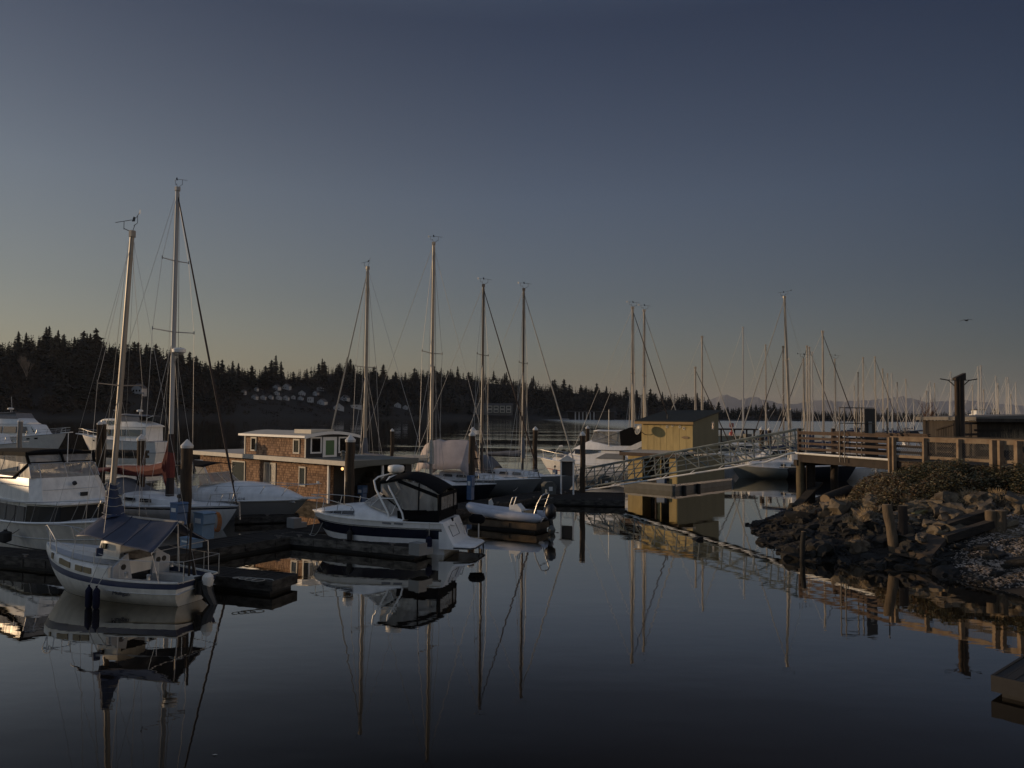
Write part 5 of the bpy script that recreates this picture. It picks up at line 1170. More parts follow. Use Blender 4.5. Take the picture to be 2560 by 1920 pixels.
# notice board and bins at the foot of the gangway
p = G(1418,1236,.4); f = empty('notice_board', p, R(-15), 'white-framed notice board with pointed roof at the foot of the gangway', 'notice board')
for x in (-.42,.42): b = MB(); b.box(x-.05,x+.05,-.05,.05,0,2.25); b.build('post', MT['white'], f, sm=0)
b = MB(); b.box(-.40,.40,-.04,.04,1.25,2.2); b.build('board', MT['darkwall'], f, sm=0)
b = MB(); b.prism([(-.56,2.22),(.56,2.22),(0,2.62)], -.16,.16,'y'); b.build('roof', MT['cap'], f, sm=0)
for px, py, h, w, m, lab in ((1372,1236,.85,.75,'greygreen','grey dock cart standing by the notice board'),(1511,1222,.95,.70,'greygreen','grey-green bin with a white notice at the gangway foot')):
    p = G(px,py,.4); f = empty('bin', p, R(20), lab, 'bin'); b = MB(); b.prism([(-w/2,0),(w/2,0),(w*.58,h*.8),(w*.3,h),(-w*.3,h),(-w*.58,h*.8)], -.3,.3,'y'); b.build('body', MT[m], f, sm=0)
    b = MB(); b.box(-.12,.14,-.32,-.30,h*.3,h*.62); b.build('notice', MT['white'], f, sm=0)
# ================================================================ cedar-shingled houseboat
def wallx(C, hd, px, yl, py=1160):
    """local x on the plane y=yl of a frame at C, heading hd, seen at photo column px"""
    d = ray(px, py); c, s = math.cos(hd), math.sin(hd); ox, oy = C.x-s*yl, C.y+c*yl
    # origin + t*d = o + x*(c,s)
    det = d.x*(-s)+d.y*c
    t = (ox*(-s)+oy*c)/det
    return (d.x*t-ox)*c+(d.y*t-oy)*s
def wally(C, hd, px, xl, py=1160):
    d = ray(px, py); c, s = math.cos(hd), math.sin(hd); ox, oy = C.x+c*xl, C.y+s*xl
    det = d.x*c-d.y*(-s)*1.0
    t = (ox*c+oy*s)/(d.x*c+d.y*s)
    return -(d.x*t-ox)*s+(d.y*t-oy)*c
def houseboat():
    C = G(861,1287); hd = R(-40.5)
    root = empty('houseboat', (C.x,C.y,0), hd, 'two-storey cedar-shingled houseboat with green door on the upper deck', 'houseboat')
    X = lambda px, yl=0.4: wallx(C, hd, px, yl); Yw = lambda px, xl: wally(C, hd, px, xl)
    xl = X(500); xr = X(824); wy = .4
    b = MB(); b.box(xl-.6,.3,-.1,5.4,-.35,.45); b.build('float', MT['dockside'], root, sm=0)
    b = MB(); b.box(xl,xr,wy,4.9,.45,2.76); b.build('lower_wall', MT['shingle'], root, sm=0)
    b = MB(); b.box(xr,xr+.02,wy+.3,4.9,.45,2.76); b.box(xr-.4,.1,4.4,4.9,.45,2.76); b.build('porch_wall', MT['darkwall'], root, sm=0)
    b = MB(); 
    for i in range(6): b.box(xr+.10,xr+.85,1.6+.28*i,1.86+.28*i,.45,.62+.30*i)
    b.build('stairs', MT['wooddark'], root, sm=0)
    xm_ = X(764,.25)+.1; b = MB(); b.box(xl-.55,xm_,-.15,5.3,2.78,2.99); b.build('lower_roof', MT['roofing'], root, sm=0)
    b = MB(); b.box(xm_,.25,-.15,5.3,2.78,2.985); b.build('unlit_lower_roof', MT['shaderoof'], root, sm=0)  # same roof as the pale half; its lack of sun is painted in
    b = MB(); b.box(xl-.58,.28,-.19,-.15,2.74,3.0); b.build('fascia', MT['cream'], root, sm=0)
    b = MB(); b.box(.25,.29,-.15,5.3,2.70,3.0); b.prism([(-.12,2.70),(-.12,2.40),(.5,2.58),(1.6,2.66),(3.6,2.68),(4.9,2.62),(5.25,2.70)], .20,.26,'x'); b.build('awning_edge', MT['shaderoof'], root, sm=0)
    for x, y in ((xr-.03,wy-.03),(.12,-.02),(.12,2.6)):
        b = MB(); b.box(x-.06,x+.06,y-.06,y+.06,.45,2.72); b.build('post', MT['white'], root, sm=0)
    u1 = X(764, .25); u0 = X(611, .25); uy0 = .25; uy1 = Yw(884, u1); zt = 4.28
    b = MB(); b.box(u0,u1,uy0,uy1,2.99,zt); b.build('upper_wall', MT['shingle'], root, sm=0)
    b = MB(); b.box(u1,u1+.03,uy0,uy1,2.99,zt+.05); b.build('end_wall', mat('charcoal_siding', (.035,.034,.034), .8, .2, 2.0), root, sm=0)
    b = MB(); ov = .28; k = 10
    prof = [(lerp(uy0-ov,uy1+ov,i/k), zt+.02+.26*math.sin(math.pi*i/k)) for i in range(k+1)]
    b.prism(prof+[(y,z-.10) for y,z in prof[::-1]], u0-ov, u1+ov, 'x'); b.build('upper_roof', MT['roofing'], root, sm=30)
    b = MB(); b.box(u0-ov-.02,u1+ov+.02,uy0-ov-.03,uy0-ov,zt-.09,zt+.05); b.prism([(y,z+.02) for y,z in prof]+[(y,z-.16) for y,z in prof[::-1]], u1+ov, u1+ov+.03, 'x'); b.build('roof_trim', MT['white'], root, sm=0)
    b = MB(); b.box(u1-1.9,u1-.15,.7,2.4,zt+.12,zt+.40); b.build('roof_hatch', MT['cream'], root, sm=0)
    for x in (u0+.04,u1-.04): b = MB(); b.box(x-.06,x+.06,uy0-.03,uy0,2.99,zt); b.build('corner_board', MT['cream'], root, sm=0)
    for px in (634,741): framewin(root, (X(px,.25),uy0,3.66), (1,0,0), .50,.72, MT['glass'], MT['cream'], .09,.05)
    for px, w, h, zc, mg in ((676,1.15,1.45,1.72,'curtain'),(757,.52,1.0,1.86,'glass'),(597,1.5,1.3,1.75,'glass')): framewin(root, (X(px),wy,zc), (1,0,0), w,h, MT[mg], MT['cream'], .09,.05)
    b = MB(); x = X(676); b.box(x-.05,x+.05,wy-.05,wy-.02,1.0,2.45); b.build('window_mullion', MT['cream'], root, sm=0)
    for px, w, h, zc in ((788,.62,.82,3.74),(857,.62,.82,3.72)): framewin(root, (u1+.03,Yw(px,u1),zc), (0,1,0), w,h, MT['glass'], MT['white'], .09,.05)
    dy = Yw(822,u1); b = MB(); b.box(u1+.03,u1+.09,dy-.52,dy+.52,3.0,4.22); do = b.build('door', MT['white'], root, sm=0)
    b = MB(); b.box(u1+.09,u1+.10,dy-.31,dy+.31,3.12,4.02); b.build('door_panel', MT['green'], do, sm=0)
    b = MB(); b.lathe([(.07,2.95),(.07,3.2),(.16,3.22),(.10,3.34),(.14,3.44),(.06,3.52)],(-1.4,.9,0),8); b.build('roof_vent', MT['greygreen'], root)
    lx = xr+.55; b = MB(); b.lathe([(.02,2.36),(.07,2.40),(.08,2.48),(.04,2.54)],(lx,.9,0),8); lo = b.build('porch_lamp', MT['bulb'], root)
    b = MB(); b.tube([(lx,.9,2.54),(lx,.9,2.78)],.015,4); b.build('lamp_cord', MT['blackpl'], lo)
    b = MB(); b.lathe([(.16,.45),(.2,.9),(.13,1.0)],(-.8,.8,0),8); b.build('planter', MT['wood'], root)
houseboat()
# ================================================================ yellow floating house
def yellow_house():
    C = G(1688,1229); hd = R(-43.5)
    root = empty('floating_house', (C.x,C.y,0), hd, 'yellow two-storey floating house with olive side wall and dark sloping roof', 'houseboat')
    X = lambda px, yl: wallx(C, hd, px, yl, 1100); Yw = lambda px, xl: wally(C, hd, px, xl, 1100)
    x0 = X(1560,0); yB = Yw(1829,0)
    b = MB(); b.prism([(x0,0),(0,0),(0,yB),(x0,yB)], -.4,.52,'z'); b.build('float', MT['greygreen'], root, sm=0)
    b = MB(); b.box(x0-.03,.03,-.03,0,.40,.55); b.box(0,.04,0,yB,.38,.55); b.build('float_rim', MT['hullgrey'], root, sm=0)
    for y in (1.1,3.2): b = MB(); b.tube([(.14,y,-.05),(.14,y,.40)],.16,8); b.build('tyre_fender', MT['rubber'], root)
    yU = Yw(1732, 0); yE = Yw(1796,0); xU0 = X(1604,yU); zU = 2.72
    f = lambda y: lerp(5.28,6.05,(y-yU)/(yE-yU))
    b = MB(); b.prism([(yU,zU),(yE,zU),(yE,f(yE)),(yU,f(yU))], xU0, -.02,'x')
    for i in range(1,8): xx = lerp(xU0,-.02,i/8); b.box(xx-.012,xx+.012,yU-.012,yU,zU,f(yU)-.02)
    b.build('upper_wall', MT['yellow'], root, sm=0)
    b = MB(); b.prism([(yU,zU),(yE,zU),(yE,f(yE)),(yU,f(yU))], -.02, .01,'x'); sw = b.build('olive_wall', MT['olive'], root, sm=0)
    b = MB(); ov = .35; b.prism([(yU-ov,f(yU-ov)-.0),(yE+ov,f(yE+ov)),(yE+ov,f(yE+ov)+.10),(yU-ov,f(yU-ov)+.10)], xU0-.45,.25,'x'); b.build('roof', MT['darkroof'], root, sm=0)
    b = MB(); b.box(xU0-.45,.25,yU-ov-.03,yU-ov,f(yU-ov)-.18,f(yU-ov)+.02); b.build('eave_board', mat('ochre_trim', (.27,.17,.06), .7, .2, 2.), root, sm=0)
    b = MB(); b.tube([(-2.6,yU+.5,f(yU+.5)),(-2.6,yU+.5,f(yU+.5)+.45)],.05,6); b.build('roof_vent', MT['blackpl'], root)
    framewin(root, (.01,Yw(1781,0),4.95), (0,1,0), .26,.50, MT['glass'], MT['cream'], .06,.04)
    # lower storey
    yL = 1.5; b = MB(); xa = X(1570,yL); xb = X(1606,yL); b.box(xa,xb,yL,yE,.52,zU); b.build('lower_wall', MT['yellow'], root, sm=0)
    b = MB(); b.box(xb,-.02,yL+1.2,yL+1.3,.52,zU); b.build('recess_wall', MT['darkwall'], root, sm=0)
    b = MB(); yO = Yw(1811,0); b.prism([(.35,.52),(yO,.52),(yO,2.55),(.35,2.60)], -.06,0,'x'); b.build('lower_side_wall', MT['olive'], root, sm=0)
    for px, w in ((1648,.40),(1683,.65)):
        x = X(px, .5); b = MB(); b.box(x-w/2,x+w/2,.45,.55,.52,2.55); b.build('wall_panel', MT['yellow'], root, sm=0)
    for px in (1560,1640): x = X(px,.35); b = MB(); b.box(x-.06,x+.06,.29,.41,.52,2.7); b.build('post', MT['wooddark'], root, sm=0)
    b = MB(); xw = X(1551,.2); b.prism([(.1,2.70),(yU,2.86),(yU,2.95),(.1,2.79)], xw,.25,'x'); b.build('awning', MT['roofing'], root, sm=0)
    b = MB(); b.box(xw,.25,.06,.1,2.52,2.80); b.box(xw-.03,xw,.1,yU,2.6,2.9); b.build('awning_board', MT['wood'], root, sm=0)
    b = MB(); x = X(1652,.2); b.box(x-.35,x+.35,.15,.5,.52,.95); b.build('deck_box', MT['pedblue'], root, sm=0)
    # daisies painted on board, a fish board, the dish
    for k, (px, py) in enumerate(((1649,1056),(1668,1067),(1657,1059),(1673,1060),(1681,1063),(1690,1060),(1700,1067),(1710,1071))):
        d = ray(px, py); 
        x = wallx(C, hd, px, yU, py); q = C+V((math.cos(hd)*x-math.sin(hd)*yU, math.sin(hd)*x+math.cos(hd)*yU, 0)); z = CH+d.z/d.y*q.y; r = .13
        b = MB(); 
        for j in range(8):
            a = j*math.pi/4; b.obox((x+.6*r*math.cos(a),yU-.02,z+.6*r*math.sin(a)), (r*.85,.015,r*.42), (0,-a,0))
        fo = b.build('flower', MT['cream'], root, sm=0); b = MB(); b.tube([(x,yU-.05,z),(x,yU-.01,z)],r*.28,8); b.build('flower_centre', MT['rubber'], fo)
    x = wallx(C, hd, 1713, yU, 1083); b = MB(); b.prism([(x-.35,4.03),(x-.1,4.12),(x+.2,4.10),(x+.38,4.0),(x+.2,3.92),(x-.1,3.92)], yU-.06,yU-.01,'y'); b.build('fish_board', MT['cut'], root, sm=0)
    dc = V((xU0+.25, yU-.75, 4.55)); b = MB(); rr = .42; nrm = V((-.35,-.9,.30)).normalized(); u = nrm.cross(V((0,0,1))).normalized(); w = u.cross(nrm)
    rings = [[dc+(u*math.cos(j*math.pi/8)+w*math.sin(j*math.pi/8))*rr*t+nrm*(.10*t*t) for j in range(16)] for t in (.05,.4,.75,1)]
    b.loft(rings, closed=True, caps=False); do = b.build('dish', MT['hullgrey'], root, solid=.015)
    b = MB(); b.tube([dc-nrm*.02, (xU0+.45,yU-.25,4.2), (xU0+.5,yU,4.15)],.03,6); b.tube([dc-w*rr, dc+nrm*.45],.018,4); b.obox(dc+nrm*.47,(.10,.10,.14)); b.build('dish_arm', MT['rust'], do)
yellow_house()
# ================================================================ inflatable boat on its float
def rib():
    A, B = G(1172,1318), G(1338,1333); u = (B-A).normalized(); n = V((-u.y,u.x,0)); L = (B-A).length+.35
    a = B+n*.70-u*.05; hd = math.atan2(-u.y,-u.x)
    root = empty('inflatable_boat', (a.x,a.y,.42), hd, 'pale grey inflatable boat with black outboard resting on a float', 'inflatable boat')
    b = MB()
    for sd in (1,-1):
        pts = [(-.35,sd*.62,.26),(-.1,sd*.64,.27),(L*.45,sd*.66,.30),(L*.75,sd*.55,.36),(L*.92,sd*.32,.46),(L,0,.54)]; b.tube(pts, [.10,.23,.235,.23,.22,.21], 10)
    b.build('tube', mat('hypalon_grey', (.50,.51,.55), .6, .15, 3.), root, sm=60)
    b = MB(); b.loft([[(x,w,.22),(x,0,.0),(x,-w,.22)] for x,w in ((0,.5),(L*.5,.5),(L*.8,.36),(L*.97,.05))], closed=True); b.build('hull', MT['gel'], root)
    b = MB(); b.prism([(L*.22,.2),(L*.42,.2),(L*.40,.75),(L*.30,.85),(L*.24,.6)], -.22,.22,'y'); co = b.build('console', MT['white'], root, sm=0)
    b = MB(); b.tube([(L*.40,-.2,.7),(L*.36,-.2,1.15),(L*.36,.2,1.15),(L*.40,.2,.7)],.025,6); b.build('grab_rail', MT['gel'], root)
    b = MB(); b.tube([(L*.30,.12*math.cos(i*.55),.92+.12*math.sin(i*.55)) for i in range(12)],.015,4); b.build('steering_wheel', MT['blackpl'], co)
    b = MB(); b.prism([(.35,.2),(L*.20,.2),(L*.20,.55),(.35,.6)], -.26,.26,'y'); b.build('seat', MT['greygreen'], root, sm=0)
    b = MB(); 
    for sd in (1,-1): b.tube([(.15,sd*.5,.35),(-.05,sd*.5,.95),(-.25,sd*.42,1.35),(-.3,sd*.2,1.42)],.03,6)
    b.tube([(-.3,.2,1.42),(-.3,-.2,1.42)],.03,6); b.tube([(-.15,.45,1.15),(-.15,-.45,1.15)],.02,5); b.tube([(-.28,0,1.42),(-.28,0,1.62)],.05,6); b.build('stern_arch', MT['steel'], root)
    b = MB(); b.tube([(-.42,0,.30),(-.50,0,.45),(-.55,0,.75),(-.50,0,.92)],[.18,.27,.26,.12],10); om = b.build('outboard_motor', MT['blackpl'], root, sm=60)
    b = MB(); b.tube([(-.48,0,.35),(-.62,0,-.25),(-.70,0,-.55)],[.12,.09,.07],8); b.tube([(-.95,0,-.45),(-.55,0,-.5)],.06,8); b.build('lower_unit', MT['blackpl'], om)
    b = MB(); b.lathe([(.03,0),(.15,.05),(.2,.2),(.12,.36),(.03,.42)],(-.75,.35,-.45),10); b.build('stern_buoy', MT['greygreen'], root)
    b = MB()
    for i in range(5): b.obox((L*.78-.09*i, .60+.035*i*.6, .42-.01*i),(.05,.02,.09),(0,0,-.4))
    b.build('registration_mark', MT['blackpl'], root)
rib()
p = G(1226,1275,.45); b = MB(); b.prism([(-.10,0),(.12,0),(.16,.35),(.05,.62),(-.10,.5)], -.1,.1,'y'); o = b.build('oar_blade_cover', MT['white']); o.name = 'fender_board'; o.location = p; tag(o, 'small white upright fender board behind the inflatable boat', 'fender')
# ================================================================ gangway
def gangway():
    A = V((4.7,55.6,.42)); B = D(1992,1131,46.5); B.z = 3.57
    d = B-A; L = V((d.x,d.y,0)).length; hd = math.atan2(d.y,d.x); sl = d.z/L
    root = empty('gangway', A, hd, 'long grey-green truss gangway sloping up from the docks to the pier', 'gangway')
    Wd = 1.5; H = 1.38; n = 10
    Z = lambda x: x*sl
    for y in (0, Wd):
        b = MB(); b.tube([(0,y,Z(0)),(L,y,Z(L))],.07,6); b.tube([(.1,y,Z(0)+H),(L,y,Z(L)+H)],.06,6)
        for i in range(n+1): x = L*i/n; b.tube([(x,y,Z(x)),(x-.12,y,Z(x)+H)],.042,5)
        for i in range(n):
            x0, x1 = L*i/n, L*(i+1)/n
            if i < n/2: b.tube([(x0,y,Z(x0)),(x1-.12,y,Z(x1)+H)],.042,5)
            else: b.tube([(x0-.12,y,Z(x0)+H),(x1,y,Z(x1))],.042,5)
        for k in (.3,.52,.76): b.tube([(0,y,Z(0)+H*k),(L,y,Z(L)+H*k)],.017,4)
        b.build('truss', MT['gang'], root)
    b = MB(); b.prism([(0,Z(0)-.02),(L,Z(L)-.02),(L,Z(L)+.05),(0,Z(0)+.05)], .08, Wd-.08,'y'); b.build('deck', MT['dock'], root, sm=0)
    b = MB(); b.tube([(0,-.12,Z(0)-.20),(L*.88,-.12,Z(L*.88)-.30),(L*.97,-.12,Z(L)-.12),(L,-.12,Z(L)-.02)],.06,6)
    for i in range(8): x = L*(i+.5)/8; b.tube([(x,-.12,Z(x)-.22),(x+.3,0,Z(x)+.02)],.025,4)
    b.build('water_pipe', MT['white'], root)
    b = MB(); b.tube([(.2,.1,-.1),(.2,Wd-.1,-.1)],.10,8); b.build('roller', MT['rubber'], root)
    return A, B
GA, GB = gangway()
# ================================================================ pier, boardwalk and their railings
PZ = 3.5
PA, PB, PC, PD = V((17.15,46.2,PZ)), V((19.45,39.6,PZ)), V((22.15,35.0,PZ)), V((25.2,30.2,PZ))
def along(A, B, px, z=None):
    lo, hi = 0., 1.
    fpx = lambda t: 1280+F*(lerp(A.x,B.x,t))/(lerp(A.y,B.y,t))
    for _ in range(40):
        m = (lo+hi)/2
        if fpx(m) < px: lo = m
        else: hi = m
    return A.lerp(B, lo)
def pier():
    root = empty('pier', PA, 0, 'dark timber pier with brown board railing at the top of the gangway', 'pier')
    loc = lambda p: V(p)-PA
    d = (PB-PA); nrm = V((-d.y, d.x, 0)).normalized(); nrm = nrm if nrm.x > 0 else -nrm; W = 2.5
    b = MB(); k = 40
    for i in range(k):
        p = PA.lerp(PB, (i+.5)/k); b.bar(loc(p-nrm*.08)-V((0,0,.03)), loc(p+nrm*(W+.08))-V((0,0,.03)), .26, .06)
    b.build('deck', MT['wooddark'], root, sm=0)
    b = MB(); 
    for o in (0, W): b.bar(loc(PA+nrm*o)-V((0,0,.28)), loc(PB+nrm*o)-V((0,0,.28)), .2, .42)
    b.build('beam', MT['wooddark'], root, sm=0)
    for o, nm in ((0,'railing'),(W,'railing')):
        b = MB()
        for z in (.30,.62,.92): b.bar(loc(PA+nrm*(o-.03))+V((0,0,z)), loc(PB+nrm*(o-.03))+V((0,0,z)), .05, .14)
        b.bar(loc(PA+nrm*o)+V((0,0,1.30)), loc(PB+nrm*o)+V((0,0,1.30)), .22, .07); b.bar(loc(PA+nrm*(o-.03))+V((0,0,1.20)), loc(PB+nrm*(o-.03))+V((0,0,1.20)), .05, .12)
        ro = b.build(nm, MT['wood'], root, sm=0)
        for t in (0,.48,.97):
            p = loc(PA.lerp(PB,t)+nrm*(o+.05)); b = MB(); b.box(p.x-.09,p.x+.09,p.y-.09,p.y+.09,-.45,1.27 if t else 1.5); b.build('post', MT['wood'], ro, sm=0)
    b = MB(); b.tube([loc(GB+V((-.1,0,0))), loc(PA-nrm*.14)+V((0,0,.02)), loc(PB-nrm*.14)+V((0,0,.02))],.06,6); b.build('water_pipe', MT['white'], root)
    g = [(.0,.0,'litpost',.24),(.0,.75,'wooddark',.26),(.05,2.2,'wooddark',.22)]
    for t, o, m, r in g:
        p = loc(PA.lerp(PB,t)+nrm*(o+.1)); b = MB(); n = 8
        b.tube([(p.x+.01*math.sin(i*2),p.y,lerp(-PZ-.4,-.45,i/n)) for i in range(n+1)], [r*(1+.03*math.sin(i*3.1)) for i in range(n+1)], 10); b.build('support_pile', MT[m], root, sm=60)
    p = loc(PA+nrm*.1); b = MB(); b.bar(p+V((-.3,0,-.55)), p+nrm*2.4+V((0,0,-.55)), .32,.34); b.build('cap_beam', MT['wooddark'], root, sm=0)
    # galvanised gate frame and lamp box
    f = empty('gate_frame', along(PA,PB,2116)-nrm*.25, 0, 'tall galvanised gate frame with dark panel standing on the pier', 'gate')
    q0 = along(PA,PB,2109)-f.location; q1 = along(PA,PB,2121)-f.location; q2 = along(PA,PB,2152)-f.location+nrm*.9
    for q in (q0,q1): b = MB(); b.tube([q-nrm*.28+V((0,0,-.3)), q-nrm*.28+V((0,0,2.75))],.035,6); b.build('post', MT['rust'], f)
    for q in (q0,q1,q2): b = MB(); b.tube([q+nrm*.9+V((0,0,-.1)), q+nrm*.9+V((0,0,2.7))],.04,6); b.build('post', MT['blackpl'], f)
    b = MB()
    for z in (2.7,1.85): b.tube([q0-nrm*.28+V((0,0,z)), q1-nrm*.28+V((0,0,z)), q1+nrm*.9+V((0,0,z)), q2+V((0,0,z-.02))],.025,5); b.tube([q0-nrm*.28+V((0,0,z)), q0+nrm*.9+V((0,0,z))],.025,5)
    b.build('cross_bar', MT['blackpl'], f)
    c = (q1+q2)/2+nrm*.6; b = MB(); b.bar(c+V((-.28,.0,1.35)), c+V((.28,.0,1.35)), .05, 2.6); b.build('panel', MT['blackpl'], f, sm=0)
    b = MB(); b.bar(c+V((-.10,-.05,1.55)), c+V((.08,-.05,1.55)), .03, .8); b.build('sign', MT['hullgrey'], f, sm=0)
pier()
def boardwalk():
    root = empty('boardwalk', PB, 0, 'boardwalk on the bank with pale timber railing and wire netting panels', 'boardwalk')
    loc = lambda p: V(p)-PB
    path = [PB,PC,PD]; 
    def offs(o):
        n1 = V((-(PC-PB).y,(PC-PB).x,0)).normalized(); n1 = n1 if n1.x > 0 else -n1
        n2 = V((-(PD-PC).y,(PD-PC).x,0)).normalized(); n2 = n2 if n2.x > 0 else -n2
        return [PB+n1*o, PC+(n1+n2).normalized()*o, PD+n2*o], n1, n2
    W = 2.6; P0, n1, n2 = offs(0); P1, _, _ = offs(W)
    b = MB()
    for (a, c), (e, g) in zip(zip(P0,P0[1:]), zip(P1,P1[1:])):
        k = int((c-a).length/.2)
        for i in range(k): t = (i+.5)/k; b.bar(loc(a.lerp(c,t)-n1*.1)-V((0,0,.03)), loc(e.lerp(g,t)+n1*.1)-V((0,0,.03)), .185,.05)
    b.build('deck', MT['barn'], root, sm=0)
    b = MB()
    for a, c in zip(P0,P0[1:]): b.bar(loc(a)-V((0,0,.20)), loc(c)-V((0,0,.20)), .06,.26); b.bar(loc(a+n1*.12)-V((0,0,.6)), loc(c+n1*.12)-V((0,0,.6)), .10,.7)
    b.build('skirt_board', MT['wood'], root, sm=0)
    def railing(P, nn, pxs, pale, net):
        m = MT['woodpale'] if pale else MT['barn']
        b = MB()
        for a, c in zip(P,P[1:]):
            b.bar(loc(a-nn*.09)+V((0,0,1.08)), loc(c-nn*.09)+V((0,0,1.08)), .045,.19); b.bar(loc(a-nn*.09)+V((0,0,.22)), loc(c-nn*.09)+V((0,0,.22)), .045,.14); b.bar(loc(a)+V((0,0,1.20)), loc(c)+V((0,0,1.20)), .24,.045)
        ro = b.build('railing', m, root, sm=0)
        for px, w in pxs:
            p = along(P[0],P[1],px) if px < 1280+F*P[1].x/P[1].y else along(P[1],P[2],px)
            q = loc(p-nn*(.19 if pale else 0)); b = MB(); b.box(q.x-w/2,q.x+w/2,q.y-w/2,q.y+w/2,-.75,1.17); b.build('post', MT['woodpale'] if pale else MT['barn'], ro, sm=0)
        if net:
            b = MB()
            for a, c in zip(P,P[1:]):
                Ls = (c-a).length; s = .11; k = int(Ls/s); H = .68
                for i in range(-8, k):
                    for sg in (1,-1):
                        t0 = i*s/Ls; t1 = (i*s+H*.9)/Ls; z0, z1 = (.29,.98) if sg > 0 else (.98,.29)
                        if t1 <= 0 or t0 >= 1: continue
                        if t0 < 0: z0 = lerp(z0,z1,(-t0)/(t1-t0)); t0 = 0
                        if t1 > 1: z1 = lerp(z0,z1,(1-t0)/(t1-t0)); t1 = 1
                        pa = loc(a.lerp(c,t0)-nn*.05)+V((0,0,z0)); pb = loc(a.lerp(c,t1)-nn*.05)+V((0,0,z1))
                        b.bar(pa, pb, .007,.007)
            b.build('wire_netting', MT['rust'], ro, sm=0)
    railing(P0, n1, [(2229,.14),(2240,.16),(2316,.17),(2402,.18),(2487,.24),(2505,.18),(2549,.24),(2600,.2)], True, True)
    railing(P1, n1, [(2330,.16),(2390,.16),(2440,.16),(2500,.16),(2560,.16)], False, False)
boardwalk()
# tall double pile with bird arms
p = D(2399,1095,41.5); f = empty('tall_post', (p.x,p.y,2.9), 0, 'tall dark double timber post with slanted top and short side arms', 'post')
b = MB(); zt = D(2399,937,41.5).z-2.9
b.tube([(.09,0,0),(.09,0,zt*.5),(.10,0,zt-.08)], [.19,.185,.18], 12); b.build('shaft', MT['wooddark'], f, sm=60)
b = MB(); b.tube([(-.16,-.05,0),(-.15,-.05,zt-.25)], [.11,.105], 10); b.tube([(-.03,-.14,0),(-.03,-.14,zt-.2)], .05, 8); b.build('lower_batten', MT['pile'], f, sm=60)
b = MB(); b.prism([(-.24,zt-.3),(.30,zt-.3),(.30,zt+.10),(-.24,zt-.16)], -.17,.17,'y'); b.build('top_block', MT['wooddark'], f, sm=0)
for s in (1,-1):
    b = MB(); b.tube([(s*.2,0,zt-.62),(s*.55,0,zt-.30),(s*1.0,0,zt-.22)],.03,5); b.tube([(s*.2,0,zt-.30),(s*.75,0,zt-.27)],.018,4); b.build('arm', MT['wooddark'], f)
# grey shed behind the boardwalk
def shed():
    c = D(2443,1095,46); root = empty('shed', (c.x,c.y,3.0), R(-4), 'low weathered grey timber shed with flat overhanging roof behind the boardwalk', 'shed')
    zt = D(2443,1052,46).z-3.0
    b = MB(); b.box(0,16,0,7,0,zt); b.build('wall', MT['barn'], root, sm=0)
    b = MB(); b.prism([(-.3,zt+.02),(8,zt+.10),(17,zt+.05),(17,zt+.26),(8,zt+.42),(5,zt+.44),(-.3,zt+.24)], -.5, 7.4,'y'); b.build('roof', MT['barnroof'], root, sm=0)
    b = MB(); b.box(-.32,17,-.55,-.5,zt-.06,zt+.14); b.build('fascia', MT['barn'], root, sm=0)
    b = MB(); b.box(-.2,16,-.06,0,zt-.62,zt-.5); b.box(5.2,6.8,-.05,0,0,zt-.7); b.build('trim', MT['wooddark'], root, sm=0)
    f = empty('dry_bush', D(2540,1098,42.5), 0, 'dry straw-brown bush in front of the grey shed', 'bush'); b = MB(); r2 = random.Random(5)
    for i in range(500):
        x = r2.gauss(0,.9); y = r2.gauss(0,.4); h = r2.uniform(.4,1.5)*max(.2,1-abs(x)/2.4); dx = r2.gauss(0,.25); b.add([(x,y,-.6),(x+.025,y,-.6),(x+dx,y+r2.gauss(0,.2),-.6+h)], [(0,1,2)])
    b.build('stems', MT['straw'], f, sm=0)
shed()
def board_fence():
    a = D(2342,1098,44); c = D(2386,1098,43.0); d = c-a; root = empty('board_fence', (a.x,a.y,2.9), math.atan2(d.y,d.x), 'leaning dark board fence with sloping top beside the tall double post', 'fence'); L = V((d.x,d.y,0)).length
    b = MB(); n = 7
    for i in range(n): x = L*i/n; z = lerp(D(2342,1074,44).z, D(2386,1061,43).z, i/n)-2.9; b.box(x,x+L/n-.02,-.03,.03,0,z)
    b.build('board', MT['barn'], root, sm=0)
    b = MB(); b.bar((0,-.05,D(2342,1074,44).z-2.9),(L,-.05,D(2386,1061,43).z-2.9),.08,.08); b.build('rail', MT['wooddark'], root, sm=0)
    b = MB(); b.bar((0,-.06,.5),(L,-.06,.6),.05,.1); b.build('rail', MT['wooddark'], root, sm=0)
    a = D(2408,1098,45); c = D(2444,1098,46); root = empty('board_fence', (a.x,a.y,2.9), math.atan2(c.y-a.y,c.x-a.x), 'dark two-rail fence between the tall post and the shed', 'fence'); L = (c-a).length
    for py in (1058,1086): z = D(2420,py,45.5).z-2.9; b = MB(); b.bar((0,0,z),(L,0,z),.07,.13); b.build('rail', MT['wooddark'], root, sm=0)
    b = MB(); b.box(L*.5-.06,L*.5+.06,-.06,.06,0,D(2420,1056,45.5).z-2.9); b.build('post', MT['wooddark'], root, sm=0)
board_fence()
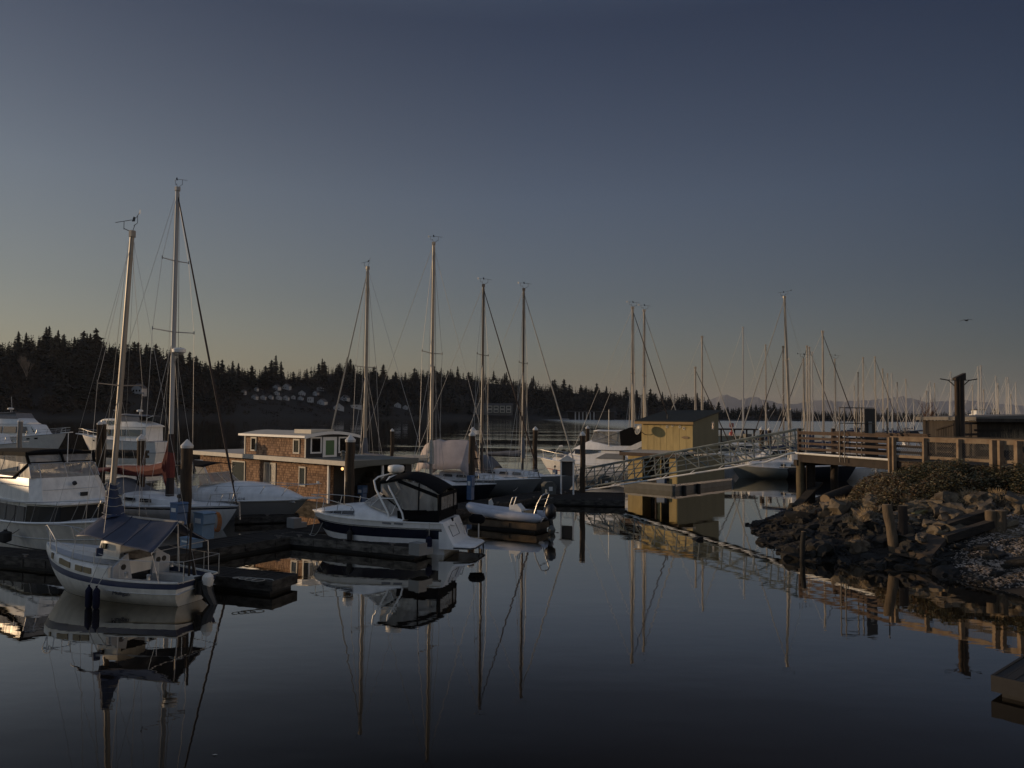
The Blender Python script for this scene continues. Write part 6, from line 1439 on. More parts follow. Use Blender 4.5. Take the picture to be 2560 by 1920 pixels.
# ================================================================ sailboats of the middle docks
def at_(px, Y): d = ray(px, 1200); return (d.x/d.y*Y, Y)
def red_sloop():
    root, h, at = sailboat('large white sailboat with dark red sail cover, canopy and tall white mast', at_(425,39.3), math.atan2(-.46,.887), 12.0, 7.2, 3.6, 1.0, 1.22, D(432,470,39.3).z, 'gel', [(.90,.955,1)], [MT['gel'],MT['navy']],
        mastm='whitemast', r=.115, spreaders=((9.75,1.25),(13.4,.8)), jib='darkwire', boomm='red', boomlen=4.3, boomz=2.45, detail=2, wr=.0095)
    b = MB(); b.tube([(7.2,0,1.4),(7.2,0,2.6),(7.2,0,4.55)], [.21,.20,.15], 8); b.build('lower_mast_tube', MT['darkwire'], root)  # dark brown tube round the lower mast
    b = MB(); b.tube([(7.12,0,1.9),(7.05,.02,2.5),(6.95,-.02,3.0),(7.08,.01,3.6),(7.15,0,4.2)], [.17,.30,.27,.20,.13], 8); b.tube([(7.0,0,2.85),(6.4,.03,2.72),(5.7,-.02,2.62),(4.9,.02,2.58),(3.9,-.02,2.58),(3.1,0,2.58)], [.36,.33,.30,.29,.27,.22], 8); b.build('sail_bundle', MT['red'], root, sm=30)
    b = MB(); b.sheet(lambda u, v: (lerp(3.6,.6,u), lerp(1.35,-1.35,v), 2.55+.18*math.sin(math.pi*v)-.25*u*u), 8, 8); b.build('bimini', MT['red'], root, sm=80, solid=.02)
    b = MB(); b.sheet(lambda u, v: (lerp(4.9,3.5,u), lerp(1.2,-1.2,v)*(1-.06*u), 1.45+.75*math.sin(math.pi/2*u)*(.25+.75*math.sin(math.pi*v)**.6)), 8, 10); b.build('dodger', MT['greycloth'], root, sm=80, solid=.02)
    for sd in (1,-1): b = MB(); b.tube([(2.9,sd*1.3,1.1),(3.3,sd*1.33,2.5)],.02,5); b.tube([(2.2,sd*1.3,1.1),(.8,sd*1.3,2.3)],.02,5); b.build('bimini_frame', MT['steel'], root)
    p = at(8.7); b = MB(); b.lathe([(.2,0),(.32,.05),(.33,.20),(.22,.27)], (p.x+.42,0,8.65), 14); rd = b.build('radar_dome', MT['white'], root, sm=50)
    b = MB(); b.tube([(p.x+.05,0,8.55),(p.x+.6,.12,8.62)],.025,5); b.tube([(p.x+.05,0,8.1),(p.x+.5,-.12,8.62)],.025,5); b.build('bracket', MT['steel'], rd)
    b = MB(); b.box(.5,1.2,-.4,.4,1.0,1.9); b.build('helm_pod', MT['white'], root)
    b = MB(); b.tube([(10.9,1.15,.35),(10.95,1.05,1.2),(10.9,.8,1.3)],.05,6); b.build('anchor_chain', MT['steel'], root)
    return root
red_sloop()
sailboat('white sailboat moored behind the shingled houseboat, its bare mast above the roof', at_(911,53.5), math.atan2(.60,-.80), 11, 6.4, 3.2, 1.05, 1.3, D(917,668,53.5).z, 'gel', r=.115, spreaders=((8.9,.95),), boom='cover', boomm='greycloth', boomlen=3.2, jib='rope', wr=.0145)
sailboat('dark-hulled sailboat with tallest middle mast and flaked white mainsail', at_(1077,51.6), math.atan2(-.40,.916), 11.4, 6.6, 3.3, 1.0, 1.25, D(1083,607,51.6).z, 'navyhull', r=.115, spreaders=((9.75,1.35),), boom='cover', boomm='rope', boomlen=4.2, wr=.0145, jib=None, lower=True)
S3 = sailboat('grey-hulled sailboat with pink-tan tarp tented over its boom and furled dark jib', at_(1204,55.4), math.atan2(-.37,.929), 10.6, 6.1, 3.2, 1.05, 1.3, D(1202,712,55.4).z, 'hullgrey', r=.10, mastm='darkmast', spreaders=((9.95,.98),), boom='none', jib='darkwire', wr=.0145)
sailboat('grey-hulled sailboat with rounded blue-grey cockpit hood and bronze mast', at_(1306,58.6), math.atan2(-.34,.94), 10.4, 6.0, 3.2, 1.05, 1.3, D(1306,722,58.6).z, 'hullgrey', r=.10, mastm='darkmast', spreaders=((9.6,.95),), boom='cover', boomm='greycloth', boomlen=3.0, dodger='greycloth', wr=.0145, jib='rope')
# the tented tarp
r3 = S3[0]; b = MB()
def tf(u, v):
    x = lerp(5.6,1.6,u); y = lerp(1.5,-1.5,v); a = abs(y)/1.5; e = max(0,abs(u-.5)*2-.75)/.25
    return (x+(.35*e*a)*(1 if u < .5 else -1), y*(1-.15*e), lerp(3.85-.12*u, 1.75, max(0,(a-.18)/.82)**1.05)-.45*e*a-.25*e+.16*mnoise.noise(V((x*1.3,y*1.6,2)))+.06*mnoise.noise(V((x*4,y*4,6))))
b.sheet(tf, 8, 9); b.build('boom_tarp', MT['tan'], r3, sm=18, solid=.015)
b = MB(); b.tube([(5.9,.2,1.5),(5.4,.3,4.35)],.02,4); b.obox((5.4,.3,4.4),(.5,.35,.28)); b.build('antenna_box', MT['white'], r3)
for px, Y, yt, lab, jib in ((1577,66,768,'white sailboat hidden behind the yellow house, taller of its two masts showing','darkwire'),(1606,70,775,'white sailboat hidden behind the yellow house, shorter of the two masts','rope')):
    sailboat(lab, at_(px+4,Y), math.atan2(-.35,.94), 10.5, 6.0, 3.2, 1.05, 1.3, D(px,yt,Y).z, 'gel', r=.115, spreaders=((9.3,.85),), boom='cover', boomm='bluecloth', jib=jib, wr=.015, detail=1)
# mooring lines
def line(label, a, c, r=.016, sag=.25, m='rope'):
    a, c = V(a), V(c); b = MB(); b.tube([a.lerp(c,i/8)-V((0,0,sag*math.sin(math.pi*i/8))) for i in range(9)], r, 5); tag(b.build('mooring_line', MT[m]), label, 'rope', 'mooring lines')
bp_ = NC.matrix_basis @ V((NCH.L-.25,.25,1.35)); line('white mooring line from the navy-banded cruiser bow down to the dock', bp_, G(775,1338,.45), sag=.15)
bp2 = NC.matrix_basis @ V((NCH.L-.7,.5,1.0)); line('second slack mooring line from the navy-banded cruiser bow', bp2, G(773,1336,.45), sag=.25)
line('dark mooring line from the flybridge cabin cruiser to its round fender', D(12,1345,31.7), D(75,1302,32.2), .014, .05, 'rubber')
line('pale mooring line from a grey sailboat bow to the walkway', D(1310,1190,54.5), G(1283,1228,.45), sag=.2)

for px, py, lab in ((742,1318,'grey plastic dock steps standing on the walkway beside the open cruiser'),(1052,1385,'grey plastic dock steps at the end of the finger dock by the navy-banded cruiser')):
    p = G(px,py,.45); f = empty('dock_steps', p, R(50), lab, 'steps'); b = MB(); b.prism([(-.35,0),(.35,0),(.35,.22),(.05,.22),(.05,.44),(-.35,.44)], -.28,.28,'y'); b.build('body', MT['hullgrey'], f, sm=0)
p = G(537,1888); b = MB(); b.add([(p.x-.05,p.y,.006),(p.x,p.y+.022,.012),(p.x+.055,p.y,.006),(p.x,p.y-.02,.012)],[(0,3,2,1)]); tag(b.build('leaf', MT['cream'], sm=0), 'tiny pale leaf floating alone on the dark near water', 'leaf')
# ================================================================ rocky bank
SHORE = [G(2700,1545), G(2560,1492), G(2470,1462), G(2370,1430), G(2240,1414), G(2120,1404), G(2030,1402), G(1962,1388), G(1914,1357), G(1866,1313), G(1935,1287), G(1990,1262), V((18.0,50.6,0)), V((21.5,53.5,0)), V((28,56,0)), V((60,60,0)), V((60,15,0)), V((22,15,0))]
def sdist(x, y):
    ins = False; best = 1e9; n = len(SHORE)
    for i in range(n):
        a, c = SHORE[i], SHORE[(i+1) % n]
        if (a.y > y) != (c.y > y) and x < (c.x-a.x)*(y-a.y)/(c.y-a.y)+a.x: ins = not ins
        dx, dy = c.x-a.x, c.y-a.y; t = clamp(((x-a.x)*dx+(y-a.y)*dy)/(dx*dx+dy*dy)); q = math.hypot(x-a.x-t*dx, y-a.y-t*dy)
        best = min(best, q)
    return best if ins else -best
def bankH(x, y, s=None):
    s = sdist(x, y) if s is None else s
    n = mnoise.noise(V((x*.45,y*.45,0)))*.28+mnoise.noise(V((x*1.4,y*1.4,5)))*.12
    if s < 0: return max(-1.4, -.45*abs(s)-.03)+min(.0, n*.2)
    return max(.02, min(3.0+.25*clamp((s-8)/3), .315*s*(1+.05*s*.2))+n*clamp(s/1.5)*(1 if s < 8 else .35))
b = MB(); x0, x1, y0, y1, st = 9.0, 46.0, 15.5, 59.0, .33
nx, ny = int((x1-x0)/st), int((y1-y0)/st); HG = []
for i in range(nx+1): HG.append([bankH(x0+i*st, y0+j*st) for j in range(ny+1)])
b.add([(x0+i*st, y0+j*st, HG[i][j]) for i in range(nx+1) for j in range(ny+1)], [(i*(ny+1)+j, (i+1)*(ny+1)+j, (i+1)*(ny+1)+j+1, i*(ny+1)+j+1) for i in range(nx) for j in range(ny)])
bk = b.build('bank', MT['bank'], sm=60); tag(bk, kind='structure')
def hq(x, y):
    u = (x-x0)/st; v = (y-y0)/st
    if not (0 <= u < nx and 0 <= v < ny): return -1.5
    i, j = int(u), int(v); fu, fv = u-i, v-j
    return lerp(lerp(HG[i][j],HG[i+1][j],fu), lerp(HG[i][j+1],HG[i+1][j+1],fu), fv)
def onbank(px, py):
    d = ray(px, py); d = d/d.y; lo = None; Y = 16.0
    while Y < 58:
        if hq(d.x*Y, Y) >= CH+d.z*Y: return V((d.x*Y, Y, CH+d.z*Y))
        Y += .06
    return None
# boulders: a few prototype shapes, each stone an object
rg = random.Random(23); PR = {}
for m in ('rock1','rock2','rockdark'):
    PR[m] = []
    for k in range(6):
        b = MB(); b.rock((0,0,0), (1, rg.uniform(.65,.95), rg.uniform(.5,.8)), 10+k+len(PR)*7, .5, 3, 0, rg.uniform(.55,.85)); PR[m].append([b, None])
def stone(p, s, m, label, group=None, name='boulder', k=None, rz=None, sq=1.0, tilt=.3):
    k = rg.randrange(6) if k is None else k; e = PR[m][k]
    if e[1] is None: o = e[0].build(name, MT[m], sm=25); e[1] = o
    else: o = e[1].copy(); COL.objects.link(o); o.name = name
    o.location = p; o.scale = (s, s*rg.uniform(.8,1.1), s*sq); o.rotation_euler = (rg.uniform(-tilt,tilt), rg.uniform(-tilt,tilt), rg.uniform(0,6.28) if rz is None else rz)
    if 'group' in o: del o['group']
    return tag(o, label, 'rock', group)
cnt = 0; tries = 0
while cnt < 235 and tries < 6000:
    tries += 1
    px = rg.uniform(1880, 2580); py = rg.uniform(1255, 1500); p = onbank(px, py)
    if p is None: continue
    s = sdist(p.x, p.y)
    if s < -.2 or s > 6.6: continue
    if px > 2390 and py > 1290 and rg.random() < .75: continue
    size = rg.choice((.15,.2,.27,.34,.45,.62))*rg.uniform(.8,1.25)
    low = p.z < .95+.6*mnoise.noise(V((p.x*.5,p.y*.5,9)))
    if low: stone(p, size*1.15, 'rockdark', 'dark weed-covered stone low on the bank by the waterline', 'weedy stones at the waterline', sq=.8)
    else: stone(p+V((0,0,size*.1)), size, rg.choice(('rock1','rock1','rock2')), 'rough brown stone on the slope between the plants and the waterline', 'stones on the bank slope')
    cnt += 1
for i in range(46):     # the dark tongue of stones that runs out into the water
    t = rg.random(); px = lerp(1872, 2030, t)+rg.uniform(-8,8); py = lerp(1313, lerp(1285,1392,rg.random()), min(1,t*1.5))
    p = onbank(px, py) or G(px, py)
    stone(p+V((0,0,.05)), rg.uniform(.2,.5)*(.5+.6*t), 'rockdark', 'dark weedy stone on the low tongue reaching into the water', 'stones of the low tongue', sq=.75)
p = onbank(2291,1288); stone(p+V((0,0,.1)), .62, 'rock1', 'flat yellow lichen-covered rock near the leaning post', k=2, rz=.4, sq=.7); bpy.context.scene.objects[-1] if False else None
lo = [o for o in sc.objects if o.get('label') == 'flat yellow lichen-covered rock near the leaning post'][0]; lo.data = lo.data.copy(); lo.data.materials[0] = MT['mossrock']
p = G(1742,1349); stone(p+V((0,0,-.02)), .42, 'rockdark', 'lone dark lump of weed floating in the water below the gangway', k=1, sq=.45)
def overgrown(px, py, s, label):
    p = onbank(px, py)
    if p is None: return
    f = empty('overgrown_rock', p+V((0,0,.1*s)), rg.random()*6, label, 'rock', 'straw-covered rocks on the bank')
    b = MB(); b.rock((0,0,0),(s,s*.8,s*.75), rg.random()*50, .5, 3, 0, .8); b.build('rock', MT['rock1'], f, sm=25)
    b = MB()
    for i in range(420):
        a = rg.uniform(0,6.28); e = rg.uniform(-.1,1.4); d = V((math.cos(a)*math.cos(e), math.sin(a)*math.cos(e), math.sin(e))); q = V((d.x*s*.8,d.y*s*.65,d.z*s*.6))
        t = V((rg.gauss(0,.6),rg.gauss(0,.6),rg.gauss(-.1,.5))); t = (d*.5+t).normalized()*rg.uniform(.14,.36); w = .022
        b.add([q, q+V((w,w,0)), q+t], [(0,1,2)])
    b.build('dry_grass', MT['straw'], f, sm=0)
for px, py, s, lab in ((2014,1290,.62,'big straw-covered rock at the tip side of the bank below the log end'),(2105,1283,.85,'widest straw-covered rock below the plant line'),(2143,1378,.60,'rounded rock capped with straw at the water edge'),(2165,1300,.5,'straw-covered rock left of the leaning post'),
    (2362,1262,.65,'upright straw-covered lump right under the leafy bank'),(2425,1262,.7,'straw-covered lump with a hollow under the leafy bank'),(2130,1318,.45,'small straw-covered rock in the middle of the slope'),(2495,1258,.6,'straw-topped lump above the two short stumps'),(2270,1262,.35,'little straw-covered rock behind the leaning post')): overgrown(px, py, s, lab)
# timbers, stumps and slab
def timber(label, a, c, w, h, m='log', name='timber', cat='timber', off=.32):
    a, c = onbank(*a), onbank(*c); a = a+V((0,0,off)); c = c+V((0,0,off)); d = c-a; f = empty(name, a, 0, label, cat)
    b = MB(); b.bar((0,0,0), d, w, h); b.build('body', MT[m], f, sm=0); b = MB(); b.bar(-d.normalized()*.01, d.normalized()*.0, w*.9, h*.9); b.build('cut_end', MT['cut'], f, sm=0); return f
timber('squared old timber lying on the slope, upper of two', (2345,1345), (2462,1306), .42, .36)
timber('squared old timber lying on the slope, lower of two', (2362,1368), (2478,1330), .34, .30)
a = onbank(2063,1262); c = a+V((1.9,1.5,.35)); f = empty('log', a+V((0,0,.25)), 0, 'big round log with pale cut end below the pier', 'log')
b = MB(); b.tube([(0,0,0), (c-a)*.5, (c-a)], [.30,.31,.29], 12); b.build('trunk', MT['log'], f, sm=60); b = MB(); d = (c-a).normalized(); b.tube([-d*.012, d*.002], .27, 12); b.build('cut_end', MT['cut'], f, sm=0)
a = onbank(1990,1275) or G(1990,1268); c = onbank(2075,1232) or a+V((2.5,3,1)); b = MB(); b.bar(a+V((0,0,.2)), c+V((0,0,.3)), .5,.12); tag(b.build('plank', MT['log']), 'long weathered plank sloping up from the water under the pier', 'plank')
def stub(label, px, pyb, pyt, r, m='stump', lean=(0,0), inwater=False):
    p = G(px,pyb) if inwater else (onbank(px,pyb) or G(px,pyb)); h = (pyb-pyt)/F*p.y; f = empty('stump', p, 0, label, 'post')
    b = MB(); b.tube([(lean[0]*t+.02*math.sin(t*9+px),lean[1]*t+.02*math.cos(t*7+px),lerp(-.3,h,t)) for t in (0,.2,.4,.6,.8,1)], [r*(1.08-.1*t+.05*math.sin(t*13+px)) for t in (0,.2,.4,.6,.8,1)], 11); b.build('shaft', MT[m], f, sm=60)
    b = MB(); b.tube([(lean[0],lean[1],h-.01),(lean[0],lean[1],h+.008)], r*.88, 10); b.build('top', MT['cut'], f, sm=0)
stub('tall leaning weathered post rising from the middle of the bank', 2240, 1378, 1264, .19, lean=(-.30,.1)); stub('short dark stub behind the tall leaning post', 2258, 1345, 1266, .18, 'wooddark', (.05,.1))
stub('pale round stump above the shell beach, first of two', 2478, 1328, 1277, .21); stub('pale round stump above the shell beach, second of two', 2502, 1325, 1277, .21)
stub('blackened broken piling standing at the water edge by the stone tongue', 2003, 1400, 1330, .10, 'rockdark', (.12,.05), True)
q = [onbank(2238,1396) or G(2238,1396), onbank(2330,1414) or G(2330,1414), onbank(2368,1368), onbank(2303,1352)]
b = MB(); up = V((0,0,.36)); b.add([p+up for p in q]+[p+up-V((0,0,.22)) for p in q], [(0,1,2,3),(7,6,5,4),(0,4,5,1),(1,5,6,2),(2,6,7,3),(3,7,4,0)]); tag(b.build('concrete_slab', MT['slab'], sm=0), 'tilted brown concrete slab lying at the water edge', 'slab')
p = onbank(2303,1378); stone(p+V((0,0,.5)), .26, 'rock2', 'small stone lying on top of the tilted slab', k=3)
# leaves over the top of the bank
rg = random.Random(77); b = MB(); made = 0; pA, pB, pC, pD = PA, PB, PC, PD
def underwalk(x, y):
    for a, c in ((pA,pB),(pB,pC),(pC,pD)):
        d = V((c.x-a.x,c.y-a.y,0)); L = d.length; d.normalize(); n = V((-d.y,d.x,0)); n = n if n.x > 0 else -n
        r = V((x-a.x,y-a.y,0)); t = r.dot(d); o = r.dot(n)
        if -.3 < t < L+.3 and o > -.25: return True
    return x > 23.5 and y < 50
cells = []
while made < 62000:
    x = rg.uniform(11.5, 27); y = rg.uniform(21, 52); s = sdist(x, y)
    n = mnoise.noise(V((x*.55,y*.55,20))); n2 = mnoise.noise(V((x*1.7,y*1.7,30)))
    lim = (6.0 if y < 33.5 else 4.3)+1.2*n
    if s < lim or s > 16 or underwalk(x, y): 
        made += .02; continue
    if n2 < -.25 and rg.random() < .7: made += .05; continue
    hump = (.85+.45*n+.25*n2)*clamp((s-lim)/1.0)*(1 if y < 40 else .7)
    z = hq(x,y)+max(0.02, hump)*rg.uniform(.25,1.0)
    r = rg.random(); straw = y > 33.5+2*n and s < lim+2.2
    b.mi = (2 if r < .40 else 4 if r < .58 else 1 if r < .80 else 3) if straw else (0 if r < .44 else 1 if r < .72 else 2 if r < .84 else 3)
    sz = rg.uniform(.028,.07); a = rg.random()*6.28; t1 = V((math.cos(a), math.sin(a), rg.uniform(-.5,.5))).normalized(); t2 = V((-math.sin(a)*rg.uniform(.3,1), math.cos(a)*rg.uniform(.3,1), rg.uniform(-.7,.7))).normalized()
    c = V((x,y,z)); b.add([c-t1*sz, c+t2*sz*.55, c+t1*sz, c-t2*sz*.55], [(0,1,2,3)]); made += 1
for i in range(900):     # stray stems
    x = rg.uniform(12, 25); y = rg.uniform(24, 46); s = sdist(x, y)
    if s < 5 or underwalk(x, y): continue
    z = hq(x,y); b.mi = 2 if rg.random() < .6 else 4; d = V((rg.gauss(0,.25),rg.gauss(0,.25),rg.uniform(.3,.9))); w = .012
    b.add([(x,y,z),(x+w,y+w,z),V((x,y,z))+d], [(0,1,2)])
gc = b.build('ground_cover', [MT['leafd'],MT['leafm'],MT['leafb'],MT['leafp'],MT['straw']], sm=0); tag(gc, 'dense leafy brambles and ivy covering the top of the bank', 'plants', kind='stuff')
# shells and gravel
b = MB(); made = 0; tries = 0
while made < 5200 and tries < 40000:
    tries += 1
    px = rg.uniform(2330, 2580); py = rg.uniform(1272, 1470)
    dens = clamp((px-2350)/130)*clamp((py-1268)/30)*clamp((1490-py)/70)*(.55+.7*mnoise.noise(V((px*.02,py*.02,3)))+.25)
    if rg.random() > dens: continue
    p = onbank(px, py)
    if p is None: continue
    b.mi = 0 if rg.random() < .7 else 1; s = rg.uniform(.04,.11); a = rg.random()*6.28; c = p+V((0,0,.02))
    u = V((math.cos(a),math.sin(a),rg.uniform(-.5,.5)))*s; v = V((-math.sin(a),math.cos(a),rg.uniform(-.5,.5)))*s*.65; w = V((0,0,s*.35))
    b.add([c-u,c+v,c+u,c-v,c+w,c-w], [(0,1,4),(1,2,4),(2,3,4),(3,0,4),(1,0,5),(2,1,5),(3,2,5),(0,3,5)]); made += 1
sh = b.build('gravel', [MT['shell'],MT['rock2']], sm=0); tag(sh, 'pale oyster shells and gravel covering the beach', 'shells', kind='stuff')
b = MB()   # grit between the stones
for i in range(4200):
    px = rg.uniform(1890, 2580); py = rg.uniform(1255, 1470); p = onbank(px, py)
    if p is None or sdist(p.x,p.y) > 7: continue
    s = rg.uniform(.03,.13); b.mi = 0 if p.z > 1.0 else 1
    u = V((rg.uniform(-1,1),rg.uniform(-1,1),rg.uniform(-.5,.5))).normalized()*s; v = V((-u.y,u.x,rg.uniform(-.4,.4)*s)); c = p+V((0,0,s*.2)); w = V((0,0,s*.6))
    b.add([c-u,c+v,c+u,c-v,c+w], [(0,1,4),(1,2,4),(2,3,4),(3,0,4)])
rb = b.build('rubble', [MT['rock1'],MT['rockdark']], sm=0); tag(rb, 'small broken stones between the boulders of the bank', 'stones', kind='stuff')
# ================================================================ boats beyond the gangway and the pier
def far_boat(px, yt, Y, lab, head=R(-20), jib=None, hull='gel', mastm='alu', L=9.6, group='sailboats beyond the pier', spread=True, r=.10, rake=0.0, detail=0, boomm='bluecloth', boom='cover'):
    zt = D(px,yt,Y).z
    root, h, at = sailboat(lab, at_(px+(-1 if px < 2100 else 0)+3,Y), head, L, L*.57, L*.3, .95, 1.15, zt, hull, r=r, mastm=mastm, spreaders=((zt*.55,.8),) if spread else (), jib=jib, wr=max(.012,Y*1.7e-4), detail=detail, group=group, boomm=boomm, rake=rake, boom=boom, boomlen=3.2, lower=False)
    return root
HR, HL_ = R(-22), R(158)
FB = [(1754,841,78,'sailboat with two-spreader mast just over the yellow house roof',HR,'rope','alu'),(1737,918,74,'short-masted sailboat at the yellow house roof edge',HR,'darkwire','alu'),
 (1857,818,100,'white sailboat with a plain mast right of the yellow house',HR,None,'whitemast'),(1914,862,110,'sailboat between the plain mast and the tallest right-hand mast',HR,'rope','alu'),
 (1958,866,88,'sailboat with dark mast close behind the tallest right-hand mast',HL_,'darkwire','darkmast'),
 (2018,865,86,'sailboat with dark jib slanting away, first mast of the close trio',HL_,'darkwire','alu'),(2024,868,92,'sailboat of the close trio with middle mast',HR,'darkwire','alu'),(2031,880,97,'sailboat of the close trio with thin last mast',HR,None,'whitemast'),
 (2058,828,72,'tan-masted sailboat with radar beside the gangway top',HR,'darkwire','alu'),
 (2145,931,146,'small dark-masted sailboat behind the gate frame',HR,None,'darkmast'),(2158,894,111,'sailboat with slightly leaning mast behind the pier railing',HR,'rope','alu'),
 (2188,892,110,'sailboat with warm tan mast standing over the pier railing',HR,'darkwire','alu'),(2207,922,137,'sailboat with blunt mast head behind the boardwalk corner post',HR,'rope','alu'),
 (2219,934,152,'sailboat with dark mast head behind the boardwalk corner post',HR,None,'alu'),(2230,933,150,'sailboat with thick pale mast behind the boardwalk corner post',HR,None,'whitemast'),
 (2243,956,185,'distant sailboat with hair-thin mast past the corner post',HR,None,'darkmast'),(2265,948,172,'sailboat with gull-like wind vane beside the bare shrub',HR,'rope','alu')]
for px, yt, Y, lab, hd, jib, mm in FB: far_boat(px, yt, Y, lab, hd, jib, mastm=mm, r=.10 if Y < 120 else .115)
FB2 = [(2316,977,200),(2321,960,200),(2326,954,205),(2337,958,200),(2374,982,180),(2378,930,150),(2432,963,190),(2447,917,130),(2454,914,131),(2460,974,165),(2484,982,210),(2491,940,160),(2496,958,163),(2517,944,172),(2522,943,170),(2528,986,185),(2541,955,190),(2151,1000,230),(2135,965,190),(2284,1000,240),(2400,990,230)]
for i, (px, yt, Y) in enumerate(FB2):
    far_boat(px, yt, Y, 'distant sailboat whose pale mast rises among others behind shed and boardwalk', R(rnd.uniform(-30,-10)), None, 'gel', 'whitemast' if i % 3 else 'alu', 9.0, 'far masts behind the shed', False, .12)
# sage-hulled motor sailer under the gangway
b0 = D(1826,1192,72); bow = V((b0.x, 72.5, 0)); hd = R(172); L = 9.2
rt, h, at = sailboat('sage-grey hulled motor sailer with white cabin sides, tallest right-hand mast', (bow.x+5.55, 71.7), hd, L, 3.75, 3.0, 1.02, 1.25, D(1957,738,71).z, 'trawler', [(.97,1,1)], [MT['trawler'],MT['white']], r=.125, spreaders=((6.4,.75),(11.0,.9)), jib='rope', boom='cover', boomm='rope', boomlen=3.2, cabin=False, wr=.014, rake=-.5, detail=1)
b = MB(); shell(b, [(.6,1.25,1.2,1.0,1.55),(5.2,1.25,1.2,1.05,1.62),(7.6,.75,.7,1.1,1.5)]); b.build('cabin_side', MT['gel'], rt, sm=40)
b = MB(); shell(b, [(1.0,1.0,.95,1.5,2.55),(3.2,1.0,.95,1.5,2.6),(3.9,.9,.75,1.5,2.5)]); wh = b.build('wheelhouse', MT['gel'], rt, sm=40)
for xa in (1.3,2.0,2.7): sidewin(wh, MT['glass'], [(xa,1.0,1.9),(xa+.5,1.0,1.9),(xa+.5,.98,2.4),(xa,.98,2.4)], th=.04)
for xa in (2.6,3.6,4.5): sidewin(rt, MT['glass'], [(xa,1.27,1.20),(xa+.42,1.27,1.20),(xa+.42,1.25,1.40),(xa,1.25,1.40)], th=.04, name='porthole')
b = MB(); b.prism([(-.2,2.62),(4.2,2.70),(4.2,2.78),(-.2,2.70)], -1.2,1.2,'y'); b.build('hardtop', MT['cream'], rt, sm=0)
b = MB(); b.tube([(3.6,0,2.7),(3.6,0,3.3)],.05,6); b.lathe([(.2,3.3),(.3,3.35),(.3,3.5),(.18,3.55)],(3.6,0,0),10); b.build('radar_dome', MT['white'], rt)
# dark-blue and white hulls seen under the pier
bow = G(2112,1203); hd = R(-28); L = 10.0; st = bow-V((math.cos(hd),math.sin(hd),0))*(L-1)
sailboat('dark blue hulled sailboat with its bow showing under the pier', (st.x+math.cos(hd)*5.6, st.y+math.sin(hd)*5.6), hd, L, 5.6, 3.0, 1.15, 1.5, D(2062,900,72).z, 'navyhull', [(.97,1,1)], [MT['navyhull'],MT['white']], r=.08, spreaders=((7,.7),), boom='cover', boomm='bluecloth', wr=.014, detail=1)
bow = G(2174,1176); L = 10; st = bow-V((math.cos(hd),math.sin(hd),0))*(L-1)
sailboat('white sailboat with its bow poking out behind the leafy bank under the pier', (st.x+math.cos(hd)*5.6, st.y+math.sin(hd)*5.6), hd, L, 5.6, 3.0, 1.1, 1.4, D(2125,905,90).z, 'gel', r=.07, spreaders=((7,.7),), boom='cover', boomm='bluecloth', wr=.014, detail=1)
# small cruisers seen over the railing
for px, Y, lab, dark in ((2190,118,'small white cabin boat with black-framed canvas seen over the pier railing',False),(2272,130,'white boat with dark navy canvas hood seen over the railing corner',True)):
    p = D(px, 1085, Y); root = empty('cabin_boat', (p.x-2.5,Y,0), R(-15), lab, 'motorboat')
    h = Hull(8, 2.8, 1.0, 1.4, stern=.88, rake=1.2, kind='power', flare=.6); h.build(root, [MT['gel'],MT['rubber']], [(0,.235,1)], nu=14); h.deck(root, MT['gel'])
    b = MB(); shell(b, [(1.5,1.2,1.1,1.0,2.0),(4.6,1.2,1.05,1.0,2.1),(5.8,.9,.5,1.2,1.5)]); b.build('cabin', MT['gel'], root, sm=45)
    b = MB(); shell(b, [(1.2,1.15,1.0,2.0,3.5),(3.4,1.15,.95,2.05,3.7),(4.3,1.0,.85,2.05,2.6)]); b.build('canvas_hood', MT['navyhull'] if dark else MT['vinyl'], root, sm=45)
    b = MB()
    for x in (1.2,2.3,3.4): b.tube([(x,1.16,2.0),(x,1.02,3.5),(x,0,3.72),(x,-1.02,3.5),(x,-1.16,2.0)],.05,5)
    b.build('hood_frame', MT['black'], root)
# boats behind the gangway truss
for px, Y, L, hd, lab, z in ((1845,84,9,R(170),'white cabin boat with dark windows half hidden behind the gangway truss',1.25),(1700,92,10,R(165),'white motorboat lying beyond the yellow floating house',1.4)):
    motor_yacht(lab, V((at_(px,Y)[0],Y,0)), hd, L, 3.1, z, fly=False, wmat='glass')
# covered float
c = D(1795,1108,96); root = empty('covered_float', (c.x,96,0), R(-3), 'pale walled float with flat dark canopy on posts beyond the yellow house', 'float'); W = 82*96/F
b = MB(); b.box(-.5,W+.5,-2,3,-.3,.7); b.build('float', MT['dockside'], root, sm=0)
b = MB(); b.box(.2,W-.5,.8,2.6,.7,3.3); b.build('wall', mat('pale_sage_panel', (.34,.36,.31), .7, .15, 1.), root, sm=0)
b = MB(); b.box(-.5,W+.4,-1.6,2.8,4.1,4.25); b.build('canopy', MT['wooddark'], root, sm=0)
for x in (.1,W*.42,W*.78,W): b = MB(); b.box(x-.08,x+.08,-1.4,-1.24,.7,4.1); b.build('post', MT['wooddark'], root, sm=0)
b = MB(); b.box(W*.80,W*.98,-.6,.8,.7,3.6); b.build('locker', MT['hullgrey'], root, sm=0)
b = MB(); b.box(.6,1.9,.76,.8,1.9,2.7); b.build('window', MT['glass'], root, sm=0)
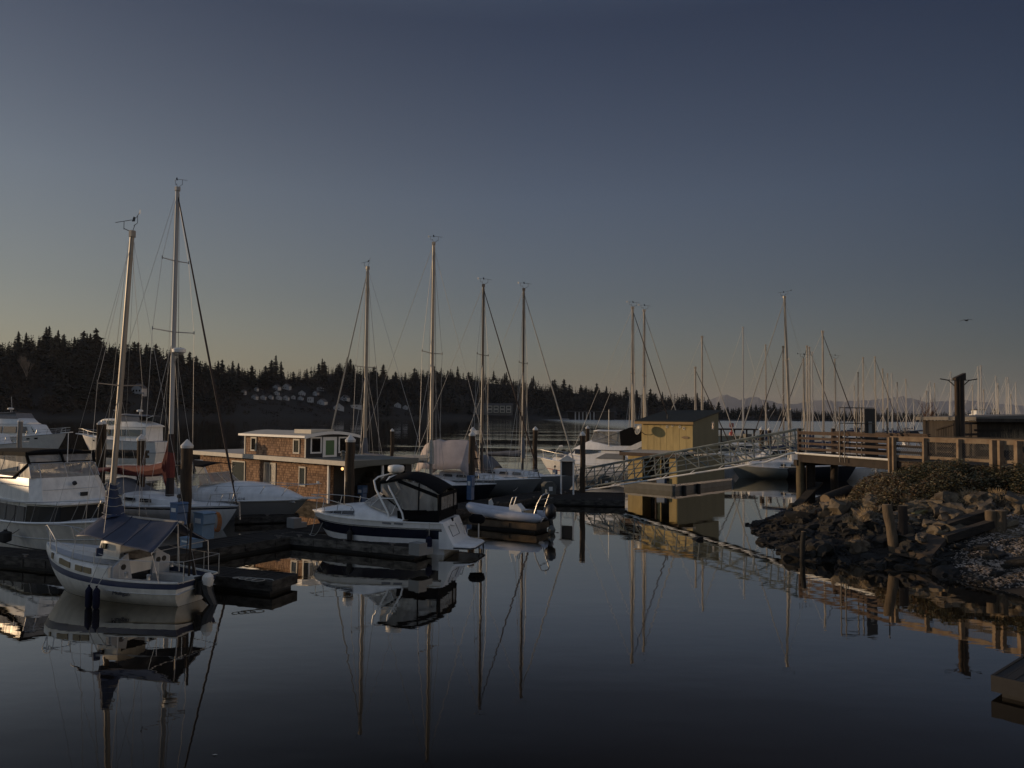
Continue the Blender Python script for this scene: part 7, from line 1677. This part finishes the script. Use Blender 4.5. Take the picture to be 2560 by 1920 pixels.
# ferry
c = D(2478,1056,430); root = empty('ferry', (c.x-8,430,0), R(178), 'white two-deck ship with dark funnel tops anchored beyond the shed', 'ship'); 
h = Hull(40,9,3.2,5.0,stern=.85,rake=4,draft=1,kind='power',flare=.6); root.location = (c.x+16,430,0); h.build(root, [MT['white'],MT['navyhull']], [(0,.35,1)], nu=14); h.deck(root, MT['hullgrey'])
b = MB(); b.box(4,30,-3.6,3.6,3.0,6.2); b.build('lower_deckhouse', MT['white'], root, sm=0)
for i in range(8): b = MB(); b.box(5+i*3.1,7+i*3.1,3.55,3.68,4.4,5.5); b.build('window', MT['glass'], root, sm=0)
b = MB(); b.box(8,26,-3.0,3.0,6.2,8.6); b.build('upper_deckhouse', MT['white'], root, sm=0); b = MB(); b.box(3,31,-3.9,3.9,6.1,6.4); b.build('boat_deck', MT['white'], root, sm=0)
b = MB(); b.box(20,25,-2.6,2.6,8.6,10.8); b.build('wheelhouse', MT['white'], root, sm=0)
b = MB(); b.box(19.8,25.2,-2.7,2.7,10.8,11.3); b.box(12,14.5,-1,1,8.6,11.6); b.build('dark_top', MT['rubber'], root, sm=0)
for x, z in ((22,18),(13,16)): b = MB(); b.tube([(x,0,8.6),(x,0,z)],.16,5); b.build('mast', MT['wooddark'], root)
# leafless shrubs by the long piling row
rg = random.Random(9)
p = D(2312,1092,58); t = empty('bare_shrub', p, 0, 'leafless red-brown shrub with upright twigs behind the boardwalk railing', 'shrub')
b = MB(); b.tube([(0,0,-1),(.05,0,1.2)],[.07,.05],6); b.build('trunk', MT['redtwig'], t)
b = MB()
for i in range(7): branchy(b, (.02,0,rg.uniform(.2,1.2)), V((rg.uniform(-.55,.7),rg.uniform(-.3,.3),1)).normalized(), rg.uniform(.7,1.1), .035, 3, rg, .5, 3, .15)
b.build('crown', MT['redtwig'], t)
p = D(2296,1092,54); t = empty('bare_shrub', p, 0, 'low pale bramble tangle at the foot of the leafless shrub', 'shrub')
b = MB()
for i in range(9): branchy(b, (rg.uniform(-1.2,1.2),rg.uniform(-.4,.4),-.6), V((rg.uniform(-.8,.8),rg.uniform(-.5,.5),.8)).normalized(), rg.uniform(.4,.7), .03, 3, rg, .8, 3, .0)
b.build('crown', MT['twig'], t)
# gull in flight
p = D(2416,801,90); t = empty('gull', p, R(20), 'dark gull gliding in the clear sky with spread wings', 'bird')
b = MB(); b.tube([(-.28,0,0),(-.15,0,.0),(.05,0,.0),(.22,0,.02),(.30,0,.02)],[.02,.075,.09,.06,.02],8)
def wing(s):
    vs = []
    for x0_, y_, z_, ch in ((.06,.06,.03,.20),(.10,.30,.12,.19),(.05,.58,.06,.14),(-.10,.88,-.06,.04)): vs += [(x0_,s*y_,z_),(x0_-ch,s*y_,z_-.01),(x0_-ch*.5,s*y_,z_+.025)]
    return vs
for s in (1,-1): b.add(wing(s), [f for i in range(3) for f in ((3*i,3*i+3,3*i+5,3*i+2),(3*i+2,3*i+5,3*i+4,3*i+1),(3*i+1,3*i+4,3*i+3,3*i))])
b.add([(-.25,-.05,0),(-.45,-.08,0),(-.45,.08,0),(-.25,.05,0)],[(0,1,2,3)])
o = b.build('body', MT['rubber'], t, sm=50)
# red marker in the bay
p = D(1829,1062,260); t = empty('channel_marker', (p.x,260,0), 0, 'small red channel marker standing out on the open bay', 'marker'); b = MB(); b.lathe([(.9,-.3),(.9,.6),(.3,.9),(.25,2.6)], n=8); b.build('buoy', MT['redpaint'], t); b = MB(); b.box(-.7,.7,-.1,.1,2.4,3.8); b.build('sign', MT['pink'], t, sm=0)

# shed added out of view as a sun blocker: its roof shades the nearest floats
root = empty('boathouse', (-66,24,0), 0, 'long unseen shed on floats, added to shade the nearest boats', 'boathouse')
b = MB(); b.box(0,9,0,27,-.3,.5); b.build('float', MT['dockside'], root, sm=0)
b = MB(); b.box(.3,8.7,.3,26.7,.5,5.6); b.build('wall', MT['barn'], root, sm=0)
b = MB(); b.prism([(-.5,5.6),(9.5,5.6),(9.5,5.75),(4.5,7.3),(-.5,5.75)], -.4,27.4,'y'); b.build('roof', MT['barnroof'], root, sm=0)
for i in range(5): b = MB(); b.box(8.65,8.76,1.6+i*5.2,5.2+i*5.2,.5,4.0); b.build('door', MT['wooddark'], root, sm=0)
